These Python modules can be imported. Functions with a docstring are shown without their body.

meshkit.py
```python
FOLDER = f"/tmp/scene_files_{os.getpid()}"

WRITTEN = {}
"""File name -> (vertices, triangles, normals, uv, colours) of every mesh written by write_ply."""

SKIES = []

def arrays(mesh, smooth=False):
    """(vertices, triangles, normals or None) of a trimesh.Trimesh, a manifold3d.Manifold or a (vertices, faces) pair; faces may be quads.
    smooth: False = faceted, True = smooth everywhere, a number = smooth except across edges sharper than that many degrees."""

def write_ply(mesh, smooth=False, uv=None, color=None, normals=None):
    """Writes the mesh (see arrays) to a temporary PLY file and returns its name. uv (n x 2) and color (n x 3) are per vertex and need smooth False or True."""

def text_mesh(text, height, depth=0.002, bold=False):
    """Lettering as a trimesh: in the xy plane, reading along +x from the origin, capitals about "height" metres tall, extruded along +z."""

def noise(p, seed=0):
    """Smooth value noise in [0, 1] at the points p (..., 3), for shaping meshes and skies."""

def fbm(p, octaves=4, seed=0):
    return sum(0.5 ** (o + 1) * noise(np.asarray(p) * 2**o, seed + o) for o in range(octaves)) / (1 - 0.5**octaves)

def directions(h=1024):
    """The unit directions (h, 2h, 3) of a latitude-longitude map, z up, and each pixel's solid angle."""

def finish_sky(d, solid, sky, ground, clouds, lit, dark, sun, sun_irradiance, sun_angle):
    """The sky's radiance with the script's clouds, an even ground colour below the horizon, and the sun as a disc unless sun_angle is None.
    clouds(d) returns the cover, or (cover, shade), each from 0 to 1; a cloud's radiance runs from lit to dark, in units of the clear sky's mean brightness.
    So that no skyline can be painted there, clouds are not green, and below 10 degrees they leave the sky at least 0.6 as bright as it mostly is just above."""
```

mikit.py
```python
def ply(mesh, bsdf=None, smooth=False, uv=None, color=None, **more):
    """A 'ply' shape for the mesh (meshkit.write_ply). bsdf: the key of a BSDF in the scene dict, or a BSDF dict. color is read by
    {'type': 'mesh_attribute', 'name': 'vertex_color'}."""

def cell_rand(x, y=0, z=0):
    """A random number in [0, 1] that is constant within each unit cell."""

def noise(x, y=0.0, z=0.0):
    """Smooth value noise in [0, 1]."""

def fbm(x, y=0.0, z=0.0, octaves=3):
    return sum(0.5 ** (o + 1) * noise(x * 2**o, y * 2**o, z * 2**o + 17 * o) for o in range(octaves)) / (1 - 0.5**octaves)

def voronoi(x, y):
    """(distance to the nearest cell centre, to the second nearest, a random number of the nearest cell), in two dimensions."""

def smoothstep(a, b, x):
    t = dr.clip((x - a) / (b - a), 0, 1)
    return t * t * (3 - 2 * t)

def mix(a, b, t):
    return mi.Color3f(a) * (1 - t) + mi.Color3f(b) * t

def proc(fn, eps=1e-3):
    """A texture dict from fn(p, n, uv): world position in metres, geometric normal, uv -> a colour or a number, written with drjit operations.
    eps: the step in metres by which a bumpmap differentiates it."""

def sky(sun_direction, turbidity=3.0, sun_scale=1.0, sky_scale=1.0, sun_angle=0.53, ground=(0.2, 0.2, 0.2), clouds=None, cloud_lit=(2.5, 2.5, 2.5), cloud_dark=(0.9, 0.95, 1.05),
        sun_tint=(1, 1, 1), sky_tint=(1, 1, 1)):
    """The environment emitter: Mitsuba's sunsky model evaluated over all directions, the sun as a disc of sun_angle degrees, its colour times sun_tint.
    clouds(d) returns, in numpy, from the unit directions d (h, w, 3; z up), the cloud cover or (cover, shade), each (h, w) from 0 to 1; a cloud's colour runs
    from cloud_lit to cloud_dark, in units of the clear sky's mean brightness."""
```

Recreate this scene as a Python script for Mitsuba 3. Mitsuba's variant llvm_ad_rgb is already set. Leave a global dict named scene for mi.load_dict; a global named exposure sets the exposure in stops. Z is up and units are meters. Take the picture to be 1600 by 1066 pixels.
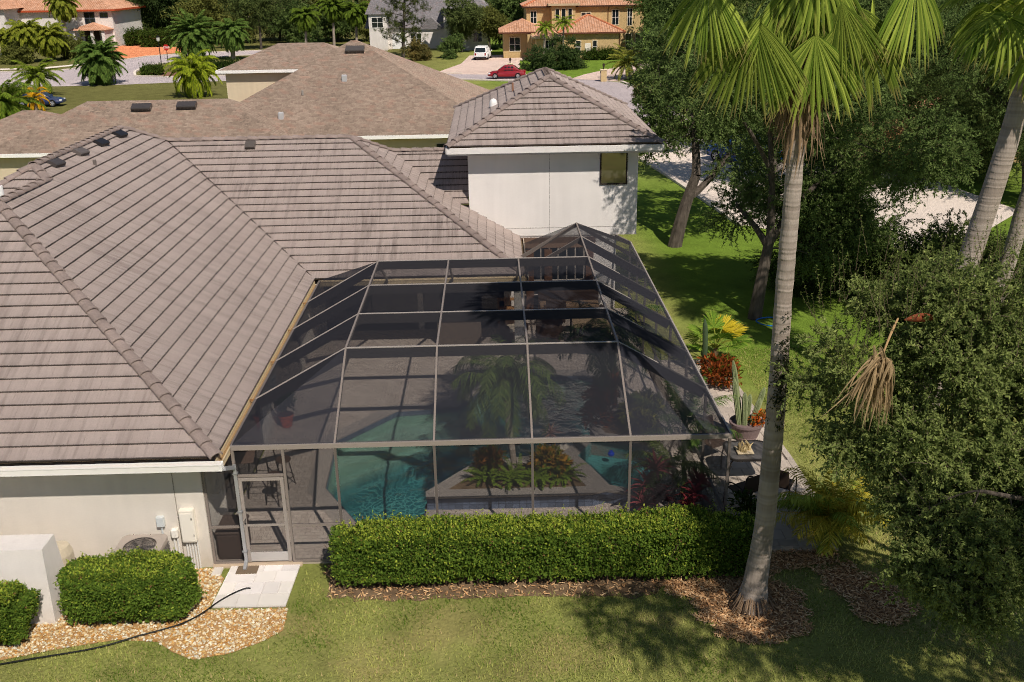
import math
import numpy as np
import trimesh
import shapely
from shapely.geometry import Polygon, LineString, Point, box as sbox
from shapely.ops import triangulate
import drjit as dr
import mitsuba as mi
import mikit
import meshkit
from mikit import noise, fbm, voronoi, cell_rand, smoothstep, mix, proc

T = mi.ScalarTransform4f
scene, labels = {}, {}

# ------------------------------------------------------------------ camera, sky, exposure
EYE = np.array([5.449, -18.172, 11.82])
YAW, PITCH, ROLL, FOCAL = 0.017, 0.362, -0.017, 1539.955      # focal length in pixels of a 1600 wide picture


def camera_axes():
    cy, sy, cp, sp = math.cos(YAW), math.sin(YAW), math.cos(PITCH), math.sin(PITCH)
    f, r = np.array([sy * cp, cy * cp, -sp]), np.array([cy, -sy, 0])
    u = np.cross(r, f)
    return math.cos(ROLL) * r + math.sin(ROLL) * u, -math.sin(ROLL) * r + math.cos(ROLL) * u, f


RIGHT, UP, FWD = camera_axes()
scene['camera'] = {'type': 'perspective', 'fov_axis': 'x', 'fov': math.degrees(2 * math.atan(800 / FOCAL)), 'near_clip': 0.1, 'far_clip': 2000.0,
                   'to_world': T().look_at(origin=EYE.tolist(), target=(EYE + FWD).tolist(), up=UP.tolist())}


def sky_clouds(d):
    c = meshkit.fbm(d * np.array([3.0, 3.0, 6.0]) + 4.0, 5, 3)
    return np.clip((c - 0.56) * 5, 0, 0.8) * np.clip(d[..., 2] * 5, 0, 1), np.clip((c - 0.6) * 2, 0, 0.4)


scene['sky'] = mikit.sky([0.376, -0.81, 1.0], turbidity=3.0, clouds=sky_clouds, sun_scale=1.1, sky_scale=0.62, sun_tint=(0.92, 1.0, 1.17), sky_tint=(1.05, 1.0, 0.95))
exposure = 1.42

# ------------------------------------------------------------------ helpers: meshes


class MB:
    """Collects pieces (vertices, triangles, one colour per vertex) into one mesh."""

    def __init__(self):
        self.v, self.f, self.c, self.n = [], [], [], 0

    def add(self, v, f, c=(0.5, 0.5, 0.5)):
        v, f = np.asarray(v, float), np.asarray(f, int)
        if f.shape[1] == 4:
            f = np.vstack([f[:, [0, 1, 2]], f[:, [0, 2, 3]]])
        self.v.append(v)
        self.f.append(f + self.n)
        c = np.asarray(c, float)
        self.c.append(np.broadcast_to(c, (len(v), 3)) if c.ndim == 1 else c)
        self.n += len(v)
        return self

    def tm(self, m, c=(0.5, 0.5, 0.5)):
        return self.add(m.vertices, m.faces, c)

    def arrays(self):
        return np.vstack(self.v), np.vstack(self.f), np.vstack(self.c)

    def box(self, lo, hi, c=(0.5, 0.5, 0.5), rz=0.0, at=(0, 0, 0), bevel=0.0):
        v, f = box_vf(lo, hi, bevel)
        if rz:
            cz, sz = math.cos(rz), math.sin(rz)
            v = v @ np.array([[cz, sz, 0], [-sz, cz, 0], [0, 0, 1]])
        return self.add(v + np.asarray(at, float), f, c)

    def bar(self, p, q, w, h, c=(0.5, 0.5, 0.5), up=(0, 0, 1), drop=0.0):
        """A straight box of width w and height h from p to q; its top lies h / 2 - drop above the line."""
        p, q = np.asarray(p, float), np.asarray(q, float)
        d = (q - p) / np.linalg.norm(q - p)
        s = np.cross(d, up)
        s /= np.linalg.norm(s)
        u = np.cross(s, d)
        corners = [(-w / 2, -h / 2), (w / 2, -h / 2), (w / 2, h / 2), (-w / 2, h / 2)]
        v = np.array([e + s * a + u * (b - drop) for e in (p, q) for a, b in corners])
        f = [[3, 2, 1, 0], [4, 5, 6, 7], [0, 1, 5, 4], [1, 2, 6, 5], [2, 3, 7, 6], [3, 0, 4, 7]]
        return self.add(v, f, c)

    def tube(self, pts, r, sides=7, c=(0.5, 0.5, 0.5), cap=True):
        v, f = tube_vf(pts, r, sides, cap)
        return self.add(v, f, c)

    def lathe(self, prof, at=(0, 0, 0), sides=24, c=(0.5, 0.5, 0.5)):
        prof = np.asarray(prof, float)
        a = np.arange(sides) * 2 * np.pi / sides
        v = np.stack([np.outer(prof[:, 0], np.cos(a)), np.outer(prof[:, 0], np.sin(a)), np.repeat(prof[:, 1:2], sides, 1)], -1).reshape(-1, 3)
        i, j = np.meshgrid(np.arange(len(prof) - 1), np.arange(sides), indexing='ij')
        j2 = (j + 1) % sides
        f = np.stack([i * sides + j, i * sides + j2, (i + 1) * sides + j2, (i + 1) * sides + j], -1).reshape(-1, 4)
        return self.add(v + np.asarray(at, float), f, c)

    def prism(self, poly, z0, z1, c=(0.5, 0.5, 0.5)):
        """A vertical prism over a shapely polygon (holes allowed)."""
        for g in getattr(poly, 'geoms', [poly]):
            m = trimesh.creation.extrude_polygon(g, z1 - z0, engine='earcut')
            self.add(m.vertices + [0, 0, z0], m.faces, c)
        return self

    def poly3(self, pts, c=(0.5, 0.5, 0.5)):
        """A flat convex polygon in space."""
        n = len(pts)
        return self.add(pts, [[0, i, i + 1] for i in range(1, n - 1)], c)

    def sheet(self, poly, z, c=(0.5, 0.5, 0.5)):
        for g in getattr(poly, 'geoms', [poly]):
            v, f = trimesh.creation.triangulate_polygon(g, engine='earcut')
            a, b = v[f[:, 1]] - v[f[:, 0]], v[f[:, 2]] - v[f[:, 0]]
            flip = a[:, 0] * b[:, 1] - a[:, 1] * b[:, 0] < 0
            f = np.where(flip[:, None], f[:, ::-1], f)
            self.add(np.c_[v, np.full(len(v), z)], f, c)
        return self


def box_vf(lo, hi, bevel=0.0):
    lo, hi = np.minimum(lo, hi).astype(float), np.maximum(lo, hi).astype(float)
    if bevel <= 0:
        v = np.array([[x, y, z] for z in (lo[2], hi[2]) for x, y in ((lo[0], lo[1]), (hi[0], lo[1]), (hi[0], hi[1]), (lo[0], hi[1]))])
        v = np.vstack([v[[3, 2, 1, 0]], v[[4, 5, 6, 7]], v[[0, 1, 5, 4]], v[[1, 2, 6, 5]], v[[2, 3, 7, 6]], v[[3, 0, 4, 7]]])
        return v, np.arange(24).reshape(6, 4)
    b = bevel
    pts = []
    for sx in (0, 1):
        for sy in (0, 1):
            for sz in (0, 1):
                p = np.array([(lo, hi)[sx][0], (lo, hi)[sy][1], (lo, hi)[sz][2]])
                d = np.array([b * (1 - 2 * sx), b * (1 - 2 * sy), b * (1 - 2 * sz)])
                for k in range(3):
                    e = d.copy()
                    e[k] = 0
                    pts.append(p + e)
    m = trimesh.convex.convex_hull(np.array(pts))
    return np.array(m.vertices), np.array(m.faces)


def tube_vf(pts, r, sides=7, cap=True):
    p = np.asarray(pts, float)
    r = np.broadcast_to(np.asarray(r, float), (len(p),))
    t = np.gradient(p, axis=0)
    t /= np.linalg.norm(t, axis=1, keepdims=True) + 1e-12
    a = np.cross(t[0], [0.31, 0.17, 0.94] if abs(t[0][2]) < 0.9 else [1, 0.2, 0])
    a /= np.linalg.norm(a)
    A = []
    for k in range(len(p)):
        a = a - t[k] * np.dot(a, t[k])
        a /= np.linalg.norm(a)
        A.append(a)
    A = np.array(A)
    B = np.cross(t, A)
    ang = np.arange(sides) * 2 * np.pi / sides
    v = (p[:, None] + r[:, None, None] * (np.cos(ang)[None, :, None] * A[:, None] + np.sin(ang)[None, :, None] * B[:, None])).reshape(-1, 3)
    i, j = np.meshgrid(np.arange(len(p) - 1), np.arange(sides), indexing='ij')
    j2 = (j + 1) % sides
    f = np.stack([i * sides + j, i * sides + j2, (i + 1) * sides + j2, (i + 1) * sides + j], -1).reshape(-1, 4)
    f = np.vstack([f[:, [0, 1, 2]], f[:, [0, 2, 3]]])
    if cap:
        n = len(v)
        v = np.vstack([v, p[0], p[-1]])
        k = np.arange(sides)
        k2 = (k + 1) % sides
        m = (len(p) - 1) * sides
        f = np.vstack([f, np.stack([k2, k, k * 0 + n], 1), np.stack([m + k, m + k2, k * 0 + n + 1], 1)])
    return v, f


def bez(*p, n=10):
    """A Bezier curve through the control points p."""
    p = [np.asarray(x, float) for x in p]
    t = np.linspace(0, 1, n)[:, None]
    while len(p) > 1:
        p = [a * (1 - t) + b * t for a, b in zip(p[:-1], p[1:])]
    return p[0]


def numbered(name):
    key, k = name, 0
    while key in USED:
        k += 1
        key = f'{name}_{k:03d}'
    USED.add(key)
    return key


USED = set()


def thing(name, label, cat, group=None):
    """A thing without a mesh of its own: the key that its parts' keys start with."""
    key = numbered(name)
    labels[key] = {'label': label, 'category': cat}
    if group:
        labels[key]['group'] = group
    return key


def obj(name, mesh, mat, parent=None, smooth=False, label=None, cat=None, group=None, kind=None, vc=True):
    """One entry of the scene; a part when parent is given."""
    key = numbered(f'{parent}__{name}' if parent else name)
    if isinstance(mesh, MB):
        v, f, c = mesh.arrays()
    else:
        v, f = mesh[0], mesh[1]
        c = mesh[2] if len(mesh) > 2 else None
    if smooth not in (False, True):
        scene[key] = mikit.ply((v, f), mat, smooth=smooth)
    else:
        scene[key] = mikit.ply((v, f), mat, smooth=smooth, color=c if vc else None)
    said = {k: x for k, x in (('label', label), ('category', cat), ('group', group), ('kind', kind)) if x}
    if said:
        labels[key] = said
    return key


def S(r, g, b, k=1.0):
    """Linear albedo from an sRGB triple (0 to 255)."""
    x = np.array([r, g, b], float) / 255
    return tuple(float(t) for t in np.where(x < 0.04045, x / 12.92, ((x + 0.055) / 1.055) ** 2.4) * k)


def rgb(c):
    return {'type': 'rgb', 'value': [float(x) for x in c]}


VC = {'type': 'mesh_attribute', 'name': 'vertex_color'}


def mat(key, base, rough=0.7, spec=0.3, metal=0.0, bump=None, bscale=0.0, **more):
    b = {'type': 'principled', 'base_color': base if isinstance(base, dict) else rgb(base), 'roughness': rough if isinstance(rough, dict) else float(rough), 'specular': spec, 'metallic': metal, **more}
    if bump is not None:
        b = {'type': 'bumpmap', 'tex': bump, 'scale': bscale, 'bsdf': b}
    scene[key] = {'type': 'twosided', 'bsdf': b}


# ------------------------------------------------------------------ materials
mat('m_vc', VC, 0.8, 0.2)                                   # matt things, colour per vertex
mat('m_vcg', VC, 0.25, 0.5)                                 # painted and glazed things
mat('m_paint', VC, 0.22, 0.6, clearcoat=0.8, clearcoat_gloss=0.95)
mat('m_metal', VC, 0.4, 0.5, 0.5)
mat('m_glass', (0.012, 0.016, 0.02), 0.06, 0.9)
mat('m_mirror_glass', (0.34, 0.31, 0.26), 0.03, 0.5, 0.85)
mat('m_frame', VC, 0.45, 0.4)
scene['m_leaf'] = {'type': 'principledthin', 'base_color': VC, 'roughness': 0.38, 'diff_trans': 0.75, 'eta': 1.5}
scene['m_palm_leaf'] = {'type': 'principledthin', 'base_color': VC, 'roughness': 0.38, 'diff_trans': 0.6, 'eta': 1.45}
scene['m_water'] = {'type': 'thindielectric', 'int_ior': 1.33, 'ext_ior': 1.0}
scene['m_pane'] = {'type': 'thindielectric', 'int_ior': 1.5}
for key_, op_, c_ in (('m_screen', 0.30, (0.05, 0.05, 0.056)), ('m_screen_roof', 0.46, (0.042, 0.044, 0.056)), ('m_screen_side', 0.66, (0.040, 0.042, 0.055))):
    scene[key_] = {'type': 'mask', 'opacity': op_, 'bsdf': {'type': 'twosided', 'bsdf': {'type': 'diffuse', 'reflectance': rgb(c_)}}}


def f_grass(p, n, uv):
    big = fbm(p.x * 0.22 + 7, p.y * 0.22, 0.0, 3)
    mid = fbm(p.x * 1.4, p.y * 1.4 + 3, 0.0, 3)
    fine = fbm(p.x * 26, p.y * 26, 1.0, 2)
    dry = smoothstep(0.52, 0.75, fbm(p.x * 0.7 + 11, p.y * 0.9, 2.0, 3))
    c = mix((0.160, 0.188, 0.044), (0.27, 0.275, 0.088), big)
    c = mix(c, mi.Color3f(0.30, 0.235, 0.105), dry * (0.25 + 0.3 * mid) * smoothstep(40, 10, p.y))
    lush = dr.maximum(smoothstep(11.0, 13.5, p.x) * smoothstep(60, 30, p.y) * smoothstep(4, 12, p.y), smoothstep(2, 8, p.x) * smoothstep(86, 96, p.y))
    c = mix(c, mi.Color3f(0.115, 0.195, 0.022), lush * 0.9)
    olive = smoothstep(60, 80, p.y) * smoothstep(5, -10, p.x)
    c = mix(c, mi.Color3f(0.105, 0.10, 0.035), olive * 0.85)
    return c * (0.55 + 0.5 * mid + 0.4 * fine)


mat('m_grass', proc(f_grass), 0.9, 0.1, bump=proc(lambda p, n, uv: fbm(p.x * 22, p.y * 22, 0.0, 3), 4e-3), bscale=0.035)


def f_asphalt(p, n, uv):
    return mix((0.30, 0.265, 0.275), (0.38, 0.335, 0.345), fbm(p.x * 0.3, p.y * 0.3, 0, 3)) * (0.85 + 0.3 * noise(p.x * 9, p.y * 9))


mat('m_asphalt', proc(f_asphalt), 0.9, 0.2)


def paver_cells(u, v, w, h, joint):
    """(joint mask 0 to 1, random number) of a running bond."""
    row = dr.floor(v / h)
    x = u / w + 0.5 * (row - 2 * dr.floor(row / 2))
    fu, fv = x - dr.floor(x), v / h - row
    e = dr.minimum(dr.minimum(fu, 1 - fu) * w, dr.minimum(fv, 1 - fv) * h)
    return smoothstep(0.0, joint, e), cell_rand(dr.floor(x), row, 5)


def f_deck(p, n, uv):
    m, r = paver_cells(p.x, p.y, 0.21, 0.13, 0.014)
    c = mix((0.38, 0.32, 0.275), (0.56, 0.49, 0.435), r * 0.55 + 0.45 * fbm(p.x * 0.8, p.y * 0.8, 0, 3))
    return c * (0.58 + 0.42 * m) * (0.85 + 0.3 * noise(p.x * 60, p.y * 60))


def b_deck(p, n, uv):
    return paver_cells(p.x, p.y, 0.21, 0.13, 0.010)[0]


mat('m_deck', proc(f_deck), 0.8, 0.2, bump=proc(b_deck, 2e-3), bscale=0.004)


def f_stone(p, n, uv):
    return mix((0.88, 0.88, 0.88), (1.1, 1.08, 1.04), fbm(p.x * 6, p.y * 6, p.z * 6, 4)) * (0.9 + 0.2 * noise(p.x * 70, p.y * 70, p.z * 70))


def tinted(fn, c):
    return proc(lambda p, n, uv: mi.Color3f(*c) * fn(p, n, uv))


mat('m_coping', tinted(f_stone, (0.33, 0.30, 0.28)), 0.75, 0.2)
mat('m_concrete', tinted(f_stone, (0.62, 0.55, 0.50)), 0.85, 0.2)


def f_stucco(p, n, uv):
    a = fbm(p.x * 0.9, p.y * 0.9, p.z * 0.9, 4)
    drip = fbm(p.x * 7, p.y * 7, p.z * 0.5, 3)
    splash = smoothstep(0.5, 0.0, p.z + 0.35 * (fbm(p.x * 2.5, p.y * 2.5, 0.0, 3) - 0.5)) * (0.4 + 0.6 * noise(p.x * 9, p.y * 9, p.z * 9))
    return mi.Color3f(0.91, 0.91, 0.91) - splash * mi.Color3f(0.16, 0.19, 0.24) + 0.16 * (a - 0.5) + 0.10 * (drip - 0.5) + 0.05 * (noise(p.x * 60, p.y * 60, p.z * 60) - 0.5)


STUCCO_BUMP = proc(lambda p, n, uv: fbm(p.x * 40, p.y * 40, p.z * 40, 2), 3e-3)
mat('m_stucco', tinted(f_stucco, (0.73, 0.685, 0.62)), 0.9, 0.15, bump=STUCCO_BUMP, bscale=0.004)
mat('m_stucco_tower', tinted(f_stucco, (0.83, 0.80, 0.78)), 0.9, 0.15, bump=STUCCO_BUMP, bscale=0.004)
mat('m_stucco_white', tinted(f_stucco, (0.80, 0.76, 0.73)), 0.9, 0.15)
mat('m_stucco_tan', tinted(f_stucco, (0.60, 0.44, 0.22)), 0.9, 0.15)
mat('m_stucco_cream', tinted(f_stucco, (0.70, 0.60, 0.44)), 0.9, 0.15)


def f_tilestreak(p, n, uv):
    side = dr.abs(n.x) > dr.abs(n.y)
    along, down = dr.select(side, p.y, p.x), dr.select(side, p.x, p.y)
    s = fbm(along * 10, down * 0.8 + p.z * 0.4, 3.0, 3)
    s2 = noise(along * 36, down * 2.2, 1.0)
    blot = smoothstep(0.45, 0.8, fbm(p.x * 0.7 + 5, p.y * 0.7, p.z, 4))
    grain = noise(p.x * 55, p.y * 55, p.z * 55)
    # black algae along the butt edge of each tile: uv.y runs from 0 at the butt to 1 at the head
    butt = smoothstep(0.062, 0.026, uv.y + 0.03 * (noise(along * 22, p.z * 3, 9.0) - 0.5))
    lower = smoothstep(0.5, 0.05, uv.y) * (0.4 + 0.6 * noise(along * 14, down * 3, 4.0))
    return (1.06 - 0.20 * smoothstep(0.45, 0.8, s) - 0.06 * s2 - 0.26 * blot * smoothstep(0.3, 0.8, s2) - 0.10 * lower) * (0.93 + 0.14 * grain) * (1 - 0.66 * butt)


TILE_COLS = [(0.340, 0.283, 0.260), (0.330, 0.273, 0.251), (0.350, 0.292, 0.269)]
for i_, c_ in enumerate(TILE_COLS):
    scene[f'm_tile_{i_}'] = {'type': 'twosided', 'bsdf': {'type': 'principled', 'base_color': proc(lambda p, n, uv, c=c_: mi.Color3f(*c) * f_tilestreak(p, n, uv)), 'roughness': 0.75, 'specular': 0.25}}
scene['m_cap'] = {'type': 'twosided', 'bsdf': {'type': 'principled', 'base_color': proc(lambda p, n, uv: mi.Color3f(0.30, 0.24, 0.218) * (0.62 + 0.55 * fbm(p.x * 3, p.y * 3, p.z * 3, 3)) * (0.9 + 0.2 * noise(p.x * 50, p.y * 50, p.z * 50))), 'roughness': 0.75, 'specular': 0.25}}


def f_shingle(p, n, uv):
    along = dr.select(dr.abs(n.x) > dr.abs(n.y), p.y, p.x)
    row = dr.floor(p.z / 0.062)
    r = cell_rand(dr.floor(along / 0.28 + 0.37 * row), row, 2)
    r2 = cell_rand(dr.floor(along / 0.11 + 0.61 * row), row, 4)
    fz = p.z / 0.062 - row
    c = mix((0.19, 0.145, 0.112), (0.36, 0.275, 0.222), 0.6 * r + 0.4 * r2)
    c = mix(c, mi.Color3f(0.36, 0.20, 0.15), smoothstep(0.82, 0.9, cell_rand(dr.floor(along / 0.33 + 0.37 * row), dr.floor(row / 2), 7)) * 0.35)
    return c * (0.72 + 0.28 * smoothstep(0.0, 0.25, fz)) * (0.85 + 0.3 * fbm(p.x * 0.5, p.y * 0.5, 0, 3))


mat('m_shingle', proc(f_shingle), 0.9, 0.15)
mat('m_shingle_grey', proc(lambda p, n, uv: f_shingle(p, n, uv) * mi.Color3f(0.72, 0.90, 1.2)), 0.9, 0.15)


def f_terra(p, n, uv):
    along = dr.select(dr.abs(n.x) > dr.abs(n.y), p.y, p.x)
    fu = along / 0.33
    w = dr.abs(fu - dr.floor(fu) - 0.5) * 2
    r = cell_rand(dr.floor(fu), dr.floor(p.z / 0.16), 3)
    return mix((0.48, 0.24, 0.14), (0.62, 0.36, 0.24), r) * (0.55 + 0.45 * smoothstep(1.0, 0.5, w)) * (0.85 + 0.3 * fbm(p.x, p.y, p.z, 2))


mat('m_terracotta', proc(f_terra), 0.85, 0.2)


def f_trunk(p, n, uv):
    ring = noise(p.z * 26 + 0.8 * fbm(p.x * 5, p.y * 5, p.z * 2, 2), 0.0, 0.0)
    crack = fbm(p.x * 30, p.y * 30, p.z * 4, 3)
    blot = smoothstep(0.55, 0.8, fbm(p.x * 2, p.y * 2, p.z * 1.3, 3))
    return mix((0.25, 0.205, 0.17), (0.44, 0.385, 0.335), 0.55 * ring + 0.45 * crack) * (1.0 - 0.35 * blot)


mat('m_palm_trunk', proc(f_trunk), 0.9, 0.15, bump=proc(lambda p, n, uv: noise(p.z * 26 + 0.8 * fbm(p.x * 5, p.y * 5, p.z * 2, 2)) + 0.6 * fbm(p.x * 30, p.y * 30, p.z * 4, 2), 3e-3), bscale=0.012)
mat('m_bark', proc(lambda p, n, uv: mix((0.035, 0.029, 0.024), (0.165, 0.140, 0.118), fbm(p.x * 14, p.y * 14, p.z * 3, 4))), 0.95, 0.1)


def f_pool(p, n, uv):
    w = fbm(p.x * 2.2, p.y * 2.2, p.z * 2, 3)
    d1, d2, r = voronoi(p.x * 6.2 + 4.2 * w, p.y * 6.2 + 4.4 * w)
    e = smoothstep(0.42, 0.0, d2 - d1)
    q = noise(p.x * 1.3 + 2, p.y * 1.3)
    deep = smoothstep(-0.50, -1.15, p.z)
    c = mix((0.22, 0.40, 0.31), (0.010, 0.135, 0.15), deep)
    hi = mix((0.32, 0.54, 0.44), (0.085, 0.37, 0.36), deep)  # paler net along the cell edges: sunlight caustics put into the floor colour
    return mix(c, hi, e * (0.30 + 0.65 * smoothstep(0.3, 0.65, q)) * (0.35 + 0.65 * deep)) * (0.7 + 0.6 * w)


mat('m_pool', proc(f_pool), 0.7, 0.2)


def f_brickred(p, n, uv):
    m, r = paver_cells(p.x, p.y, 0.6, 0.3, 0.02)
    return mix((0.44, 0.15, 0.07), (0.58, 0.24, 0.12), r)


mat('m_brick_drive', proc(f_brickred), 0.9, 0.1)
mat('m_pink_paver', proc(lambda p, n, uv: mix((0.42, 0.32, 0.28), (0.56, 0.45, 0.39), cell_rand(dr.floor(p.x / 0.5), dr.floor(p.y / 0.4), 1) * 0.5 + 0.5 * fbm(p.x * 0.3, p.y * 0.3, 0, 3))), 0.9, 0.1)
mat('m_dirt', proc(lambda p, n, uv: mix((0.10, 0.065, 0.04), (0.24, 0.17, 0.105), fbm(p.x * 5, p.y * 5, 0, 4))), 0.95, 0.1)

# ------------------------------------------------------------------ the setting
POOL = Polygon([(2.15, 1.55), (1.2, 3.2), (1.1, 5.8), (2.56, 7.56), (4.3, 7.75), (5.5, 9.9), (8.1, 9.9), (8.9, 9.2), (8.9, 7.2), (7.85, 5.55), (7.75, 5.15), (7.1, 4.2), (4.8, 3.65), (3.7, 2.3), (3.7, 1.55)])
SHELF = Polygon([(1.1, 5.8), (2.56, 7.56), (4.1, 7.72), (3.57, 7.04), (2.33, 5.92), (1.13, 4.9)])
SLAB = Polygon([(10.26, -0.06), (12.72, -0.06), (12.98, 1.8), (12.95, 4.2), (12.6, 10.3), (12.3, 11.0), (10.26, 11.0)])
DECK = Polygon([(-0.72, 0.0), (10.26, 0.0), (10.26, 16.2), (-0.72, 16.2)])
BASIN = POOL.buffer(0.02, join_style=2)

ground = MB()
ground.sheet(Polygon([(-400, -60), (400, -60), (400, 700), (-400, 700)]).difference(DECK.buffer(-0.3)), -0.05)
obj('ground', ground, 'm_grass', kind='structure', vc=False)

# streets, far drives and kerbs, each sheet a little above the one below
street = Polygon([(-80, 100), (-52, 99.5), (-40, 98.6), (-30, 101), (-20, 101.5), (-8, 100.5), (2, 98), (10, 94.2), (15.2, 83), (16.4, 70), (16.2, 58), (16.5, 50), (19.5, 54), (21, 62), (21.5, 72), (21, 84), (19.5, 92), (15, 97.0), (9, 101.5), (2, 104.5), (-10, 107.3), (-24, 108), (-34, 106.8), (-38.5, 109), (-40.5, 115), (-41.5, 124), (-39, 132), (-33, 138), (-24, 142), (-10, 146), (-10, 150), (-30, 148), (-40, 146), (-47, 140), (-50, 130), (-51, 120), (-54, 117), (-62, 118.5), (-80, 119)])
obj('street', MB().sheet(street, -0.042), 'm_asphalt', kind='structure', vc=False)
obj('concrete_driveway', MB().sheet(Polygon([(15.2, 47), (16.5, 50), (20, 54.5), (24, 50), (26, 42), (30.5, 41), (32, 30), (25, 22.5), (22.5, 23), (20.5, 25.5), (17.6, 28.3), (17.0, 34), (16.0, 42)]), -0.034), 'm_concrete', kind='structure', vc=False)
obj('paver_driveway', MB().sheet(Polygon([(-1.5, 105), (8, 102), (9.3, 112), (9.5, 121), (12.5, 124), (11, 131), (2.5, 131), (1.6, 118)]), -0.034), 'm_pink_paver', kind='structure', vc=False)
obj('side_driveway', MB().sheet(Polygon([(14.6, 96.5), (19.6, 92.5), (21.5, 97), (23.0, 104), (27, 112), (24, 114), (19.5, 106), (16.5, 101)]), -0.030), 'm_pink_paver', kind='structure', vc=False)
obj('brick_driveway', MB().sheet(Polygon([(-49, 137), (-43.5, 149), (-43, 156), (-58, 166), (-62, 168), (-60, 160), (-53, 141)]), -0.034), 'm_brick_drive', kind='structure', vc=False)
obj('sidewalk', MB().sheet(Polygon([(-78, 121.2), (-62, 121.0), (-55, 122.5), (-51.5, 128), (-50.2, 136), (-51.7, 136.5), (-53, 129), (-56, 124.6), (-62, 123.2), (-78, 123.4)]), -0.036, S(205, 195, 185)), 'm_vc', kind='structure')
kerb = MB()
for line in ([(-80, 119.2), (-62, 118.8), (-54, 117.3), (-51, 120.2), (-50, 130), (-47.2, 140), (-40, 146.3), (-28, 148.4), (-10, 150.2)], [(2, 104.7), (-10, 107.5), (-24, 108.2), (-34, 107), (-38.7, 109.2), (-40.7, 115), (-41.7, 124), (-39.2, 132), (-33, 138.2), (-24, 142.2), (-10, 146.2)],
             [(8.8, 101.9), (11.5, 99.9), (14.5, 97.6)], [(19.8, 92.2), (21.2, 84), (21.7, 72), (21.2, 62), (20, 55)], [(2, 97.8), (10, 94), (15.0, 83), (16.2, 70), (16.0, 58), (16.3, 50.5)], [(17.4, 28.2), (16.8, 34), (15.8, 42), (15.0, 47)]):
    for p, q in zip(line[:-1], line[1:]):
        d = np.subtract(q, p) / math.dist(p, q) * 0.05
        kerb.bar((*(np.array(p) - d), 0.0), (*(np.array(q) + d), 0.0), 0.3, 0.16, S(200, 190, 180))
obj('kerb', kerb, 'm_vc', kind='structure')
obj('island_bed', MB().sheet(Polygon([(-38.2, 110), (-34, 107.5), (-24, 108.6), (-24, 112), (-33, 113), (-38, 114)]), -0.038, S(120, 90, 75)), 'm_vc', kind='structure')

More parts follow.
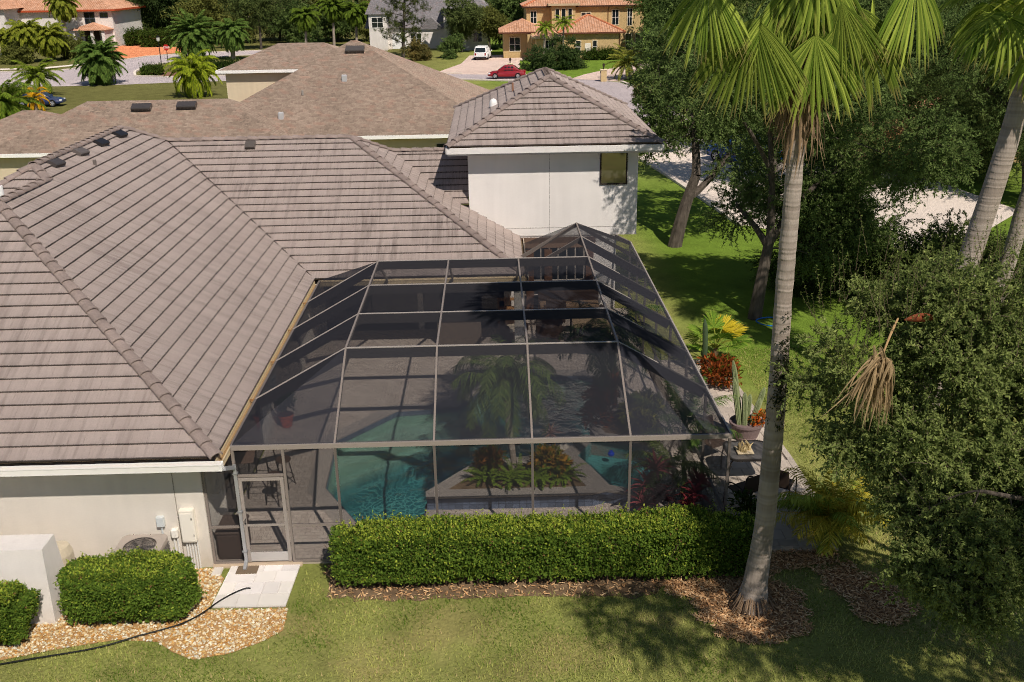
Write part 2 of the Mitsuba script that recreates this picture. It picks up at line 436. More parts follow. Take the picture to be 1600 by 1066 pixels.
# the deck in the cage and the pool
COPE = BASIN.buffer(0.42, join_style=2)
PLANT_A = Polygon([(3.72, 2.28), (4.8, 3.63), (7.1, 4.18), (7.45, 3.4), (7.95, 2.15), (7.6, 2.02), (6.9, 2.0), (3.74, 2.02)])
PLANT_B = Polygon([(7.87, 5.5), (8.92, 7.2), (9.5, 7.4), (10.1, 6.4), (10.1, 4.7), (8.9, 4.62), (8.0, 4.95)])
SPA_OUT = Polygon([(7.1, 4.18), (7.74, 5.12), (8.0, 4.93), (8.9, 4.6), (9.7, 4.0), (9.7, 2.6), (8.6, 1.9), (7.95, 2.13), (7.45, 3.4)])
SPA = Polygon([(7.42, 3.95), (7.85, 4.75), (8.85, 4.40), (9.4, 3.85), (9.35, 2.75), (8.55, 2.2), (8.05, 2.4), (7.7, 3.35)])
PLANT_C = Polygon([(8.65, 1.9), (9.72, 2.55), (9.72, 4.0), (10.1, 4.1), (10.1, 0.9), (8.65, 0.9)])
raised = shapely.union_all([PLANT_A, PLANT_B, SPA_OUT])
obj('pool_deck', MB().sheet(DECK.difference(COPE).difference(raised), 0.0), 'm_deck', kind='structure', vc=False)
obj('deck_edge', MB().prism(DECK.buffer(0.02).difference(DECK.buffer(-0.33)), -0.3, -0.004, S(170, 160, 148)), 'm_vc', kind='structure')
cop = MB().prism(COPE.difference(BASIN).difference(raised), -0.12, 0.012)
obj('pool_coping', cop, 'm_coping', kind='structure', vc=False)

basin = MB()
ring = np.array(POOL.exterior.coords)[::-1]
for p, q in zip(ring[:-1], ring[1:]):
    basin.add([(*p, -0.16), (*q, -0.16), (*q, -1.6), (*p, -1.6)], [[0, 1, 2, 3]])
basin.sheet(POOL, -1.35)
basin.prism(SHELF.intersection(POOL), -1.5, -0.42)
basin.prism(POOL.intersection(SHELF.buffer(0.26)).difference(SHELF.buffer(0.002)), -1.5, -0.72)
basin.prism(POOL.intersection(SHELF.buffer(0.5)).difference(SHELF.buffer(0.262)), -1.5, -1.02)
pool = thing('swimming_pool', 'freeform swimming pool with teal rippled water inside the screen enclosure', 'swimming pool')
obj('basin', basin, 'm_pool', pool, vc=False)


def ripple_sheet(poly, z, step, amp, seed):
    x0, y0, x1, y1 = poly.bounds
    nx, ny = int((x1 - x0) / step) + 2, int((y1 - y0) / step) + 2
    X, Y = np.meshgrid(x0 + np.arange(nx) * step, y0 + np.arange(ny) * step, indexing='ij')
    P = np.stack([X.ravel(), Y.ravel(), np.full(X.size, 0.0)], -1)
    h = meshkit.fbm(P * np.array([2.6, 4.2, 1]), 3, seed) + 0.35 * meshkit.fbm(P * np.array([7.5, 9.5, 1]), 2, seed + 9)
    P[:, 2] = z + amp * (h - 0.6)
    i, j = np.meshgrid(np.arange(nx - 1), np.arange(ny - 1), indexing='ij')
    q = np.stack([i * ny + j, (i + 1) * ny + j, (i + 1) * ny + j + 1, i * ny + j + 1], -1).reshape(-1, 4)
    cen = P[q].mean(1)
    keep = shapely.contains_xy(poly, cen[:, 0], cen[:, 1])
    return P, q[keep]


v_, f_ = ripple_sheet(POOL.buffer(0.05), -0.13, 0.045, 0.045, 2)
obj('water', (v_, np.vstack([f_[:, [0, 1, 2]], f_[:, [0, 2, 3]]])), 'm_water', pool, smooth=True, vc=False)
tiles = MB()
rs = np.random.default_rng(5)
for p, q in zip(ring[:-1], ring[1:]):
    p, q = np.array(p), np.array(q)
    L_ = np.linalg.norm(q - p)
    d = (q - p) / L_
    nrm = np.array([-d[1], d[0]])
    if not POOL.contains(Point((p + q) / 2 + nrm * 0.05)):
        nrm = -nrm
    n = max(1, int(L_ / 0.155))
    for k in range(n):
        a, b = p + d * (k * L_ / n + 0.004), p + d * ((k + 1) * L_ / n - 0.004)
        c = np.array(S(92, 104, 122)) * rs.uniform(0.75, 1.15)
        tiles.bar((*((a) + nrm * 0.008), -0.085), (*((b) + nrm * 0.008), -0.085), 0.012, 0.14, c)
obj('waterline_tile', tiles, 'm_vcg', pool, kind='stuff')

# raised planters and the spa, with a tiled front face towards the camera
TOPZ = 0.34
isl = thing('raised_planter', 'raised stone planter island with a row of blue grey tiles along its front', 'planter')
capA = PLANT_A.difference(PLANT_A.buffer(-0.33, join_style=2))
obj('wall', MB().prism(PLANT_A.buffer(-0.012), -0.6, TOPZ - 0.055), 'm_coping', isl, vc=False)
obj('coping', MB().prism(capA.buffer(0.012), TOPZ - 0.05, TOPZ), 'm_coping', isl, vc=False)
obj('soil', MB().prism(PLANT_A.buffer(-0.335, join_style=2), TOPZ - 0.05, TOPZ - 0.012), 'm_dirt', isl, vc=False)
front = [(3.745, 2.018), (6.9, 1.998), (7.6, 2.018), (7.95, 2.148), (8.62, 1.89)]
ti = 0
for p, q in zip(front[:-1], front[1:]):
    p, q = np.array(p), np.array(q)
    L_ = np.linalg.norm(q - p)
    n = int(L_ / 0.158)
    for k in range(n):
        a, b = p + (q - p) * (k / n + 0.004 / L_), p + (q - p) * ((k + 1) / n - 0.004 / L_)
        for z in (0.205, 0.045):
            obj('tile', MB().bar((*a, z), (*b, z), 0.03, 0.148, np.array(S(88, 100, 122)) * rs.uniform(0.7, 1.25)), 'm_vcg', isl)
isl2 = thing('raised_planter', 'raised planting bed with orange crotons behind the spa', 'planter')
obj('wall', MB().prism(PLANT_B.buffer(-0.012), -0.6, TOPZ - 0.055), 'm_coping', isl2, vc=False)
obj('coping', MB().prism(PLANT_B.difference(PLANT_B.buffer(-0.3, join_style=2)), TOPZ - 0.05, TOPZ), 'm_coping', isl2, vc=False)
obj('soil', MB().prism(PLANT_B.buffer(-0.302, join_style=2), TOPZ - 0.05, TOPZ - 0.012), 'm_dirt', isl2, vc=False)
spa = thing('hot_tub', 'raised hot tub with pale turquoise water between the planters', 'hot tub')
obj('wall', MB().prism(SPA_OUT.buffer(-0.015).difference(SPA), -0.6, TOPZ - 0.055), 'm_coping', spa, vc=False)
obj('coping', MB().prism(SPA_OUT.difference(SPA), TOPZ - 0.05, TOPZ - 0.004), 'm_coping', spa, vc=False)
sb = MB()
ring2 = np.array(SPA.exterior.coords)
for p, q in zip(ring2[:-1], ring2[1:]):
    sb.add([(*p, TOPZ - 0.05), (*q, TOPZ - 0.05), (*q, -0.6), (*p, -0.6)], [[0, 1, 2, 3]], (0.07, 0.30, 0.31))
sb.sheet(SPA, -0.5, (0.06, 0.29, 0.31))
sb.prism(SPA.buffer(-0.004).difference(SPA.buffer(-0.42)), -0.55, -0.08, (0.11, 0.40, 0.40))
obj('basin', sb, 'm_vc', spa)
v_, f_ = ripple_sheet(SPA.buffer(0.03), 0.20, 0.04, 0.03, 6)
obj('water', (v_, np.vstack([f_[:, [0, 1, 2]], f_[:, [0, 2, 3]]])), 'm_water', spa, smooth=True, vc=False)
for k in range(4):                                           # pale steps that lead down from the spa into the pool
    a = np.array([7.02, 3.98]) + k * np.array([-0.06, 0.035])
    st = Polygon([(7.05 - 0.22 * k, 4.12 + 0.10 * k), (7.66 - 0.22 * k, 5.05 + 0.10 * k), (7.46 - 0.22 * k, 5.2 + 0.10 * k), (6.83 - 0.22 * k, 4.24 + 0.10 * k)])
    obj('step', MB().prism(st, -1.2, TOPZ - 0.10 - 0.13 * k, S(214, 205, 190)), 'm_vc', spa)
obj('float', MB().lathe([(0, 0), (0.06, 0.0), (0.085, 0.03), (0.085, 0.07), (0.05, 0.10), (0.05, 0.13), (0, 0.135)], (8.3, 4.2, 0.17), 18, S(20, 70, 200)), 'm_vcg', smooth=False, label='round blue chlorine float on the hot tub water', cat='pool float')

# paved strip beside the cage: slab and its pavers
obj('patio_slab', MB().prism(SLAB, -0.25, -0.03, S(140, 132, 124)), 'm_vc', kind='structure')
rp = np.random.default_rng(11)
inner = SLAB.buffer(-0.17, join_style=2)
for iy in range(0, 28):
    for ix in range(-1, 8):
        x0, y0 = 10.27 + 0.41 * ix + 0.2 * (iy % 2), -0.05 + 0.41 * iy
        q = sbox(x0 + 0.006, y0 + 0.006, x0 + 0.404, y0 + 0.404).intersection(inner)
        if q.area > 0.02 and q.geom_type == 'Polygon':
            c = np.array(S(196, 184, 172)) * rp.uniform(0.80, 1.06)
            obj('paver', MB().prism(q.simplify(0.001), -0.028, 0.0 + rp.uniform(-0.003, 0.003), c), 'm_vc', 'patio_slab')
edge = SLAB.difference(inner.buffer(0.004))
for g in getattr(edge, 'geoms', [edge]):
    ring3 = np.array(SLAB.exterior.coords)
    for p, q in zip(ring3[:-1], ring3[1:]):
        p, q = np.array(p), np.array(q)
        if abs(p[0] - 10.26) < 0.01 and abs(q[0] - 10.26) < 0.01:
            continue
        L_ = np.linalg.norm(q - p)
        d = (q - p) / L_
        nr = np.array([-d[1], d[0]])
        if not SLAB.contains(Point((p + q) / 2 + nr * 0.05)):
            nr = -nr
        n = max(1, round(L_ / 0.31))
        for k in range(n):
            a, b = p + d * (L_ * k / n + 0.004), p + d * (L_ * (k + 1) / n - 0.004)
            obj('edge_paver', MB().bar((*(a + nr * 0.083), -0.08), (*(b + nr * 0.083), -0.08), 0.155, 0.17, np.array(S(186, 176, 164)) * rp.uniform(0.8, 1.05)), 'm_vc', 'patio_slab')

# travertine pad at the screen door
PAD = Polygon([(-0.36, -1.52), (1.12, -1.55), (1.16, -0.06), (-0.30, -0.06)])
obj('travertine_pad', MB().prism(PAD, -0.12, -0.035, S(150, 140, 130)), 'm_vc', kind='structure')
rows = [(-1.54, -1.13, [-.4, .12, .55, 1.2]), (-1.13, -0.72, [-.4, -.05, .55, .88, 1.2]), (-0.72, -0.33, [-.4, .3, .72, 1.2]), (-0.33, -0.06, [-.4, -.02, .42, .8, 1.2])]
for y0, y1, xs_ in rows:
    for x0, x1 in zip(xs_[:-1], xs_[1:]):
        q = sbox(x0 + .005, y0 + .005, x1 - .005, y1 - .005).intersection(PAD)
        c = np.array(S(240, 236, 231)) * rp.uniform(0.74, 1.0) * np.array([1, 0.99, rp.uniform(0.96, 1.02)])
        obj('paver', MB().prism(q, -0.034, 0.0 + rp.uniform(-.002, .002), c), 'm_vc', 'travertine_pad')
obj('stepping_stone', MB().box((-0.66, -0.42, -0.05), (-0.46, -0.12, 0.0), S(214, 208, 200), bevel=0.01), 'm_vc', label='small pale paver set in the gravel beside the pad', cat='paver')
obj('threshold', MB().box((-0.7, -0.11, -0.1), (1.2, 0.03, 0.012), S(190, 172, 150), bevel=0.01), 'm_vc', kind='structure')
obj('door_mat', MB().box((-0.14, -0.42, 0.004), (0.30, -0.14, 0.022), S(120, 105, 88)), 'm_vc', label='small brown doormat on the pavers at the screen door', cat='doormat')

# ------------------------------------------------------------------ roofs
M1 = 0.583
CAM_VIEW = lambda p: np.linalg.norm(np.asarray(p) - EYE)


def face_tiles(poly_xy, eave, s, m, out, rng, tw=0.315, ex=0.343, t=0.042, lift=0.03):
    """Clips a course-by-course tiling to one roof face. eave: a point (x, y, z) on the eave; s: unit up-slope direction in plan; m: slope."""
    s = np.array(s, float)
    e = np.array([s[1], -s[0]])
    k = math.sqrt(1 + m * m)
    o = np.array(eave[:2], float)
    loc = Polygon([(float((np.array(p) - o) @ e), float((np.array(p) - o) @ s) * k) for p in poly_xy]).buffer(0)
    nrm = np.array([-m * s[0], -m * s[1], 1.0]) / k
    up = np.array([s[0], s[1], m]) / k
    e3, O3 = np.array([e[0], e[1], 0.0]), np.array(eave, float)
    u0, v0, u1, v1 = loc.bounds
    shp = shapely.prepared.prep(loc)
    for r in range(int(math.ceil(v1 / ex))):
        a, b = r * ex, (r + 1) * ex + 0.02
        off = (r % 2) * 0.5 + rng.uniform(-0.04, 0.04)
        j0, j1 = int(math.floor(u0 / tw - off)) - 1, int(math.ceil(u1 / tw - off)) + 1
        wave = 0.006 * math.sin(r * 1.7)
        for j in range(j0, j1):
            q = sbox((j + off) * tw + 0.0018, a, (j + 1 + off) * tw - 0.0018, b)
            if not shp.intersects(q):
                continue
            q = q if shp.contains(q) else q.intersection(loc)
            for g in getattr(q, 'geoms', [q]):
                if g.geom_type != 'Polygon' or g.area < 0.004:
                    continue
                c = np.array(shapely.geometry.polygon.orient(g).exterior.coords)[:-1]
                h = lift + t * (1 - (c[:, 1] - a) / (b - a)) + rng.normal(0, 0.0022) + wave * 0.3
                top = O3 + c[:, :1] * e3 + c[:, 1:] * up + h[:, None] * nrm
                bot = top - nrm * (t + 0.004)
                n = len(c)
                vv = (c[:, 1] - a) / (b - a)
                V, UV = [top], [np.c_[vv * 0, vv]]
                F = [[0, i, i + 1] for i in range(1, n - 1)]
                for i in range(n):
                    i2 = (i + 1) % n
                    k_ = n + 4 * i
                    V.append(np.array([top[i], bot[i], bot[i2], top[i2]]))
                    UV.append(np.tile([0.0, 0.0 if max(vv[i], vv[i2]) < 0.02 else 0.6], (4, 1)))
                    F += [[k_, k_ + 1, k_ + 2], [k_, k_ + 2, k_ + 3]]
                out.append((np.vstack(V), np.array(F), int(rng.integers(0, 3)), float(abs(nrm @ (EYE - top.mean(0))) / CAM_VIEW(top.mean(0)) ** 3 * g.area), np.vstack(UV)))


def ridge_caps(p, q, out, rng, length=0.40, w=0.135, h=0.085):
    """Rounded cap tiles from the low end p to the high end q, each lapping over the one below."""
    p, q = np.asarray(p, float), np.asarray(q, float)
    L_ = np.linalg.norm(q - p)
    d = (q - p) / L_
    sd = np.cross(d, [0, 0, 1])
    sd /= np.linalg.norm(sd)
    up = np.cross(sd, d)
    n = max(1, int(round(L_ / length)))
    ang = np.linspace(-0.12, math.pi + 0.12, 9)
    for k in range(n):
        s0, s1 = k * L_ / n - 0.04, (k + 1) * L_ / n
        prof = []
        for s, sc, li in ((s0, 1.10, 0.050), (s1, 0.92, 0.018)):
            for rr in (1.0, 0.80):
                prof.append([p + d * s + sd * (w * sc * rr * math.cos(a)) + up * (h * sc * rr * math.sin(a) + li + rng.normal(0, 0.002)) for a in ang])
        V = np.array(prof).reshape(-1, 3)
        m = len(ang)
        F = []
        for i in range(m - 1):
            F += [[i, i + 1, 2 * m + i + 1, 2 * m + i], [i, m + i, m + i + 1, i + 1]]
        F = np.array(F)
        F = np.vstack([F[:, [0, 1, 2]], F[:, [0, 2, 3]]])
        out.append((V, F, int(rng.integers(0, 3)), float(0.05 / CAM_VIEW(V.mean(0)) ** 2), np.full((len(V), 2), .6)))


def emit_pieces(name, pieces, parent, most=300, cap=False):
    order = sorted(range(len(pieces)), key=lambda i: -pieces[i][3])
    rest = [[], [], []]
    for n, i in enumerate(order):
        V, F, c, _, UV = pieces[i]
        if n < most:
            key = numbered(f'{parent}__{name}')
            scene[key] = mikit.ply((V, F), 'm_cap' if cap else f'm_tile_{c}', uv=UV)
        else:
            rest[c].append((V, F, UV))
    for c, r in enumerate(rest):
        if r:
            at = np.cumsum([0] + [len(x[0]) for x in r])
            key = numbered(f'{parent}__{name}_field')
            scene[key] = mikit.ply((np.vstack([x[0] for x in r]), np.vstack([x[1] + a_ for x, a_ in zip(r, at)])), 'm_cap' if cap else f'm_tile_{c}', uv=np.vstack([x[2] for x in r]))
            labels[key] = {'kind': 'stuff'}


def zof(poly, eave, s, m):
    return [(x, y, eave[2] + m * ((x - eave[0]) * s[0] + (y - eave[1]) * s[1])) for x, y in poly]


rr = np.random.default_rng(21)
house = thing('tile_roof_house', 'single storey house with brown concrete tile roof and pale stucco walls, nearest the camera', 'house')
faces = [([(-13.24, -.5), (-.2, -.5), (-6.72, 6.02)], (-.2, -.5, 2.78), (0, 1)),
         ([(-.2, -.5), (-.2, 11.5), (-6.13, 17.43), (-7.25, 16.3), (-7.25, 9.4), (-6.72, 8.87), (-6.72, 6.02)], (-.2, 0, 2.78), (-1, 0)),
         ([(-6.72, 8.87), (-7.25, 9.4), (-14.3, 2.35), (-13.24, 2.35)], (-7, 2.35, 2.78), (0, 1)),
         ([(-.2, 11.5), (6.36, 11.5), (.43, 17.43), (-6.13, 17.43)], (0, 11.5, 2.78), (0, 1)),
         ([(6.36, 11.5), (6.36, 16.19), (4.23, 16.19), (1.71, 18.71), (.43, 17.43)], (6.36, 12, 2.78), (-1, 0)),
         ([(1.71, 18.71), (4.23, 16.19), (4.59, 16.19), (4.59, 18.71)], (3, 18.71 - (5.491 - 2.78) / M1, 2.78), (0, 1))]
under, pieces, caps = MB(), [], []
for poly, ev, s in faces:
    face_tiles(poly, ev, s, M1, pieces, rr)
    under.poly3(zof(poly, ev, s, M1))
for poly, ev, s in (([(-13.24, -.5), (-6.72, 6.02), (-6.72, 8.87), (-13.24, 2.35)], (-13.24, 0, 2.78), (1, 0)), ([(-14.3, 2.35), (-7.25, 9.4), (-7.25, 16.3), (-14.3, 23.35)], (-14.3, 3, 2.78), (1, 0)), ([(-7.25, 16.3), (-6.13, 17.43), (-.2, 23.35), (-14.3, 23.35)], (-7, 23.35, 2.78), (0, -1)),
                    ([(-6.13, 17.43), (.43, 17.43), (6.36, 23.36), (-.2, 23.36)], (0, 23.36, 2.78), (0, -1))):
    under.poly3(zof(poly, ev, s, M1))
roof = obj('roof', under, 'm_dirt', house, vc=False)
Z1 = 2.78 + M1 * 6.52
Z2 = 2.78 + M1 * 7.05
Z3 = 2.78 + M1 * 5.93
for p, q in (((-.2, -.5, 2.80), (-6.72, 6.02, Z1)), ((-6.72, 6.02, Z1), (-6.72, 8.87, Z1)), ((-6.72, 8.87, Z1), (-7.25, 9.4, Z2)), ((-7.25, 9.4, Z2), (-7.25, 16.3, Z2)), ((-13.24, -.5, 2.8), (-6.72, 6.02, Z1)), ((-14.3, 2.35, 2.8), (-7.25, 9.4, Z2)),
             ((-6.13, 17.43, Z3), (-7.25, 16.3, Z2)), ((-6.0, 17.43, Z3), (.43, 17.43, Z3)), ((6.36, 11.5, 2.8), (.43, 17.43, Z3)), ((1.71, 18.71, 5.5), (.43, 17.43, Z3)), ((1.71, 18.71, 5.5), (4.55, 18.71, 5.5))):
    ridge_caps(p, q, caps, rr)
emit_pieces('roof_tile', pieces, roof)
emit_pieces('ridge_tile', caps, roof, cap=True)
valley = MB()
for p, q in (((-.22, 11.48, 2.80), (-6.13, 17.43, Z3 + .03)), ):
    valley.bar(np.array(p) + [0, 0, .045], np.array(q) + [0, 0, .045], 0.03, 0.02, S(70, 62, 58))
obj('valley_flashing', valley, 'm_vc', roof)

# walls, soffit, fascia, gutters
for lo_, hi_ in (((-13.4, -0.05, -0.1), (-0.70, 0.15, 2.56)),
                 ((-0.86, 0.15, -0.1), (-0.70, 1.48, 2.56)),
                 ((-0.86, 5.42, -0.1), (-0.70, 7.3, 2.56)),
                 ((-0.86, 1.48, 2.4), (-0.70, 5.42, 2.56)),
                 ((-0.86, 11.1, -0.1), (-0.70, 16.2, 2.56)),
                 ((-0.70, 14.3, 2.25), (6.0, 14.5, 2.56)),
                 ((-0.70, 14.3, -0.1), (-0.45, 14.5, 2.25)),
                 ((2.75, 14.3, -0.1), (2.95, 14.5, 2.25)),
                 ((5.75, 14.3, -0.1), (6.0, 14.5, 2.25)),
                 ((5.85, 14.5, -0.1), (6.0, 16.2, 2.56))):
    obj('wall', MB().box(lo_, hi_), 'm_stucco', house, vc=False)
obj('wall_joint', MB().box((-1.29, -0.058, 0.0), (-1.275, -0.048, 2.56), S(150, 142, 130)), 'm_vc', house)
sof = MB().box((-13.9, -0.66, 2.562), (-0.22, 0.15, 2.60), S(214, 208, 198))
sof.box((-0.86, 0.15, 2.562), (-0.22, 12.2, 2.60), S(214, 208, 198))
sof.box((-0.22, 11.62, 2.562), (6.3, 14.4, 2.60), S(214, 208, 198))
obj('soffit', sof, 'm_vc', house)


def gutter(p, q, c_out, c_in, open_top=True, w_=0.13, h_=0.14, top=2.74):
    """A U-shaped trough from p to q in plan; its outer side lies to the right of the direction."""
    p, q = np.array(p, float), np.array(q, float)
    d = (q - p) / np.linalg.norm(q - p)
    r_ = np.array([d[1], -d[0]])
    m = MB()
    for off, z0, z1, c in ((w_ / 2, top - h_, top, c_out), (-w_ / 2, top - h_, top + 0.02, c_out)):
        m.bar((*(p + r_ * off), (z0 + z1) / 2), (*(q + r_ * off), (z0 + z1) / 2), 0.012, z1 - z0, c)
    m.bar((*p, top - h_ + 0.03), (*q, top - h_ + 0.03), w_ - 0.013, 0.02, c_in)
    m.bar((*(p + r_ * (w_ / 2 + 0.004)), top), (*(q + r_ * (w_ / 2 + 0.004)), top), 0.028, 0.018, c_out)
    return m


obj('gutter', gutter((-13.9, -0.66), (-0.03, -0.66), S(232, 230, 226), S(190, 180, 165)), 'm_vc', house)
obj('gutter', gutter((-0.12, -0.60), (-0.12, 11.44), S(196, 178, 146), S(150, 122, 84)), 'm_vc', house, label='tan side gutter stained brown inside')
obj('gutter', gutter((-0.05, 11.44), (6.40, 11.44), S(196, 178, 146), S(150, 122, 84)), 'm_vc', house)
obj('gutter', gutter((6.43, 11.40), (6.43, 16.17), S(180, 170, 155), S(120, 105, 84)), 'm_vc', house)
ends = MB()
ends.box((-0.06, -0.735, 2.60), (-0.03, -0.59, 2.745), S(238, 238, 236))
for y in (2.4, 4.7, 7.0, 9.3):
    ends.box((-0.2, y - .02, 2.735), (-0.04, y + .02, 2.76), S(150, 110, 70))
obj('gutter_strap', ends, 'm_vc', house)
glass = MB()
for x0, x1 in ((-0.43, 1.13), (1.17, 2.73), (2.97, 4.33), (4.37, 5.73)):
    obj('sliding_door', MB().box((x0, 14.38, 0.02), (x1, 14.42, 2.24)), 'm_glass', house, vc=False)
for y0, y1 in ((1.5, 3.4), (3.44, 5.4), (7.32, 9.18), (9.22, 11.08)):
    obj('sliding_door', MB().box((-0.80, y0, 0.02), (-0.76, y1, 2.5)), 'm_glass', house, vc=False)
for x in (6.05,):
    obj('column', MB().box((x, 11.75, 0), (x + 0.32, 12.07, 2.56), bevel=0.01), 'm_stucco', house, vc=False)
# far side walls close the volume, so that it stands as a building from elsewhere
for lo_, hi_ in (((-13.6, 0.15, -0.1), (-13.4, 22.6, 2.56)), ((-13.4, 22.4, -0.1), (4.5, 22.6, 2.56)), ((-0.85, 16.25, -0.1), (4.5, 16.4, 2.56))):
    obj('wall', MB().box(lo_, hi_), 'm_stucco', house, vc=False)


def on_roof(x, y, m, eave, s, up=0.06):
    z = eave[2] + m * ((x - eave[0]) * s[0] + (y - eave[1]) * s[1])
    return np.array([x, y, z]) + np.array([-m * s[0], -m * s[1], 1]) / math.sqrt(1 + m * m) * up


def roof_vent(P, along, upv, nrm, l, w_, h, col, label, parent):
    """A low louvred ridge vent: a bevelled slab with a dark slot under its lip."""
    m = MB()
    a, u, n = np.array(along), np.array(upv), np.array(nrm)
    prof = [(-w_ / 2, 0.0), (w_ / 2, 0.0), (w_ / 2, h * .55), (w_ / 2 - .05, h), (-w_ / 2 + .03, h), (-w_ / 2, h * .8)]
    V = np.array([P + a * s * l / 2 + u * x + n * y for s in (-1, 1) for x, y in prof])
    k = len(prof)
    F = [[i, (i + 1) % k, k + (i + 1) % k, k + i] for i in range(k)]
    m.add(V, F, col)
    m.add(V[:k], [[0, i + 1, i] for i in range(1, k - 1)], col)
    m.add(V[k:], [[0, i, i + 1] for i in range(1, k - 1)], col)
    for q in range(5):
        b0 = P + a * (-l / 2 + l * (q + .5) / 5) - u * (w_ / 2 + .004) + n * h * .35
        m.bar(b0 - a * l * .08, b0 + a * l * .08, .01, h * .4, np.array(col) * .3, up=n)
    return obj('ridge_vent', m, 'm_vcg', parent, label=label)


kk = math.sqrt(1 + M1 * M1)
for y, c in ((10.1, S(70, 66, 66)), (11.9, S(96, 90, 88)), (13.6, S(38, 37, 40)), (15.3, S(38, 37, 40))):
    roof_vent(on_roof(-7.0, y, M1, (-.2, 0, 2.78), (-1, 0), .075), (0.25, 0.95, 0.0), np.array([-1, 0, M1]) / kk, np.array([M1, 0, 1]) / kk, 0.42, 0.30, 0.11, c, None, roof)
roof_vent(on_roof(-3.06, 17.05, M1, (0, 11.5, 2.78), (0, 1), .07), (1, 0, 0), np.array([0, 1, M1]) / kk, np.array([0, -M1, 1]) / kk, 0.34, 0.36, 0.14, S(90, 84, 80), None, roof)
pp = on_roof(-6.45, 11.6, M1, (-.2, 0, 2.78), (-1, 0), 0)
obj('vent_pipe', MB().tube([pp, pp + [0, 0, .22]], .05, 10, S(110, 102, 98)), 'm_vc', roof)
pp = on_roof(-7.1, 7.35, M1, (-13.24, 0, 2.78), (1, 0), 0)
obj('vent_pipe', MB().tube([(-7.05, 6.9, 6.2), (-7.05, 6.9, 6.85)], .06, 10, S(235, 235, 235)), 'm_vc', roof)

# downspout at the corner of the cage
ds = MB()
for p, q in (((-0.02, -0.62, 2.6), (0.03, -0.10, 2.35)), ((0.03, -0.10, 2.40), (0.03, -0.10, 0.10)), ((0.03, -0.08, 0.14), (0.03, -0.30, 0.02))):
    ds.bar(p, q, 0.085, 0.065, S(176, 178, 182), up=(1, 0.2, 0.1))
for z in (0.35, 1.3, 2.2):
    ds.box((-0.025, -0.148, z), (0.085, -0.055, z + .03), S(150, 152, 156))
obj('downspout', ds, 'm_metal', house)

# ------------------------------------------------------------------ the two storey block
tower = thing('two_storey_block', 'tall white stucco block with a hipped tile roof and one upper window', 'building')
MT = 0.52
tx0, tx1, ty0 = 3.93, 11.29, 15.6
hw = (tx1 - tx0) / 2
apF, apB, tz = ty0 + hw, 22.0, 6.12
ty1 = apB + hw
obj('wall', MB().box((4.6, 16.2, 2.82), (10.56, 25.0, 5.82)), 'm_stucco_tower', tower, vc=False)
obj('wall', MB().box((4.6, 16.22, -0.1), (9.84, 25.0, 2.82)), 'm_stucco_tower', tower, vc=False)
obj('wall_joint', MB().box((7.44, 16.192, 2.82), (7.455, 16.202, 5.8), S(150, 146, 142)).box((4.62, 16.19, 3.10), (9.84, 16.202, 3.115), S(160, 156, 152)).box((4.62, 16.19, 2.80), (10.57, 16.21, 2.84), S(196, 190, 186)), 'm_vc', tower)
pieces, caps, under = [], [], MB()
cxm = (tx0 + tx1) / 2
for poly, ev, s in (([(tx0, ty0), (tx1, ty0), (cxm, apF)], (cxm, ty0, tz), (0, 1)), ([(tx1, ty0), (tx1, ty1), (cxm, apB), (cxm, apF)], (tx1, 18, tz), (-1, 0)), ([(tx0, ty1), (tx0, ty0), (cxm, apF), (cxm, apB)], (tx0, 18, tz), (1, 0))):
    face_tiles(poly, ev, s, MT, pieces, rr)
    under.poly3(zof(poly, ev, s, MT))
under.poly3(zof([(tx1, ty1), (tx0, ty1), (cxm, apB)], (cxm, ty1, tz), (0, -1), MT))
troof = obj('roof', under, 'm_dirt', tower, vc=False)
tza = tz + MT * hw
for p, q in (((tx0, ty0, tz), (cxm, apF, tza)), ((tx1, ty0, tz), (cxm, apF, tza)), ((cxm, apF, tza), (cxm, apB, tza)), ((tx0, ty1, tz), (cxm, apB, tza)), ((tx1, ty1, tz), (cxm, apB, tza))):
    ridge_caps(p, q, caps, rr)
emit_pieces('roof_tile', pieces, troof)
emit_pieces('ridge_tile', caps, troof, cap=True)
fas = MB()
for p, q in (((tx0 - .03, ty0 - .03), (tx1 + .03, ty0 - .03)), ((tx1 + .03, ty0 - .03), (tx1 + .03, ty1)), ((tx0 - .03, ty1), (tx0 - .03, ty0 - .03))):
    fas.bar((*p, 6.0), (*q, 6.0), 0.06, 0.20, S(225, 222, 220))
obj('fascia', fas, 'm_vc', tower)
obj('soffit', MB().box((tx0, ty0, 5.83), (tx1, ty1 - .6, 5.90), S(205, 200, 196)), 'm_vc', tower)
win = obj('window', MB().box((9.26, 16.17, 4.67), (10.14, 16.21, 5.80)), 'm_mirror_glass', tower, vc=False)
wf = MB()
for lo, hi in (((9.22, 16.15, 4.62), (9.27, 16.2, 5.82)), ((10.13, 16.15, 4.62), (10.18, 16.2, 5.82)), ((9.22, 16.15, 4.62), (10.18, 16.2, 4.67))):
    wf.box(lo, hi, S(52, 46, 42))
obj('frame', wf, 'm_vc', win)
dome = MB().lathe([(0.15, 0), (0.15, .12), (0.13, .2), (.08, .27), (0, .30)], on_roof(5.55, 19.4, MT, (tx0, 18, tz), (1, 0), 0.02), 14, S(235, 235, 235))
obj('vent', dome, 'm_vc', troof, smooth=True)
obj('vent_pipe', MB().tube([on_roof(6.3, 20.6, MT, (tx0, 18, tz), (1, 0), 0), on_roof(6.3, 20.6, MT, (tx0, 18, tz), (1, 0), 0) + [0, 0, .35]], .04, 8, S(150, 110, 90)), 'm_vc', troof)

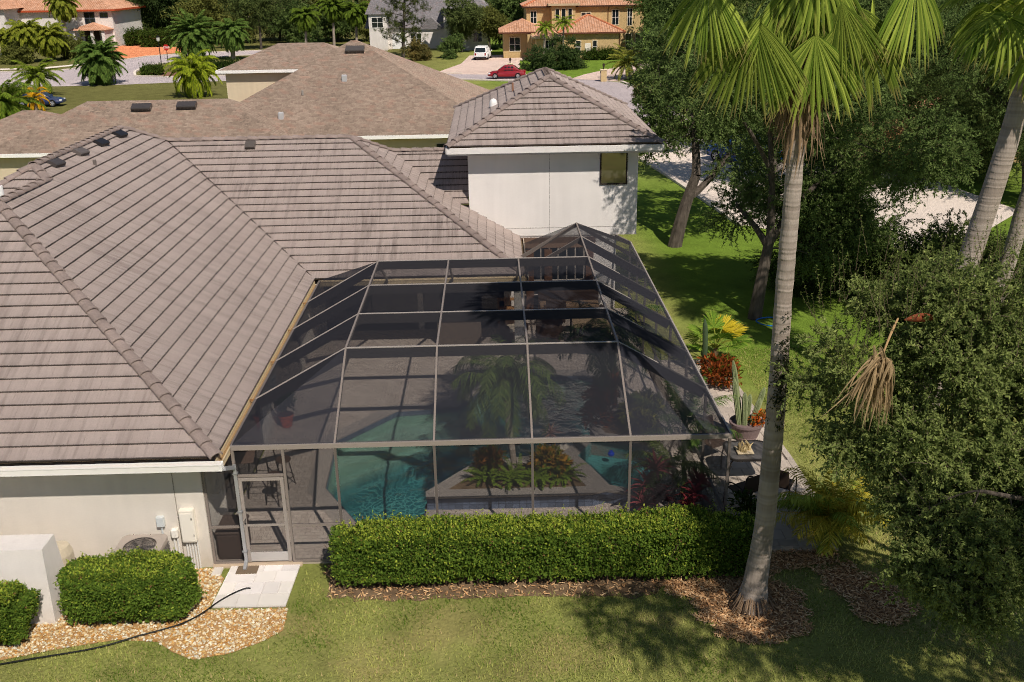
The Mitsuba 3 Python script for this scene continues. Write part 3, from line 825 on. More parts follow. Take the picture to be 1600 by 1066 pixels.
# ------------------------------------------------------------------ the screen enclosure
XS = [0.0, 1.024, 2.095, 4.125, 6.138, 8.161, 10.212]
D0, DS, HZ, TZ = 2.365, 2.311, 2.75, 3.95
FY = [D0 + DS * k for k in range(5)]
YA, YE = 13.37, 15.2
cage = thing('screen_enclosure', 'large bronze framed pool screen enclosure with charcoal mesh panels', 'screen enclosure')
FC, FC2, FC3 = S(132, 123, 117), S(104, 97, 93), S(64, 60, 60)


def member(name, p, q, w_, h_, drop=0.0, c=FC, up=(0, 0, 1), cap=False):
    m_ = MB().bar(p, q, w_, h_, c, up=up, drop=drop)
    if cap:                                                   # flange that holds the screen, coloured paler to imitate a sunlit beam top
        m_.bar(p, q, w_ + .004, .018, S(160, 153, 147), up=up, drop=-.02)
    return obj(name, m_, 'm_frame', cage)


def panel(*pts, label=None):
    n = len(pts)
    roof_ = max(q[2] for q in pts) > HZ + .03
    side = roof_ and np.ptp([q[0] for q in pts]) > .5 and (max(q[0] for q in pts) <= XL + .01 or min(q[0] for q in pts) >= XR - .01)
    key = numbered(f'{cage}__screen_panel')
    scene[key] = mikit.ply((np.array(pts, float), np.array([[0, i, i + 1] for i in range(1, n - 1)])), 'm_screen_side' if side else 'm_screen_roof' if roof_ else 'm_screen')
    return key


XL, XR = XS[2], XS[5]
for i, x in enumerate(XS):
    wd = 0.05 if i in (1,) else 0.055
    member('post', (x, 0, 0.01), (x, 0, HZ - 0.05), wd, 0.06, up=(0, 1, 0), c=FC if i < 2 else FC2)
member('post', (-0.66, 0.0, 0.01), (-0.66, 0.0, 2.55), 0.05, 0.05, up=(0, 1, 0))
member('top_beam', (-0.02, 0, HZ), (10.25, 0, HZ), 0.08, 0.10, c=S(146, 137, 130))
member('base_rail', (-0.66, 0, 0.03), (0.03, 0, 0.03), 0.06, 0.05)
member('base_rail', (XS[1], 0, 0.03), (XS[6], 0, 0.03), 0.06, 0.05)
for a, b in ((-0.64, -0.04), (XS[1] + .03, XS[2] - .04), (XS[2] + .04, XS[3] - .04), (XS[3] + .04, XS[4] - .04), (XS[4] + .04, XS[5] - .04), (XS[5] + .04, XS[6] - .04)):
    member('chair_rail', (a, 0, 0.90), (b, 0, 0.90), 0.05, 0.05)
    panel((a, 0, 0.05), (b, 0, 0.05), (b, 0, 0.88), (a, 0, 0.88))
    panel((a, 0, 0.92), (b, 0, 0.92), (b, 0, HZ - .05 if a > -0.5 else 2.54), (a, 0, HZ - .05 if a > -0.5 else 2.54))
# the screen door
member('transom', (0.035, 0, 2.10), (XS[1] - .03, 0, 2.10), 0.055, 0.05)
panel((0.035, 0, 2.13), (XS[1] - .03, 0, 2.13), (XS[1] - .03, 0, HZ - .05), (0.035, 0, HZ - .05))
door = obj('door', MB().bar((0.085, -0.01, .04), (0.085, -0.01, 2.05), .07, .035, S(152, 144, 138), up=(0, 1, 0)).bar((XS[1] - .08, -0.01, .04), (XS[1] - .08, -0.01, 2.05), .07, .035, S(152, 144, 138), up=(0, 1, 0))
           .bar((0.12, -0.01, 2.02), (XS[1] - .115, -0.01, 2.02), .035, .07, S(152, 144, 138)).bar((0.12, -0.01, 0.93), (XS[1] - .115, -0.01, 0.93), .03, .045, S(152, 144, 138)), 'm_frame', cage, label='screen door with a solid kick plate')
obj('kick_plate', MB().box((0.12, -0.02, 0.05), (XS[1] - .115, -0.004, 0.27), S(178, 174, 172)), 'm_frame', door)
obj('handle', MB().tube(bez((0.10, -0.03, 0.98), (0.10, -0.09, 1.0), (0.10, -0.09, 1.08), (0.10, -0.03, 1.1)), .012, 6, S(60, 60, 62)), 'm_metal', door)
panel((0.12, -0.01, 0.27), (XS[1] - .115, -0.01, 0.27), (XS[1] - .115, -0.01, 0.91), (0.12, -0.01, 0.91))
panel((0.12, -0.01, 0.95), (XS[1] - .115, -0.01, 0.95), (XS[1] - .115, -0.01, 1.99), (0.12, -0.01, 1.99))
# roof frames
DEEP = 0.25
for k, y in enumerate(FY):
    d = DEEP
    if k < 4:
        member('roof_beam', (XL, y, TZ), (XR, y, TZ), 0.05, d, drop=d / 2 - .02, c=FC3, cap=True)
        member('rafter', (-0.02, y, HZ + .02), (XL, y, TZ), 0.05, d, drop=d / 2 - .02, c=FC3, cap=True)
    else:
        member('rafter', (6.12, y, HZ), (XR, y, TZ), 0.05, 0.12, drop=.04, c=FC2)
    member('rafter', (XR, y, TZ), (XS[6], y, HZ), 0.05, d, drop=d / 2 - .02, c=FC3, cap=True)
member('rafter', (6.12, YA, HZ), (XR, YA, TZ), 0.05, 0.12, drop=.04, c=FC2)
member('hip_rafter', (XR, YA, TZ), (XS[6], YE, HZ), 0.05, 0.1, drop=.03, c=FC2)
member('rafter', (XR, YA, TZ), (XS[6], YA, HZ), 0.05, 0.12, drop=.04, c=FC2)
for x in XS[2:6]:
    member('rafter', (x, 0, HZ + .03), (x, D0, TZ + .005), 0.042, 0.10, drop=.03)
    member('purlin', (x, D0, TZ + .008), (x, FY[3] if x < XR else YA, TZ + .008), 0.042, 0.09, drop=.02)
    if x < XR:
        member('rafter', (x, FY[3], TZ), (x, 11.42, HZ), 0.05, 0.1, drop=.03)
# right wall
for y in FY + [YA, YE]:
    member('post', (XS[6], y, 0.01), (XS[6], y, HZ - .04), 0.06, 0.07, up=(0, 1, 0), c=FC2)
member('top_beam', (XS[6], 0.05, HZ), (XS[6], YE, HZ), 0.07, 0.10, c=S(160, 153, 147))
member('chair_rail', (XS[6], 0.05, .9), (XS[6], YE, .9), 0.05, 0.05, c=FC2)
member('base_rail', (XS[6], 0.05, .03), (XS[6], YE, .03), 0.06, 0.05, c=FC2)
member('top_beam', (XS[6], YE, HZ), (9.84, 16.2, HZ), 0.06, 0.10, c=FC2)
ys = [0.0] + FY + [YA, YE]
for a, b in zip(ys[:-1], ys[1:]):
    panel((XS[6], a + .04, .05), (XS[6], b - .04, .05), (XS[6], b - .04, .88), (XS[6], a + .04, .88))
    panel((XS[6], a + .04, .92), (XS[6], b - .04, .92), (XS[6], b - .04, HZ - .05), (XS[6], a + .04, HZ - .05))
member('eave_rail', (-0.02, 0.05, HZ), (-0.02, 11.4, HZ), 0.06, 0.09, c=FC2)
# roof panels
for a, b in zip(XS[2:5], XS[3:6]):
    panel((a, 0, HZ + .05), (b, 0, HZ + .05), (b, D0, TZ + .02), (a, D0, TZ + .02))
    for y0, y1 in zip(FY[:3], FY[1:4]):
        panel((a, y0, TZ + .02), (b, y0, TZ + .02), (b, y1, TZ + .02), (a, y1, TZ + .02))
    panel((a, FY[3], TZ + .02), (b, FY[3], TZ + .02), (b, 11.42, HZ + .02), (a, 11.42, HZ + .02))
panel((0, 0, HZ + .05), (XL, 0, HZ + .05), (XL, D0, TZ + .02))
panel((0, 0, HZ + .05), (XL, D0, TZ + .02), (0, D0, HZ + .04))
panel((XS[6], 0, HZ + .05), (XR, D0, TZ + .02), (XR, 0, HZ + .05))
panel((XS[6], 0, HZ + .05), (XS[6], D0, HZ + .05), (XR, D0, TZ + .02))
for y0, y1 in zip(FY[:3], FY[1:4]):
    panel((0, y0, HZ + .04), (XL, y0, TZ + .02), (XL, y1, TZ + .02), (0, y1, HZ + .04))
for y0, y1 in zip(FY + [YA], FY[1:] + [YA]):
    if y1 > y0:
        panel((XS[6], y0, HZ + .05), (XS[6], y1, HZ + .05), (XR, y1, TZ + .02), (XR, y0, TZ + .02))
panel((XS[6], YA, HZ + .05), (XS[6], YE, HZ + .05), (XR, YA, TZ + .02))
panel((0, FY[3], HZ + .04), (XL, FY[3], TZ + .02), (0, 11.42, HZ + .04))
panel((0, 11.42, HZ + .03), (XL, FY[3], TZ + .02), (XL, 11.42, HZ + .03))
panel((XR, FY[3], TZ + .02), (XR, FY[4], TZ + .02), (6.13, FY[4], HZ + .03), (6.13, FY[3], TZ + .02))
panel((XR, FY[4], TZ + .02), (XR, YA, TZ + .02), (6.45, YA, HZ + .05), (6.45, FY[4], HZ + .05))
panel((XR, YA, TZ + .02), (XS[6], YE, HZ + .05), (6.45, YE, HZ + .05), (6.45, YA, HZ + .05))

# ------------------------------------------------------------------ lanai: furniture under and beside the roof
WICK, CUSH = S(74, 58, 46), S(196, 186, 168)


def armchair(x, y, rz, label, cush=CUSH):
    t = thing('patio_armchair', label, 'armchair', 'wicker armchairs on the lanai')
    at = (x, y, 0)
    obj('seat', MB().box((-.36, -.36, .10), (.36, .36, .36), WICK, rz, at, .03), 'm_vc', t)
    obj('cushion', MB().box((-.30, -.34, .36), (.30, .28, .47), cush, rz, at, .04), 'm_vc', t)
    obj('backrest', MB().box((-.36, .26, .36), (.36, .38, .82), WICK, rz, at, .04), 'm_vc', t)
    for s in (-1, 1):
        obj('armrest', MB().box((.30 * s, -.36, .36), (.40 * s, .30, .62), WICK, rz, at, .03), 'm_vc', t)
        for q in (-1, 1):
            obj('leg', MB().box((.31 * s - .03, .31 * q - .03, 0), (.31 * s + .03, .31 * q + .03, .10), WICK, rz, at), 'm_vc', t)
    return t


armchair(6.05, 13.2, 0.4, 'brown wicker armchair by the lanai column, nearest the wooden shelf')
armchair(7.2, 12.6, 2.9, 'brown wicker armchair turned away, left of the dining table on the lanai')
armchair(7.5, 14.6, -0.3, 'brown wicker armchair with pale cushion under the far screen beam', S(176, 168, 156))
armchair(8.9, 13.9, -1.3, 'brown wicker armchair at the right end of the lanai sofa')
sofa = thing('patio_sofa', 'long brown wicker sofa with tan cushions on the lanai', 'sofa')
obj('base', MB().box((7.0, 15.1, .1), (9.2, 15.9, .38), WICK, bevel=.03), 'm_vc', sofa)
obj('backrest', MB().box((7.0, 15.75, .38), (9.2, 15.95, .85), WICK, bevel=.03), 'm_vc', sofa)
for k in range(3):
    obj('cushion', MB().box((7.05 + .72 * k, 15.12, .38), (7.72 + .72 * k, 15.72, .52), S(140, 116, 92), bevel=.04), 'm_vc', sofa)
tb = thing('dining_table', 'low tan stone topped table on the lanai deck', 'table')
obj('tabletop', MB().box((8.0, 12.3, .68), (9.25, 13.1, .73), S(172, 150, 122), bevel=.01), 'm_vc', tb)
for x in (8.08, 9.17):
    for y in (12.38, 13.02):
        obj('leg', MB().box((x - .03, y - .03, 0), (x + .03, y + .03, .68), WICK), 'm_vc', tb)
for x, y, rz, lb in ((7.75, 12.9, -1.57, 'slatted metal chair tucked at the left side of the lanai table'), (8.5, 13.45, 0.0, 'slatted metal chair behind the lanai table'), (9.5, 12.7, 1.57, 'slatted metal chair at the right side of the lanai table')):
    t = thing('patio_chair', lb, 'chair', 'metal chairs round the lanai table')
    at = (x, y, 0)
    obj('seat', MB().box((-.22, -.22, .43), (.22, .22, .46), S(60, 52, 46), rz, at), 'm_vc', t)
    for k in range(5):
        obj('back_slat', MB().box((-.20 + .09 * k, .20, .46), (-.16 + .09 * k, .23, .88), S(60, 52, 46), rz, at), 'm_vc', t)
    obj('back_rail', MB().box((-.23, .195, .88), (.23, .235, .93), S(60, 52, 46), rz, at), 'm_vc', t)
    for sx in (-1, 1):
        for sy in (-1, 1):
            obj('leg', MB().box((.2 * sx - .015, .2 * sy - .015, 0), (.2 * sx + .015, .2 * sy + .015, .43), S(60, 52, 46), rz, at), 'm_vc', t)
ki = thing('outdoor_counter', 'stone outdoor kitchen counter with a pale top on the lanai', 'counter')
obj('body', MB().box((3.5, 12.75, 0), (4.95, 13.4, .86), S(108, 96, 86)), 'm_vc', ki)
obj('countertop', MB().box((3.45, 12.7, .86), (5.0, 13.45, .91), S(176, 160, 142), bevel=.01), 'm_vc', ki)
obj('grill', MB().box((3.9, 12.95, .91), (4.5, 13.35, 1.02), S(120, 120, 122), bevel=.03), 'm_metal', ki)
sh = thing('wooden_shelf', 'open wooden shelf unit standing beside the lanai column', 'shelf')
for x in (5.55, 6.15):
    obj('side', MB().box((x - .03, 14.0, 0), (x + .03, 14.26, 1.15), S(158, 118, 78)), 'm_vc', sh)
for z in (.1, .45, .8, 1.12):
    obj('board', MB().box((5.58, 14.0, z), (6.12, 14.26, z + .03), S(168, 126, 84)), 'm_vc', sh)
# ground floor of the tall block: glazed doors with white bars and brown drapes
gd = MB().box((6.5, 16.205, 0.05), (9.0, 16.216, 2.35))
gdo = obj('french_door', gd, 'm_glass', tower, vc=False)
bars = MB()
for x in np.arange(6.5, 9.01, .3125):
    bars.box((x - .02, 16.185, .05), (x + .02, 16.206, 2.35), S(160, 152, 146))
for z in (.6, 1.15, 1.7):
    bars.box((6.5, 16.188, z - .015), (9.0, 16.206, z + .015), S(214, 206, 198))
obj('glazing_bar', bars, 'm_vc', gdo)
for x in (6.62, 7.28, 8.78):
    dr_ = MB()
    for q in range(6):
        dr_.tube([(x + .045 * q, 16.17, .05), (x + .045 * q, 16.17, 2.3)], .03, 6, S(104, 76, 58))
    obj('drape', dr_, 'm_vc', tower)
obj('wall_band', MB().box((6.4, 16.18, 2.36), (9.1, 16.215, 2.75), S(112, 92, 80)), 'm_vc', tower)

# bar stool group inside the screen door
st = thing('bar_table', 'tall dark metal bar table with a brown top inside the screen door', 'table')
BX, BY = -0.28, 3.2
obj('tabletop', MB().box((BX - .35, BY - .55, 1.02), (BX + .35, BY + .55, 1.06), S(126, 104, 92), 0.15, bevel=.015), 'm_vc', st)
for sx in (-1, 1):
    for sy in (-1, 1):
        obj('leg', MB().tube([(BX + .30 * sx, BY + .45 * sy, 0), (BX + .2 * sx, BY + .35 * sy, 1.02)], .018, 7, S(48, 42, 38)), 'm_metal', st)
obj('stretcher', MB().tube([(BX + .27, BY - .42, .3), (BX + .27, BY + .42, .3), (BX - .27, BY + .42, .3), (BX - .27, BY - .42, .3), (BX + .27, BY - .42, .3)], .012, 6, S(48, 42, 38)), 'm_metal', st)
for x, y, lb in ((0.12, 2.55, 'dark metal bar stool nearest the screen door'), (0.2, 3.35, 'dark metal bar stool beside the tall bar table, second from the door')):
    t = thing('bar_stool', lb, 'stool', 'bar stools at the tall table')
    obj('seat', MB().lathe([(0, .70), (.17, .70), (.19, .73), (.17, .76), (0, .77)], (x, y, 0), 16, S(84, 66, 56)), 'm_vc', t)
    for k in range(4):
        a = k * math.pi / 2 + .5
        obj('leg', MB().tube([(x + .24 * math.cos(a), y + .24 * math.sin(a), 0), (x + .12 * math.cos(a), y + .12 * math.sin(a), .70)], .014, 6, S(48, 42, 38)), 'm_metal', t)
    obj('foot_ring', MB().tube([(x + .20 * math.cos(a), y + .20 * math.sin(a), .28) for a in np.linspace(0, 2 * math.pi, 17)], .011, 6, S(48, 42, 38)), 'm_metal', t)
bx = thing('deck_box', 'brown resin deck box beside the screen door', 'storage box')
obj('body', MB().box((-0.62, .12, 0.01), (-0.08, .85, .62), S(74, 62, 56), bevel=.03), 'm_vc', bx)
obj('lid', MB().box((-0.64, .10, .625), (-0.06, .87, .70), S(84, 72, 66), bevel=.025), 'm_vc', bx)
lan = thing('wall_lantern', 'dark iron wall lantern beside the screen door', 'lantern')
obj('bracket', MB().tube(bez((-0.69, .6, 2.2), (-0.55, .6, 2.3), (-0.5, .6, 2.2)), .015, 6, S(40, 32, 26)), 'm_metal', lan)
obj('shade', MB().lathe([(0, 2.2), (.09, 2.12), (.07, 1.9), (0, 1.88)], (-0.5, .6, 0), 8, S(60, 44, 30)), 'm_metal', lan)

# ------------------------------------------------------------------ utilities on the front wall
ac = thing('air_conditioner', 'grey air conditioning unit with a round fan grille behind the clipped shrub', 'air conditioner')
prof = sbox(-2.42, -0.98, -1.50, -0.16).buffer(-.12).buffer(.12)
obj('body', MB().prism(prof, 0.02, 0.78, S(150, 142, 136)), 'm_vc', ac)
topc = prof.buffer(.012).difference(Point(-1.96, -0.58).buffer(.33, 24))
obj('top', MB().prism(topc, .782, .86, S(168, 158, 150)), 'm_vc', ac)
lou = MB()
for k in range(12):
    z = .1 + .055 * k
    lou.box((-2.40, -0.992, z), (-1.52, -0.98, z + .02), S(96, 92, 90)).box((-1.502, -0.94, z), (-1.49, -0.2, z + .02), S(96, 92, 90))
obj('louvre', lou, 'm_vc', ac)
gr = MB()
for r_ in np.linspace(.06, .32, 9):
    gr.tube([(-1.96 + r_ * math.cos(a), -0.58 + r_ * math.sin(a), .85) for a in np.linspace(0, 2 * math.pi, 33)], .005, 5, S(70, 68, 68))
for a in np.arange(8) * math.pi / 4:
    gr.tube([(-1.96 + .05 * math.cos(a), -0.58 + .05 * math.sin(a), .855), (-1.96 + .33 * math.cos(a), -0.58 + .33 * math.sin(a), .845)], .006, 5, S(70, 68, 68))
obj('fan_grille', gr, 'm_metal', ac)
fan = MB().lathe([(0, .74), (.07, .74), (.07, .80), (0, .81)], (-1.96, -.58, 0), 14, S(90, 88, 86))
for k in range(3):
    a = k * 2.094
    ca, sa = math.cos(a), math.sin(a)
    q = [(.06, -.05, .76), (.30, -.10, .74), (.30, .10, .80), (.06, .05, .80)]
    fan.add([(-1.96 + x * ca - y * sa, -.58 + x * sa + y * ca, z) for x, y, z in q], [[0, 1, 2, 3]], S(110, 108, 108))
obj('fan', fan, 'm_vc', ac)
obj('coil', MB().lathe([(.33, .1), (.33, .78)], (-1.96, -.58, 0), 24, S(40, 38, 38)), 'm_vc', ac)
obj('valve_cover', MB().box((-2.60, -.80, .50), (-2.42, -.45, .72), S(160, 152, 146), bevel=.015), 'm_vc', ac)
pn = thing('electrical_panel', 'large cream electrical panel on the wall with six conduits below it', 'electrical panel')
obj('box', MB().box((-1.22, -.20, .66), (-.92, -.052, 1.42), S(230, 224, 212), bevel=.012), 'm_vcg', pn)
obj('door', MB().box((-1.20, -.212, .70), (-.94, -.199, 1.36), S(236, 231, 220), bevel=.006), 'm_vcg', pn)
obj('latch', MB().box((-.975, -.222, 1.2), (-.955, -.21, 1.26), S(120, 118, 114)).box((-.96, -.222, .82), (-.945, -.21, .86), S(120, 118, 114)), 'm_metal', pn)
for k in range(5):
    x = -1.17 + .055 * k
    obj('conduit', MB().tube([(x, -.10, -.05), (x, -.10, .67)], .018, 8, S(214, 214, 212)), 'm_vc', pn)
sw = thing('disconnect_box', 'small grey disconnect box on the wall above the air conditioner', 'switch box')
obj('box', MB().box((-1.72, -.16, 1.02), (-1.56, -.052, 1.25), S(200, 206, 208), bevel=.012), 'm_vcg', sw)
obj('conduit', MB().tube([(-1.64, -.09, .4), (-1.64, -.09, 1.03)], .02, 8, S(190, 196, 200)), 'm_vc', sw)
sw = thing('meter_box', 'small white box with two pipes, left of the electrical panel', 'switch box')
obj('box', MB().box((-1.46, -.17, .74), (-1.31, -.052, .96), S(234, 230, 222), bevel=.03), 'm_vcg', sw)
for x in (-1.42, -1.35):
    obj('conduit', MB().tube([(x, -.09, -.05), (x, -.09, .76)], .018, 8, S(220, 220, 218)), 'm_vc', sw)
lowwall = thing('stucco_wall', 'short freestanding white stucco screen wall at the left edge', 'wall')
wv = np.array([(-6.5, -1.92, -.1), (-3.28, -1.92, -.1), (-3.28, -1.0, -.1), (-6.5, -1.0, -.1), (-6.5, -1.74, 1.55), (-3.34, -1.74, 1.55), (-3.34, -1.18, 1.55), (-6.5, -1.18, 1.55)])
obj('wall', (wv, np.array([[3, 2, 1, 0], [4, 5, 6, 7], [0, 1, 5, 4], [1, 2, 6, 5], [2, 3, 7, 6], [3, 0, 4, 7]])), 'm_stucco_white', lowwall, vc=False)
pu = thing('pool_pump', 'white pool filter pump with a blue base behind the stucco wall', 'pump')
obj('base', MB().box((-3.30, -.98, -.04), (-3.0, -.55, .10), S(30, 70, 180), bevel=.02), 'm_vcg', pu)
obj('motor', MB().tube([(-3.15, -.95, .22), (-3.15, -.60, .22)], .10, 14, S(236, 236, 232)), 'm_vcg', pu)
obj('pipe', MB().tube(bez((-3.02, -.95, .2), (-2.88, -.95, .3), (-2.95, -.85, .55), (-3.1, -.8, .42)), .05, 10, S(240, 240, 238)), 'm_vcg', pu)
ft = thing('pool_filter', 'tan cylindrical pool filter tank beside the white pump', 'filter tank')
obj('tank', MB().lathe([(0, 0), (.24, .02), (.26, .2), (.26, .75), (.2, .92), (0, .98)], (-3.6, -.6, 0), 20, S(190, 180, 160)), 'm_vcg', ft, smooth=False)
obj('clamp', MB().lathe([(.262, .46), (.28, .47), (.28, .51), (.262, .52)], (-3.6, -.6, 0), 20, S(90, 88, 86)), 'm_metal', ft)
hose = [(-5.6, -3.35, .0), (-4.2, -3.2, 0), (-3.2, -2.98, .01), (-2.2, -2.72, .0), (-1.5, -2.42, .02), (-.85, -2.12, .02), (-.45, -1.75, .03), (-.25, -1.42, .03), (0.05, -1.08, .03), (.30, -.98, .03)]
from scipy.interpolate import make_interp_spline
hp = make_interp_spline(np.linspace(0, 1, len(hose)), np.array(hose), k=3)(np.linspace(0, 1, 70))
obj('drain_hose', MB().tube(hp, .015, 8, S(30, 30, 30)), 'm_vcg', label='black corrugated hose snaking over the gravel and the pale pavers', cat='hose')
obj('water_hose', MB().tube([(15.2 + .55 * math.cos(a) * (1 + .05 * math.sin(3 * a)), 14.35 + .45 * math.sin(a), .01) for a in np.linspace(0.3, 6.6, 40)], .022, 7, S(20, 110, 200)), 'm_vcg', label='blue garden hose coiled on the grass at the oak trunk', cat='hose')

# patio: table with a tray, bench, pots
ta = thing('patio_table', 'round cornered dark metal table with a pale ornament on the paved strip', 'table')
prof = sbox(11.0, 2.75, 12.05, 3.75).buffer(-.2).buffer(.2)
obj('tabletop', MB().prism(prof, .68, .71, S(92, 90, 90)), 'm_vcg', ta)
obj('rim', MB().prism(prof.buffer(.02).difference(prof.buffer(-.03)), .675, .725, S(70, 66, 64)), 'm_metal', ta)
for sx, sy in ((11.1, 2.85), (11.95, 2.85), (11.1, 3.65), (11.95, 3.65)):
    obj('leg', MB().tube(bez((sx, sy, .68), (sx + (.14 if sx > 11.5 else -.14), sy, .6), (sx + (.1 if sx > 11.5 else -.1), sy, 0)), .018, 7, S(66, 62, 60)), 'm_metal', ta)
tr = thing('ornament_tray', 'square cream tray holding a carved ornament on the patio table', 'ornament')
obj('tray', MB().box((11.22, 3.0, .727), (11.62, 3.42, .76), S(196, 180, 150), bevel=.01), 'm_vc', tr)
ro = np.random.default_rng(3)
orn = MB()
for k in range(16):
    a = ro.uniform(0, 6.28)
    p = np.array([11.42 + .12 * math.cos(a), 3.2 + .13 * math.sin(a), .76])
    orn.tube(bez(p, p + [ro.uniform(-.06, .06), ro.uniform(-.06, .06), .12], p + [ro.uniform(-.12, .12), ro.uniform(-.12, .12), ro.uniform(.12, .26)], n=6), [.03, .028, .024, .018, .012, .004], 6, np.array(S(206, 186, 140)) * ro.uniform(.75, 1.05))
obj('carving', orn, 'm_vc', tr)


def lounge(x, y, rz, label):
    t = thing('patio_chair', label, 'chair', 'dark metal chairs on the paved strip')
    at = np.array([x, y, 0])
    cz, sz = math.cos(rz), math.sin(rz)
    R_ = lambda p: (at + [p[0] * cz - p[1] * sz, p[0] * sz + p[1] * cz, p[2]]).tolist()
    obj('seat', MB().box((-.27, -.27, .40), (.27, .25, .43), S(84, 70, 62), rz, at, .012), 'm_vc', t)
    bk = MB()
    bk.add([R_(p) for p in ((-.26, .25, .45), (.26, .25, .45), (.26, .40, .95), (-.26, .40, .95), (-.26, .275, .45), (.26, .275, .45), (.26, .425, .95), (-.26, .425, .95))], [[0, 1, 2, 3], [7, 6, 5, 4], [0, 4, 5, 1], [3, 2, 6, 7], [0, 3, 7, 4], [1, 5, 6, 2]], S(84, 70, 62))
    obj('backrest', bk, 'm_vc', t)
    for s in (-1, 1):
        obj('side_frame', MB().tube([R_(p) for p in bez((.30 * s, -.30, 0), (.30 * s, -.30, .75), (.30 * s, -.1, .66), (.30 * s, .25, .64), (.30 * s, .34, .62), n=12)] + [R_((.30 * s, .36, 0))], .016, 7, S(58, 52, 50)), 'm_metal', t)


lounge(12.05, 2.15, 2.6, 'dark metal sling chair on the paved strip, behind the big palm trunk')
lounge(10.95, 4.35, 0.5, 'dark metal sling chair beside the cage corner, behind the patio table')
lounge(11.1, 1.9, 3.6, 'dark metal sling chair half hidden behind the right end of the hedge')


def pot(name, x, y, r, h, c, label, cat='pot'):
    t = thing(name, label, cat)
    obj('body', MB().lathe([(0, .002), (r * .68, .0), (r * .9, h * .55), (r, h * .86), (r * 1.08, h * .87), (r * 1.08, h), (r * .94, h), (r * .9, h * .88), (0, h * .88)], (x, y, 0.012), 26, c), 'm_vc', t)
    return t


pot1 = pot('plant_pot', 12.03, 5.35, .42, .48, S(120, 104, 104), 'wide grey ribbed pot with cacti on the paved strip')
ribs = MB()
for k in range(5):
    z = .06 + .075 * k
    r = .42 * (.70 + .22 * k / 5 + .035)
    ribs.lathe([(r, z), (r + .014, z + .02), (r, z + .04)], (12.03, 5.35, .012), 26, S(132, 116, 114))
obj('rib', ribs, 'm_vc', pot1)
pot('plant_pot', -0.42, 6.75, .20, .36, S(188, 92, 56), 'terracotta pot with a small green plant by the house wall')
pot('plant_pot', 12.6, 0.4, .36, .42, S(58, 60, 66), 'dark grey pot under the yellowing areca palm')

# ------------------------------------------------------------------ plants: building blocks
def unit(v):
    v = np.asarray(v, float)
    return v / (np.linalg.norm(v, axis=-1, keepdims=True) + 1e-12)


def leaf_cloud(P, A, N, L, W, C, rng, fold=0.22):
    """Folded diamond leaves: bases P, directions A, normals N (n x 3), lengths L, widths W, colours C."""
    n = len(P)
    A = unit(A)
    B = unit(np.cross(N, A))
    N = np.cross(A, B)
    L, W = np.broadcast_to(L, n)[:, None], np.broadcast_to(W, n)[:, None]
    V = np.stack([P, P + A * L * 0.5 + B * W / 2 + N * W * fold, P + A * L - N * L * 0.08, P + A * L * 0.5 - B * W / 2 + N * W * fold], 1).reshape(-1, 3)
    k = np.arange(n)[:, None] * 4
    F = np.vstack([k + [0, 1, 2], k + [0, 2, 3]])
    return V, F, np.repeat(C, 4, 0)


def tint(n, lo, hi, rng, clump=None, wild=0.16):
    t = rng.uniform(0, 1, n) if clump is None else np.clip(0.6 * clump + 0.4 * rng.uniform(0, 1, n), 0, 1)
    c = np.array(lo) * (1 - t[:, None]) + np.array(hi) * t[:, None]
    return np.clip(c * rng.normal(1, wild, (n, 1)), 0.004, 0.95)


def sprays(O, D, L, per, leaf, aspect, lo, hi, rng, droop=0.35, spread=0.9, twig=0.0, twig_c=(0.10, 0.08, 0.06), tone=None):
    """Leafy twigs: each from O along D for length L, with leaves on alternate sides."""
    n = len(O)
    D = unit(D)
    L = np.broadcast_to(L, n)
    t = np.linspace(0.12, 1.0, per)[None, :] + rng.uniform(-.04, .04, (n, per))
    down = np.array([0, 0, -1.0])
    P = O[:, None] + D[:, None] * (t * L[:, None])[..., None] + down * (droop * (t ** 2) * L[:, None])[..., None]
    R = rng.normal(0, 1, (n, per, 3))
    A = D[:, None] * 0.55 + unit(R) * spread + down * 0.15
    N = unit(rng.normal(0, 0.55, (n, per, 3)) + np.array([0, 0, 0.9]) + D[:, None] * 0.25)
    cl = np.repeat((rng.uniform(0, 1, n) if tone is None else np.clip(tone + rng.normal(0, .12, n), 0, 1))[:, None], per, 1)
    C = tint(n * per, lo, hi, rng, cl.ravel())
    ll = leaf * rng.uniform(0.65, 1.25, n * per)
    m = MB()
    m.add(*leaf_cloud(P.reshape(-1, 3), A.reshape(-1, 3), N.reshape(-1, 3), ll, ll * aspect, C, rng))
    if twig > 0:
        e = O + D * L[:, None] + down * (droop * L)[:, None]
        mid = O + D * (L * .5)[:, None] + down * (droop * .25 * L)[:, None]
        s = unit(np.cross(D, rng.normal(0, 1, (n, 3)))) * twig
        s2 = np.cross(D, s)
        V = np.stack([O - s, O + s, O + s2 * 1.2, mid - s * .7, mid + s * .7, mid + s2 * .8, e], 1).reshape(-1, 3)
        k = np.arange(n)[:, None] * 7
        F = np.vstack([k + f for f in ([0, 1, 4], [0, 4, 3], [1, 2, 5], [1, 5, 4], [2, 0, 3], [2, 3, 5], [3, 4, 6], [4, 5, 6], [5, 3, 6])])
        m.add(V, F, twig_c)
    return m


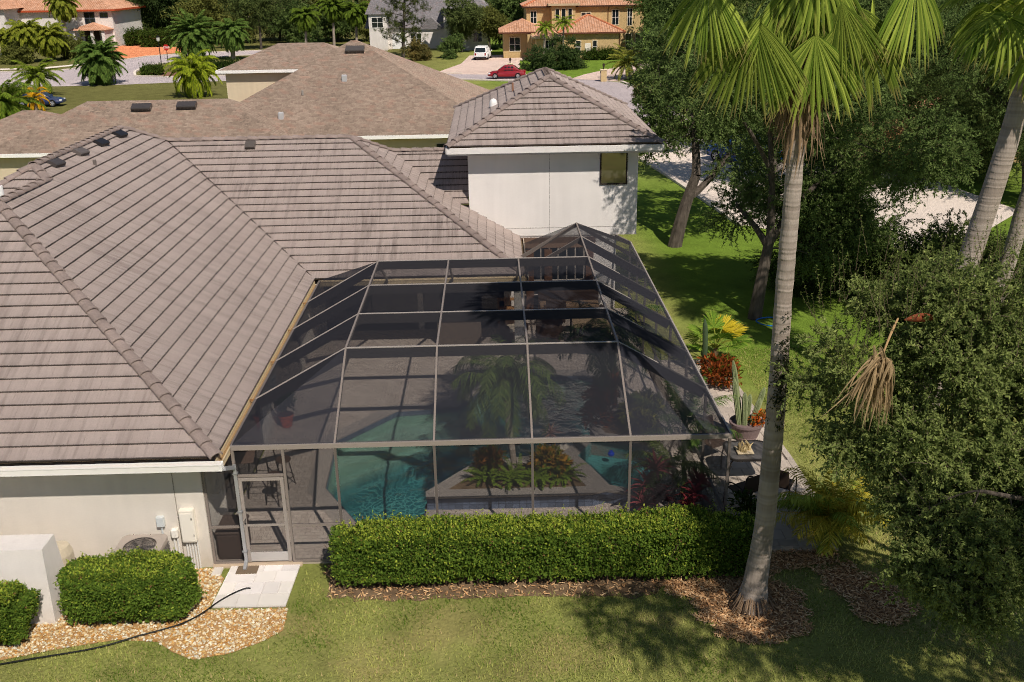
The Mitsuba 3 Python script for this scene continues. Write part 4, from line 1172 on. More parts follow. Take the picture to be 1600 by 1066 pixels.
def in_lobes(lobes, n, rng, inner=0.45, gap=0.0, freq=0.8, seed=0):
    """Points in ellipsoid lobes (centre, radii), biased to their outside, with clearings; also their outward directions."""
    vol = np.array([np.prod(l[1]) ** (2 / 3) for l in lobes])
    P, D = [], []
    while sum(map(len, P)) < n:
        k = rng.choice(len(lobes), n, p=vol / vol.sum())
        d = unit(rng.normal(0, 1, (n, 3)))
        r = rng.uniform(inner ** 2, 1, n) ** 0.5
        c, ra = np.array([lobes[i][0] for i in k], float), np.array([lobes[i][1] for i in k], float)
        p = c + d * ra * r[:, None]
        keep = meshkit.noise(p * freq + 31.7, seed) + rng.normal(0, .05, n) > gap
        P.append(p[keep])
        D.append(unit(d / ra)[keep])
    return np.vstack(P)[:n], np.vstack(D)[:n]


def limb_mesh(paths, c=(0.15, 0.12, 0.10), sides=8):
    m = MB()
    for pts, r in paths:
        m.tube(pts, r, sides, c)
    return m


def broadleaf(name, label, trunk_paths, lobes, n, per, length, leaf, lo, hi, seed, gap=0.36, cat='tree', group=None, aspect=0.45, droop=0.3, twig=0.006, inner=0.4, trunk_mat='m_bark', limbs=40, clump=.5, twig_c=(.10, .08, .06)):
    rng = np.random.default_rng(seed)
    t = thing(name, label, cat, group)
    tips = [(np.asarray(p[i], float), float(np.asarray(r)[i])) for p, r in trunk_paths for i in range(len(p) // 2, len(p))]
    P, D = in_lobes(lobes, n, rng, inner, gap, seed=seed)
    paths = list(trunk_paths)
    for k in rng.choice(len(P), min(limbs, len(P)), replace=False):
        near = min(tips, key=lambda q: np.linalg.norm(P[k] - q[0]))
        o = near[0]
        rl = min(near[1] * .55, .02 + .012 * np.linalg.norm(P[k] - o))
        mid = (o + P[k]) / 2 + [0, 0, .12 * np.linalg.norm(P[k] - o)] + rng.normal(0, .08, 3) * np.linalg.norm(P[k] - o)
        path = bez(o, mid, P[k], n=7)
        paths.append((path, np.linspace(rl, .006, 7)))
        tips += [(path[3], rl * .6), (path[5], rl * .4)]
    obj('trunk', limb_mesh(paths), trunk_mat, t, vc=False)
    # leaves gather in clumps of twigs, each with its own tone
    g = 9
    nc = len(P) // g
    C_, Dc = P[:nc], D[:nc]
    off = rng.normal(0, 1, (nc, g, 3)) * (length * clump * rng.uniform(.6, 1.25, (nc, 1, 1))) * [1, 1, .7]
    O_ = (C_[:, None] + off).reshape(-1, 3)
    D2 = unit(unit(off).reshape(-1, 3) * .9 + np.repeat(Dc, g, 0) * .6 + rng.normal(0, .35, O_.shape) + [0, 0, .25])
    m_ = len(O_)
    tone = np.repeat(np.clip(rng.normal(.5, .28, nc), 0, 1), g)
    obj('crown', sprays(O_ - D2 * length * .4, D2, length * rng.uniform(.6, 1.25, m_), per, leaf, aspect, lo, hi, rng, droop=droop, twig=twig, tone=tone, twig_c=twig_c), 'm_leaf', t)
    return t


def rosette(center, n, length, width, e0, e1, droop, lo, hi, rng, fold=0.25, segs=5, mb=None, profile=None, twist=0.0):
    """Strap leaves from one heart; e0 to e1: first elevations in degrees from inner to outer leaves."""
    m = mb or MB()
    c = np.asarray(center, float)
    for k in range(n):
        a = k * 2.39996 + rng.uniform(-.25, .25)
        e = math.radians(e0 + (e1 - e0) * (k / max(1, n - 1)) + rng.uniform(-8, 8))
        L = length * rng.uniform(.75, 1.15)
        d = np.array([math.cos(a), math.sin(a)])
        p, pts, dirs = c.copy(), [], []
        for s in range(segs + 1):
            pts.append(p.copy())
            v = np.array([d[0] * math.cos(e), d[1] * math.cos(e), math.sin(e)])
            dirs.append(v)
            p = p + v * L / segs
            e -= droop / segs
        pts, dirs = np.array(pts), np.array(dirs)
        sd = np.array([-d[1], d[0], 0])
        t = np.linspace(0, 1, segs + 1)
        w = width * (np.sin(np.pi * (0.12 + 0.88 * t) ** 0.8) if profile is None else profile(t))
        w[-1] = 0.002
        nn = np.cross(sd, dirs)
        V = np.vstack([pts - sd * w[:, None] / 2 - nn * (w * fold)[:, None], pts, pts + sd * w[:, None] / 2 - nn * (w * fold)[:, None]])
        g = segs + 1
        F = []
        for s in range(segs):
            F += [[s, s + 1, g + s + 1, g + s], [g + s, g + s + 1, 2 * g + s + 1, 2 * g + s]]
        col = tint(1, lo, hi, rng)[0]
        m.add(V, np.array(F), col)
    return m


def pinnate(base, az, elev, length, droop, leaflet, pairs, lo, hi, rng, width=0.035, hang=0.45, rachis_c=S(130, 140, 70), rr_=0.018, strips=True, start=0.14, vee=0.35):
    """One feather frond: an arching rachis with leaflets along both sides."""
    m = MB()
    e, p = elev, np.asarray(base, float)
    d2 = np.array([math.cos(az), math.sin(az)])
    seg = 10
    pts, dirs = [], []
    for s in range(seg + 1):
        pts.append(p.copy())
        v = np.array([d2[0] * math.cos(e), d2[1] * math.cos(e), math.sin(e)])
        dirs.append(v)
        p = p + v * length / seg
        e -= droop / seg * (0.5 + s / seg)
    pts, dirs = np.array(pts), np.array(dirs)
    m.tube(pts, np.linspace(rr_, rr_ * .2, seg + 1), 5, rachis_c, cap=False)
    sd = np.array([-d2[1], d2[0], 0.0])
    t = np.repeat(np.linspace(start, 0.995, pairs), 2)
    sg = np.tile([-1.0, 1.0], pairs)
    x = np.clip(t * seg, 0, seg - 1e-6)
    i = x.astype(int)
    P = pts[i] + (pts[i + 1] - pts[i]) * (x - i)[:, None]
    Dr = unit(dirs[i])
    up = np.cross(Dr, sd * -1.0)
    n = len(t)
    A = unit(Dr * (0.45 + 0.5 * t[:, None]) + sd * sg[:, None] + up * vee * rng.uniform(.2, 1.6, (n, 1)) + rng.normal(0, .10, (n, 3)))
    ll = leaflet * (np.sin(np.pi * (0.12 + 0.80 * t)) ** 0.6) * rng.uniform(.85, 1.12, n)
    C = tint(n, lo, hi, rng, wild=.12)
    if strips:
        B = unit(np.cross(A, up + rng.normal(0, .2, (n, 3)))) * (width / 2)
        mid = P + A * (ll * .55)[:, None] + np.array([0, 0, -1.0]) * (hang * .18 * ll)[:, None]
        tip = P + A * (ll * .95)[:, None] + np.array([0, 0, -1.0]) * (hang * .75 * ll)[:, None]
        V = np.stack([P - B * .5, P + B * .5, mid + B, mid - B, tip], 1).reshape(-1, 3)
        k = np.arange(n)[:, None] * 5
        m.add(V, np.vstack([k + f for f in ([0, 1, 2], [0, 2, 3], [3, 2, 4])]), np.repeat(C, 5, 0))
    else:
        A2 = unit(A + [0, 0, -hang * .6])
        m.add(*leaf_cloud(P, A2, up, ll, width, C, rng))
    return m


def merge(ms):
    m = MB()
    for x in ms:
        m.add(*x.arrays())
    return m


def feather_palm(name, label, base, top, r0, r1, n, length, leaflet, pairs, lo, hi, seed, droop=(1.3, 2.4), elev=(1.2, -.5), width=.05, hang=.6, parts=False, group=None, cat='palm', trunk_mat='m_palm_trunk', strips=True, bend=(0, 0), rr_=.02):
    rng = np.random.default_rng(seed)
    t = thing(name, label, cat, group)
    base, top = np.array(base, float), np.array(top, float)
    mid = (base + top) / 2 + np.array([bend[0], bend[1], 0])
    path = bez(base, mid, top, n=14)
    rad = np.linspace(r0, r1, 14)
    rad[0] *= 1.35
    obj('trunk', limb_mesh([(path, rad)], sides=12), trunk_mat, t, vc=False, smooth=True)
    fr = []
    for k in range(n):
        u = k / max(1, n - 1)
        el = elev[0] + (elev[1] - elev[0]) * u + rng.uniform(-.15, .15)
        fr.append(pinnate(top + [0, 0, .05], k * 2.39996 + rng.uniform(-.2, .2), el, length * rng.uniform(.82, 1.1), rng.uniform(*droop), leaflet, pairs, lo, hi, rng, width, hang, strips=strips, rr_=rr_))
    if parts:
        for f in fr:
            obj('frond', f, 'm_palm_leaf', t)
    else:
        obj('crown', merge(fr), 'm_palm_leaf', t)
    return t


def fan_leaf(hub, axis, normal, radius, lo, hi, rng, segs=46, span=1.75, droop=0.35, split=0.72, mb=None, fold=0.0):
    """One fan: pleated segments from the hub, joined at first and free towards their drooping tips."""
    m = mb or MB()
    hub, a, n = np.asarray(hub, float), unit(axis), unit(normal)
    n = unit(n - a * np.dot(a, n))
    b = np.cross(n, a)
    K = 7
    for k in range(segs):
        th = -span + 2 * span * k / (segs - 1)
        th += rng.normal(0, .018)
        d = a * math.cos(th) + b * math.sin(th)
        s = -a * math.sin(th) + b * math.cos(th)
        R = radius * (0.66 + 0.34 * math.cos(th * .75)) * rng.uniform(.84, 1.08)
        t = np.linspace(0.02, 1, K)
        half = math.sin(span / segs) * 1.02
        w = np.where(t < split, t * R * half, R * half * split * (1 - ((t - split) / (1 - split)) ** 1.6))
        w[-1] = .001
        bend = droop * np.clip(t - split * .8, 0, 1) ** 1.7 * R * rng.uniform(.8, 1.5)
        pts = hub + d * (t * R)[:, None] + np.array([0, 0, -1.0]) * bend[:, None] - n * (0.10 * t * t * R)[:, None] + s * (rng.normal(0, .03) * t ** 2 * R)[:, None]
        if fold:                                             # outer segments arch over and hang
            k_ = fold * (1 - math.cos(th))
            pts = hub + (pts - hub) * (1 - .42 * min(1, k_) * t)[:, None] + np.array([0, 0, -1.0]) * (.85 * k_ * t ** 1.5 * R)[:, None]
        nn = n * (w * .5)[:, None]
        V = np.vstack([pts - s * w[:, None], pts + nn, pts + s * w[:, None]])
        F = []
        for q in range(K - 1):
            F += [[q, q + 1, K + q + 1, K + q], [K + q, K + q + 1, 2 * K + q + 1, 2 * K + q]]
        col = tint(1, lo, hi, rng, wild=.10)[0]
        C = np.repeat(col[None], 3 * K, 0)
        tipc = np.array(S(168, 140, 100))
        f = np.clip((t - .86) / .14, 0, 1)[None, :, None] * rng.uniform(.3, 1.0)
        C = (C.reshape(3, K, 3) * (1 - f) + tipc * f).reshape(-1, 3)
        m.add(V, np.array(F), C)
    return m


# ------------------------------------------------------------------ the tall fan palms
GREEN_FAN = (S(88, 116, 40), S(174, 190, 84))
rg = np.random.default_rng(40)
bp = thing('fan_palm', 'tall fan palm with a pale ringed trunk standing in mulch at the hedge end', 'palm')
path = np.array([(10.36, -1.95, -.1), (10.37, -1.95, .12), (10.40, -1.95, .55), (10.46, -1.95, 1.4), (10.50, -1.95, 2.9), (10.50, -1.95, 4.7), (10.47, -1.95, 6.5), (10.47, -1.95, 8.2), (10.46, -1.95, 9.6), (10.45, -1.95, 11.3)])
spl = make_interp_spline([0, .03, .06, .13, .26, .42, .58, .73, .85, 1], path, k=2)(np.linspace(0, 1, 90))
zr = spl[:, 2]
rad = np.interp(zr, [-.1, .1, .5, 1.2, 2.9, 4.7, 6.5, 8.2, 9.2, 11.3], [.36, .31, .235, .198, .180, .165, .150, .140, .146, .155])
v_, f_ = tube_vf(spl, rad, 26)
dv = (meshkit.noise(np.c_[v_[:, 0] * 9, v_[:, 1] * 9, v_[:, 2] * 3]) - .5) * .016 + (meshkit.noise(np.c_[v_[:, 2] * 16, v_[:, 2] * 0, v_[:, 2] * 0]) - .5) * .010
cen_ = np.stack([np.interp(v_[:, 2], zr, spl[:, i]) for i in range(2)], 1)
v_[:, :2] += unit(v_[:, :2] - cen_) * dv[:, None]
obj('trunk', (v_, f_), 'm_palm_trunk', bp, smooth=True, vc=False)
roots = MB()
for k in range(90):
    a = rg.uniform(0, 6.28)
    p = np.array([10.36 + .36 * math.cos(a), -1.95 + .36 * math.sin(a), rg.uniform(.02, .30)])
    q = p + [.13 * math.cos(a), .13 * math.sin(a), -rg.uniform(.1, .25)]
    roots.tube([p - [.05 * math.cos(a), .05 * math.sin(a), -.08], p, q], [.012, .014, .006], 5, np.array(S(140, 118, 96)) * rg.uniform(.6, 1.1))
obj('root_mat', roots, 'm_vc', bp, kind='stuff')
CEN = np.array([10.45, -1.95, 11.9])


def fan_frond(parent, cen, hub, axis, normal, radius, rng, cols=GREEN_FAN, droop=.5, segs=46, pet=S(150, 160, 70), name='frond', span=1.75, fold=0.0):
    m = MB()
    hub = np.asarray(hub, float)
    m.tube(bez(cen, (np.asarray(cen) + hub) / 2 + [0, 0, .22], hub - unit(axis) * .1, hub, n=8), np.linspace(.028, .014, 8), 6, pet, cap=False)
    fan_leaf(hub, axis, normal, radius, cols[0], cols[1], rng, segs=segs, droop=droop, mb=m, span=span, fold=fold)
    return obj(name, m, 'm_palm_leaf', parent)


for hub, ax, nr, R, sp in (((10.46, -2.45, 10.78), (.03, -.12, -1), (0, -1, .15), 1.45, .62), ((11.12, -2.25, 11.18), (.22, -.10, -1), (.25, -1, .2), 1.75, .66), ((9.52, -2.35, 11.05), (-.10, -.10, -1), (-.5, -1, .2), 1.6, .60), ((9.95, -2.2, 11.35), (-.05, -.2, -1), (.5, -1, .2), 1.25, .5),
                           ((12.05, -2.1, 11.6), (.20, -.1, -.95), (.5, -.8, .5), 1.5, .75), ((11.55, -1.7, 11.45), (.25, .1, -1), (.9, -.4, .3), 1.35, .6), ((8.85, -2.1, 11.55), (-.22, -.1, -.95), (-.6, -.8, .5), 1.3, .75), ((9.3, -1.6, 11.2), (-.2, .15, -1), (-.9, -.3, .3), 1.4, .6),
                           ((10.22, -2.2, 11.5), (-.06, -.12, -1), (-.2, -1, .2), 1.15, .55), ((10.72, -2.2, 11.55), (.08, -.12, -1), (.3, -1, .2), 1.2, .5), ((10.45, -2.3, 11.9), (0, -.15, -1), (0, -1, .2), 1.3, .6),
                           ((10.2, -1.2, 11.0), (-.1, .2, -1), (0, 1, .3), 1.4, .6), ((10.85, -2.35, 11.25), (.05, -.25, -1), (-.5, -1, .2), 1.2, .5), ((11.2, -1.3, 11.1), (.3, .2, -1), (.4, .8, .3), 1.4, .6)):
    fan_frond(bp, CEN, hub, ax, nr, R * .93, rg, cols=GREEN_FAN if rg.uniform() < .7 else (S(84, 106, 40), S(140, 154, 66)), span=sp * 1.9, segs=46, droop=.15, fold=.8)
for k in range(16):
    a = k * 2.39996
    e = rg.uniform(.35, 1.3)
    d = np.array([math.cos(a) * math.cos(e), math.sin(a) * math.cos(e), math.sin(e)])
    fan_frond(bp, CEN, CEN + d * 1.35 + [0, 0, .45], d + [0, 0, -.35], np.array([-d[0] * .5, -d[1] * .5, 1]), 1.35, rg, segs=34)
sk = MB()
for k in range(150):                                         # skirt of old leaf strips hanging against the trunk
    a, z = rg.uniform(0, 6.283), rg.uniform(9.5, 10.5)
    R0, L0, w0 = rg.uniform(.18, .34), rg.uniform(.5, 1.15), rg.uniform(.012, .035)
    o = np.array([10.465 + R0 * math.cos(a), -1.95 + R0 * math.sin(a), z])
    out = np.array([math.cos(a), math.sin(a), 0])
    pts = bez(o - out * .1 + [0, 0, .25], o + [0, 0, .0], o + out * rg.uniform(-.06, .16) + [0, 0, -L0 * .5], o + out * rg.uniform(-.10, .22) + [rg.normal(0, .08), rg.normal(0, .05), -L0], n=7)
    s_ = np.array([-math.sin(a), math.cos(a), 0])
    wv_ = w0 * np.array([.6, 1, 1, 1, .9, .6, .1])[:, None]
    V = np.vstack([pts - s_ * wv_, pts + out * wv_ * .5, pts + s_ * wv_])
    F = [[q, q + 1, 8 + q, 7 + q] for q in range(6)] + [[7 + q, 8 + q, 15 + q, 14 + q] for q in range(6)]
    sk.add(V, np.array(F), np.array(S(176, 150, 120)) * rg.uniform(.45, 1.05))
obj('dry_skirt', sk, 'm_palm_leaf', bp, kind='stuff')


SLIM_A = [(16.9, 5.6, -.1), (17.2, 5.9, 2.2), (17.65, 6, 4.65), (18.05, 6, 6.85), (18.33, 6, 9.0), (18.4, 6, 11.2)]
SLIM_B = [(21.6, 12, -.1), (21.8, 12, 1.8), (22.05, 12, 3.4), (22.2, 12, 4.7), (22.7, 12, 7.2), (23.0, 12, 9.8)]


def slim_palm(label, pts, r0, r1, seed, crown=True):
    rng = np.random.default_rng(seed)
    t = thing('fan_palm', label, 'palm')
    p = make_interp_spline(np.linspace(0, 1, len(pts)), np.array(pts, float), k=2)(np.linspace(0, 1, 50))
    obj('trunk', limb_mesh([(p, np.linspace(r0, r1, 50))], sides=16), 'm_palm_trunk', t, vc=False, smooth=True)
    c = np.array(pts[-1], float)
    for k in range(18):
        a = k * 2.39996
        e = rng.uniform(-.9, 1.0)
        d = np.array([math.cos(a) * math.cos(e), math.sin(a) * math.cos(e), math.sin(e)])
        fan_frond(t, c, c + d * 1.3, d + [0, 0, -.8], np.array([d[0], d[1], .6]), 1.35, rng, segs=32)
    return t


slim_palm('tall leaning fan palm trunk at the right edge above the driveway', SLIM_A, .32, .21, 51)
slim_palm('fan palm with a pale trunk at the far right edge, partly behind the oak leaves', SLIM_B, .28, .20, 52)

# ------------------------------------------------------------------ oaks and the tree mass on the right
OAK = ((0.060, 0.110, 0.032), (0.275, 0.370, 0.118))
broadleaf('oak_tree', 'leaning oak on the lawn beside the two storey block', [(bez((13.6, 24.8, -.1), (13.9, 24.9, 1.6), (14.45, 25, 3.1), n=8), np.linspace(.34, .22, 8)), (bez((14.3, 25, 2.2), (15.1, 25.3, 2.7), (16.0, 25.6, 3.9), n=6), np.linspace(.18, .11, 6)), (bez((14.45, 25, 3.1), (14.6, 25.6, 4.5), (14.2, 26.5, 6), n=6), np.linspace(.22, .12, 6))],
          [((14.6, 26.3, 6.6), (2.6, 2.8, 2.3)), ((13.3, 26.8, 7.6), (1.6, 2.2, 1.8)), ((16.2, 27, 5.4), (2.6, 2.6, 2.2)), ((12.6, 25.5, 5.0), (1.1, 1.6, 1.2)), ((16.6, 25.5, 3.6), (1.5, 1.6, 1.1)), ((17.5, 28, 7.5), (2.5, 2.5, 2.2))], 4200, 24, .6, .115, *OAK, seed=61, gap=.40)
broadleaf('oak_tree', 'oak with a slim upright trunk on the lawn right of the cage', [(bez((14.7, 14.9, -.1), (14.85, 15, 1.3), (15.1, 15.1, 2.9), n=8), np.linspace(.26, .17, 8)), (bez((15.1, 15.1, 2.7), (15.6, 15.2, 3.6), (16.6, 15.4, 4.6), n=6), np.linspace(.15, .08, 6)), (bez((15.0, 15.1, 2.6), (14.6, 15.4, 3.3), (14.0, 15.8, 3.9), n=6), np.linspace(.13, .06, 6)), (bez((15.1, 15.1, 2.8), (15.0, 14.9, 5.2), (14.5, 14.6, 7.8), n=8), np.linspace(.16, .06, 8)), (bez((15.0, 14.9, 5.0), (14.2, 14.2, 6.4), (12.8, 13.3, 8.0), n=7), np.linspace(.09, .04, 7))],
          [((15.4, 15.6, 4.3), (1.6, 1.5, 1.2)), ((17.0, 16, 4.0), (2.0, 1.8, 1.7)), ((13.9, 16.0, 3.7), (.9, 1.0, .8)), ((17.4, 16.4, 5.6), (1.8, 1.8, 1.3)), ((16.9, 15.6, 2.6), (1.3, 1.2, 1.0)), ((18.6, 16.0, 3.6), (1.5, 1.4, 1.3)), ((15.2, 16.8, 5.4), (1.2, 1.2, .9)), ((12.5, 13.1, 8.4), (1.5, 1.2, 1.3)), ((14.6, 14.6, 8.6), (2.2, 1.9, 1.8)), ((16.9, 15.0, 7.6), (2.2, 1.8, 1.8)), ((16.4, 12.3, 7.6), (1.9, 1.5, 1.2)), ((18.4, 12.0, 6.4), (1.8, 1.5, 1.3))], 9000, 24, .5, .095, *OAK, seed=62, gap=.42)
broadleaf('oak_tree', 'broad dense oak beyond the driveway at the upper right', [(bez((30, 44, -.1), (30.2, 44, 2), (30, 44.5, 4.5), n=8), np.linspace(.5, .3, 8)), (bez((30, 44.5, 4), (33, 44, 5.5), (35.5, 44, 7), n=6), np.linspace(.25, .1, 6)), (bez((30, 44.5, 4), (27, 44, 6), (25, 45, 8), n=6), np.linspace(.25, .1, 6))],
          [((30, 45, 8), (4.2, 4, 3.2)), ((35.5, 44, 7), (4.0, 4, 3.6)), ((25.5, 45, 8), (3.6, 4, 3.2)), ((38.5, 42, 5.5), (3, 3.5, 3.4)), ((31, 42.5, 4.6), (2.2, 2.0, 1.6)), ((34, 41.5, 3.6), (2.2, 2, 1.7)), ((24, 47, 5), (2.6, 3, 2.2)), ((29, 50, 9.5), (5, 3, 3.4)), ((27.5, 41.5, 5.2), (2.6, 2, 1.7)), ((23.5, 43, 6.0), (2.2, 2, 1.6)), ((28.6, 40, 4.7), (2.4, 1.6, 1.5)), ((32, 40, 4.3), (2.6, 1.6, 1.7)), ((35.5, 39.5, 3.6), (2.4, 1.8, 2.2)), ((24.3, 38, 2.9), (1.9, 1.2, 1.5)), ((30.6, 38, 2.3), (2.3, 1.2, 1.6)), ((33.8, 37, 2.4), (2.1, 1.5, 1.8))], 13500, 22, .85, .16, *OAK, seed=63, gap=.36)
broadleaf('oak_tree', 'oak filling the right edge behind the leaning palm trunk', [(bez((34, 33, -.1), (33.8, 33, 2), (33, 33.5, 4.4), n=8), np.linspace(.4, .25, 8)), (bez((33, 33.5, 4.2), (32, 34, 5), (30.5, 34.5, 6.4), n=6), np.linspace(.2, .08, 6))],
          [((31.0, 34, 6.5), (2.6, 2.4, 2.4)), ((34, 34, 6), (3.2, 3, 3.4)), ((29.2, 35.5, 7.6), (2.0, 2, 1.7)), ((33, 32, 3.6), (2.0, 1.8, 1.7)), ((34.5, 29.5, 2.8), (2.2, 1.8, 2.4))], 6500, 22, .7, .125, *OAK, seed=64, gap=.36)
broadleaf('oak_tree', 'leafy oak beside the street behind the leaning oak', [(bez((21, 36, -.1), (21, 36, 2), (20.6, 36, 4), n=8), np.linspace(.36, .2, 8))],
          [((20.3, 36.5, 6.2), (2.6, 2.6, 2.5)), ((22.5, 37, 5.2), (2.4, 2.4, 2.2)), ((18.6, 36.5, 7.6), (1.8, 2, 1.7)), ((24.0, 38, 7.0), (2.4, 2.4, 2.4))], 3400, 22, .7, .14, *OAK, seed=65, gap=.38)
broadleaf('shrub', 'dark thick shrub mass beside the second oak trunk', [(bez((18.2, 18, -.1), (18.2, 18, .4), (18.4, 18, .9), n=4), np.linspace(.12, .06, 4))],
          [((17.3, 18.0, 1.1), (1.6, 1.4, 1.4)), ((19.6, 18.2, 1.4), (1.9, 1.4, 1.7)), ((18.6, 19.6, 2.5), (1.7, 1.3, 1.5)), ((17.4, 17.0, 3.2), (1.3, 1.2, 1.2)), ((21.6, 18, 1.1), (1.8, 1.3, 1.3))], 3400, 22, .5, .10, (0.045, 0.08, 0.022), (0.16, 0.22, 0.06), seed=66, gap=.30, cat='shrub', limbs=20)
broadleaf('shrub', 'long dark shrub bank along the near edge of the white driveway', [(bez((23, 17.5, -.1), (23, 17.5, .4), (23.2, 17.5, .9), n=4), np.linspace(.12, .06, 4))],
          [((20.6, 15.5, 1.4), (2.2, 1.5, 1.5)), ((18.6, 16.6, 1.7), (1.8, 1.3, 1.4)), ((22.6, 16.0, 1.8), (2.0, 1.4, 1.3)), ((23.2, 17.0, 1.0), (1.9, 1.4, 1.2)), ((25.2, 17.0, 1.1), (2.0, 1.6, 1.3)), ((27.4, 16.5, 1.5), (2.2, 1.8, 1.8)), ((23.5, 14.5, 1.1), (2.4, 1.6, 1.4)), ((29.6, 18.5, 2.2), (2, 2, 2.4))], 6800, 22, .5, .10, (0.05, 0.085, 0.022), (0.20, 0.26, 0.07), seed=67, gap=.30, cat='shrub', limbs=20)
broadleaf('oak_tree', 'oak standing right of the picture whose shade falls on the front lawn', [(bez((18.5, -9.5, -.1), (18.3, -9.6, 2.5), (17.2, -10, 5.5), n=8), np.linspace(.36, .24, 8)), (bez((17.2, -10, 5.2), (15.5, -10.4, 7.6), (13.6, -10.7, 9.6), n=7), np.linspace(.18, .07, 7))],
          [((17.0, -9.8, 8), (2.6, 1.8, 1.8)), ((14.2, -10.5, 9.8), (1.5, 1.2, 1.2)), ((19.0, -8.6, 6.8), (2, 1.5, 1.6)), ((12.3, -11.2, 11.2), (1.3, 1.0, .9)), ((20, -10, 8.5), (2, 2, 1.8)), ((15.6, -9.2, 7.2), (1.6, 1.2, 1.0)), ((17.5, -8.2, 6.0), (1.8, 1.3, 1.2))], 4600, 22, .5, .10, *OAK, seed=70, gap=.42)
# the near tree at the lower right, with twiggy shoots
NEAR = ((0.075, 0.122, 0.034), (0.400, 0.470, 0.155))
near_oak = broadleaf('oak_tree', 'near leafy oak with twiggy shoots filling the lower right corner', [(bez((17.2, -5.0, -.1), (17.0, -4.6, 1.8), (15.6, -3.6, 3.6), n=9), np.linspace(.22, .13, 9)), (bez((15.6, -3.6, 3.5), (14.2, -3.4, 4.8), (12.2, -3.2, 5.9), n=8), np.linspace(.09, .03, 8)), (bez((15.6, -3.6, 3.5), (15.2, -3.3, 5.0), (14.4, -2.8, 6.4), n=7), np.linspace(.09, .03, 7)), (bez((16.0, -3.9, 3.0), (14.6, -4.6, 3.6), (12.8, -5.0, 4.2), n=7), np.linspace(.07, .03, 7))],
          [((11.1, -3.0, 6.0), (0.40, 0.45, 0.30)), ((12.0, -3, 6.4), (0.85, 0.8, 0.6)), ((13.0, -3, 6.6), (0.9, 0.9, 0.65)), ((14.1, -3, 6.4), (1.0, 0.9, 0.75)), ((11.75, -3.2, 5.4), (0.8, 0.8, 0.65)), ((12.8, -3.5, 5.7), (0.95, 0.9, 0.75)), ((14.1, -3.5, 5.3), (0.9, 0.8, 0.75)), ((12.1, -4.0, 4.5), (0.75, 0.8, 0.7)), ((13.2, -4, 4.3), (0.95, 0.8, 0.8)), ((14.3, -4.4, 4.0), (1.1, 0.8, 0.9)), ((12.1, -4.5, 3.5), (0.7, 0.7, 0.65)), ((12.9, -4.8, 3.4), (0.85, 0.7, 0.7)), ((14.0, -5.0, 3.0), (1.1, 0.8, 0.8)), ((12.2, -5.0, 2.8), (0.55, 0.5, 0.5)), ((13.0, -5.2, 2.6), (0.7, 0.6, 0.55)), ((10.8, -3, 5.2), (0.24, 0.3, 0.2)), ((11.25, -3.6, 4.4), (0.42, 0.45, 0.4))],
          9600, 24, .33, .076, *NEAR, seed=68, gap=.33, inner=.2, twig=.005, limbs=280, clump=.5, twig_c=(.26, .21, .16))
rs_ = np.random.default_rng(69)
nsh = 260
O_ = np.stack([rs_.uniform(11.0, 15.1, nsh), rs_.uniform(-4.2, -1.2, nsh), rs_.uniform(6.0, 6.9, nsh)], 1)
O_[:, 2] -= np.clip(11.9 - O_[:, 0], 0, 2) * .9
obj('shoot', sprays(O_, np.stack([rs_.normal(0, .28, nsh), rs_.normal(-.1, .25, nsh), np.ones(nsh)], 1), rs_.uniform(.4, 1.0, nsh), 30, .046, .5, (0.07, .11, .03), (.26, .31, .09), rs_, droop=-.02, spread=1.0, twig=.006, twig_c=(0.22, .17, .12)), 'm_leaf', near_oak, kind='stuff')
# dead palm frond caught in it
df = thing('dead_palm_frond', 'dead straw coloured fan palm frond hanging in the near oak', 'palm frond')
m = MB().tube(bez((11.66, -3.95, 6.66), (11.45, -4.2, 6.48), (11.33, -4.32, 6.18), n=6), [.014, .02, .02, .018, .016, .014], 7, S(178, 148, 106))
obj('stalk', m, 'm_vc', df)
m = MB()
for k in range(110):                                         # folded, curled segments
    left = k < 14
    o = np.array([11.31, -4.34, 6.14]) + rs_.normal(0, 1, 3) * [.075, .05, .10]
    if left:
        e1, e2 = o + [-.28 + rs_.normal(0, .06), -.08, -.24], o + [-.50 + rs_.normal(0, .10), -.12, -.48 - rs_.uniform(0, .36)]
    else:
        w1 = rs_.normal(0, .11)
        e1, e2 = o + [w1 * .9 + rs_.normal(0, .05), rs_.normal(-.06, .08), -.25 * rs_.uniform(.5, 1.5)], o + [w1 * .8 + rs_.normal(0, .09), rs_.normal(-.05, .08), -rs_.uniform(.3, 1.12) ** 1.0]
    pts = bez(o, o + (e1 - o) * .5 + [0, 0, .10], e1, e2, n=8)
    w0 = rs_.uniform(.010, .030) * np.array([.8, 1, 1, 1, .9, .8, .5, .1])[:, None]
    s_ = unit(np.array([rs_.normal(1, .4), rs_.normal(0, .7), 0]))
    V = np.vstack([pts - s_ * w0, pts + np.array([0, -.8, .2]) * w0, pts + s_ * w0])
    F = [[q, q + 1, 9 + q, 8 + q] for q in range(7)] + [[8 + q, 9 + q, 17 + q, 16 + q] for q in range(7)]
    m.add(V, np.array(F), np.array(S(202, 176, 136)) * rs_.uniform(.40, 1.1))
obj('blade', m, 'm_palm_leaf', df)
bt = thing('palm_boot', 'orange brown palm leaf base lodged among the oak leaves above the dead frond', 'leaf base')
m = MB()
q_ = bez((11.85, -3.75, 6.56), (12.12, -3.7, 6.60), (12.40, -3.65, 6.54), n=9)
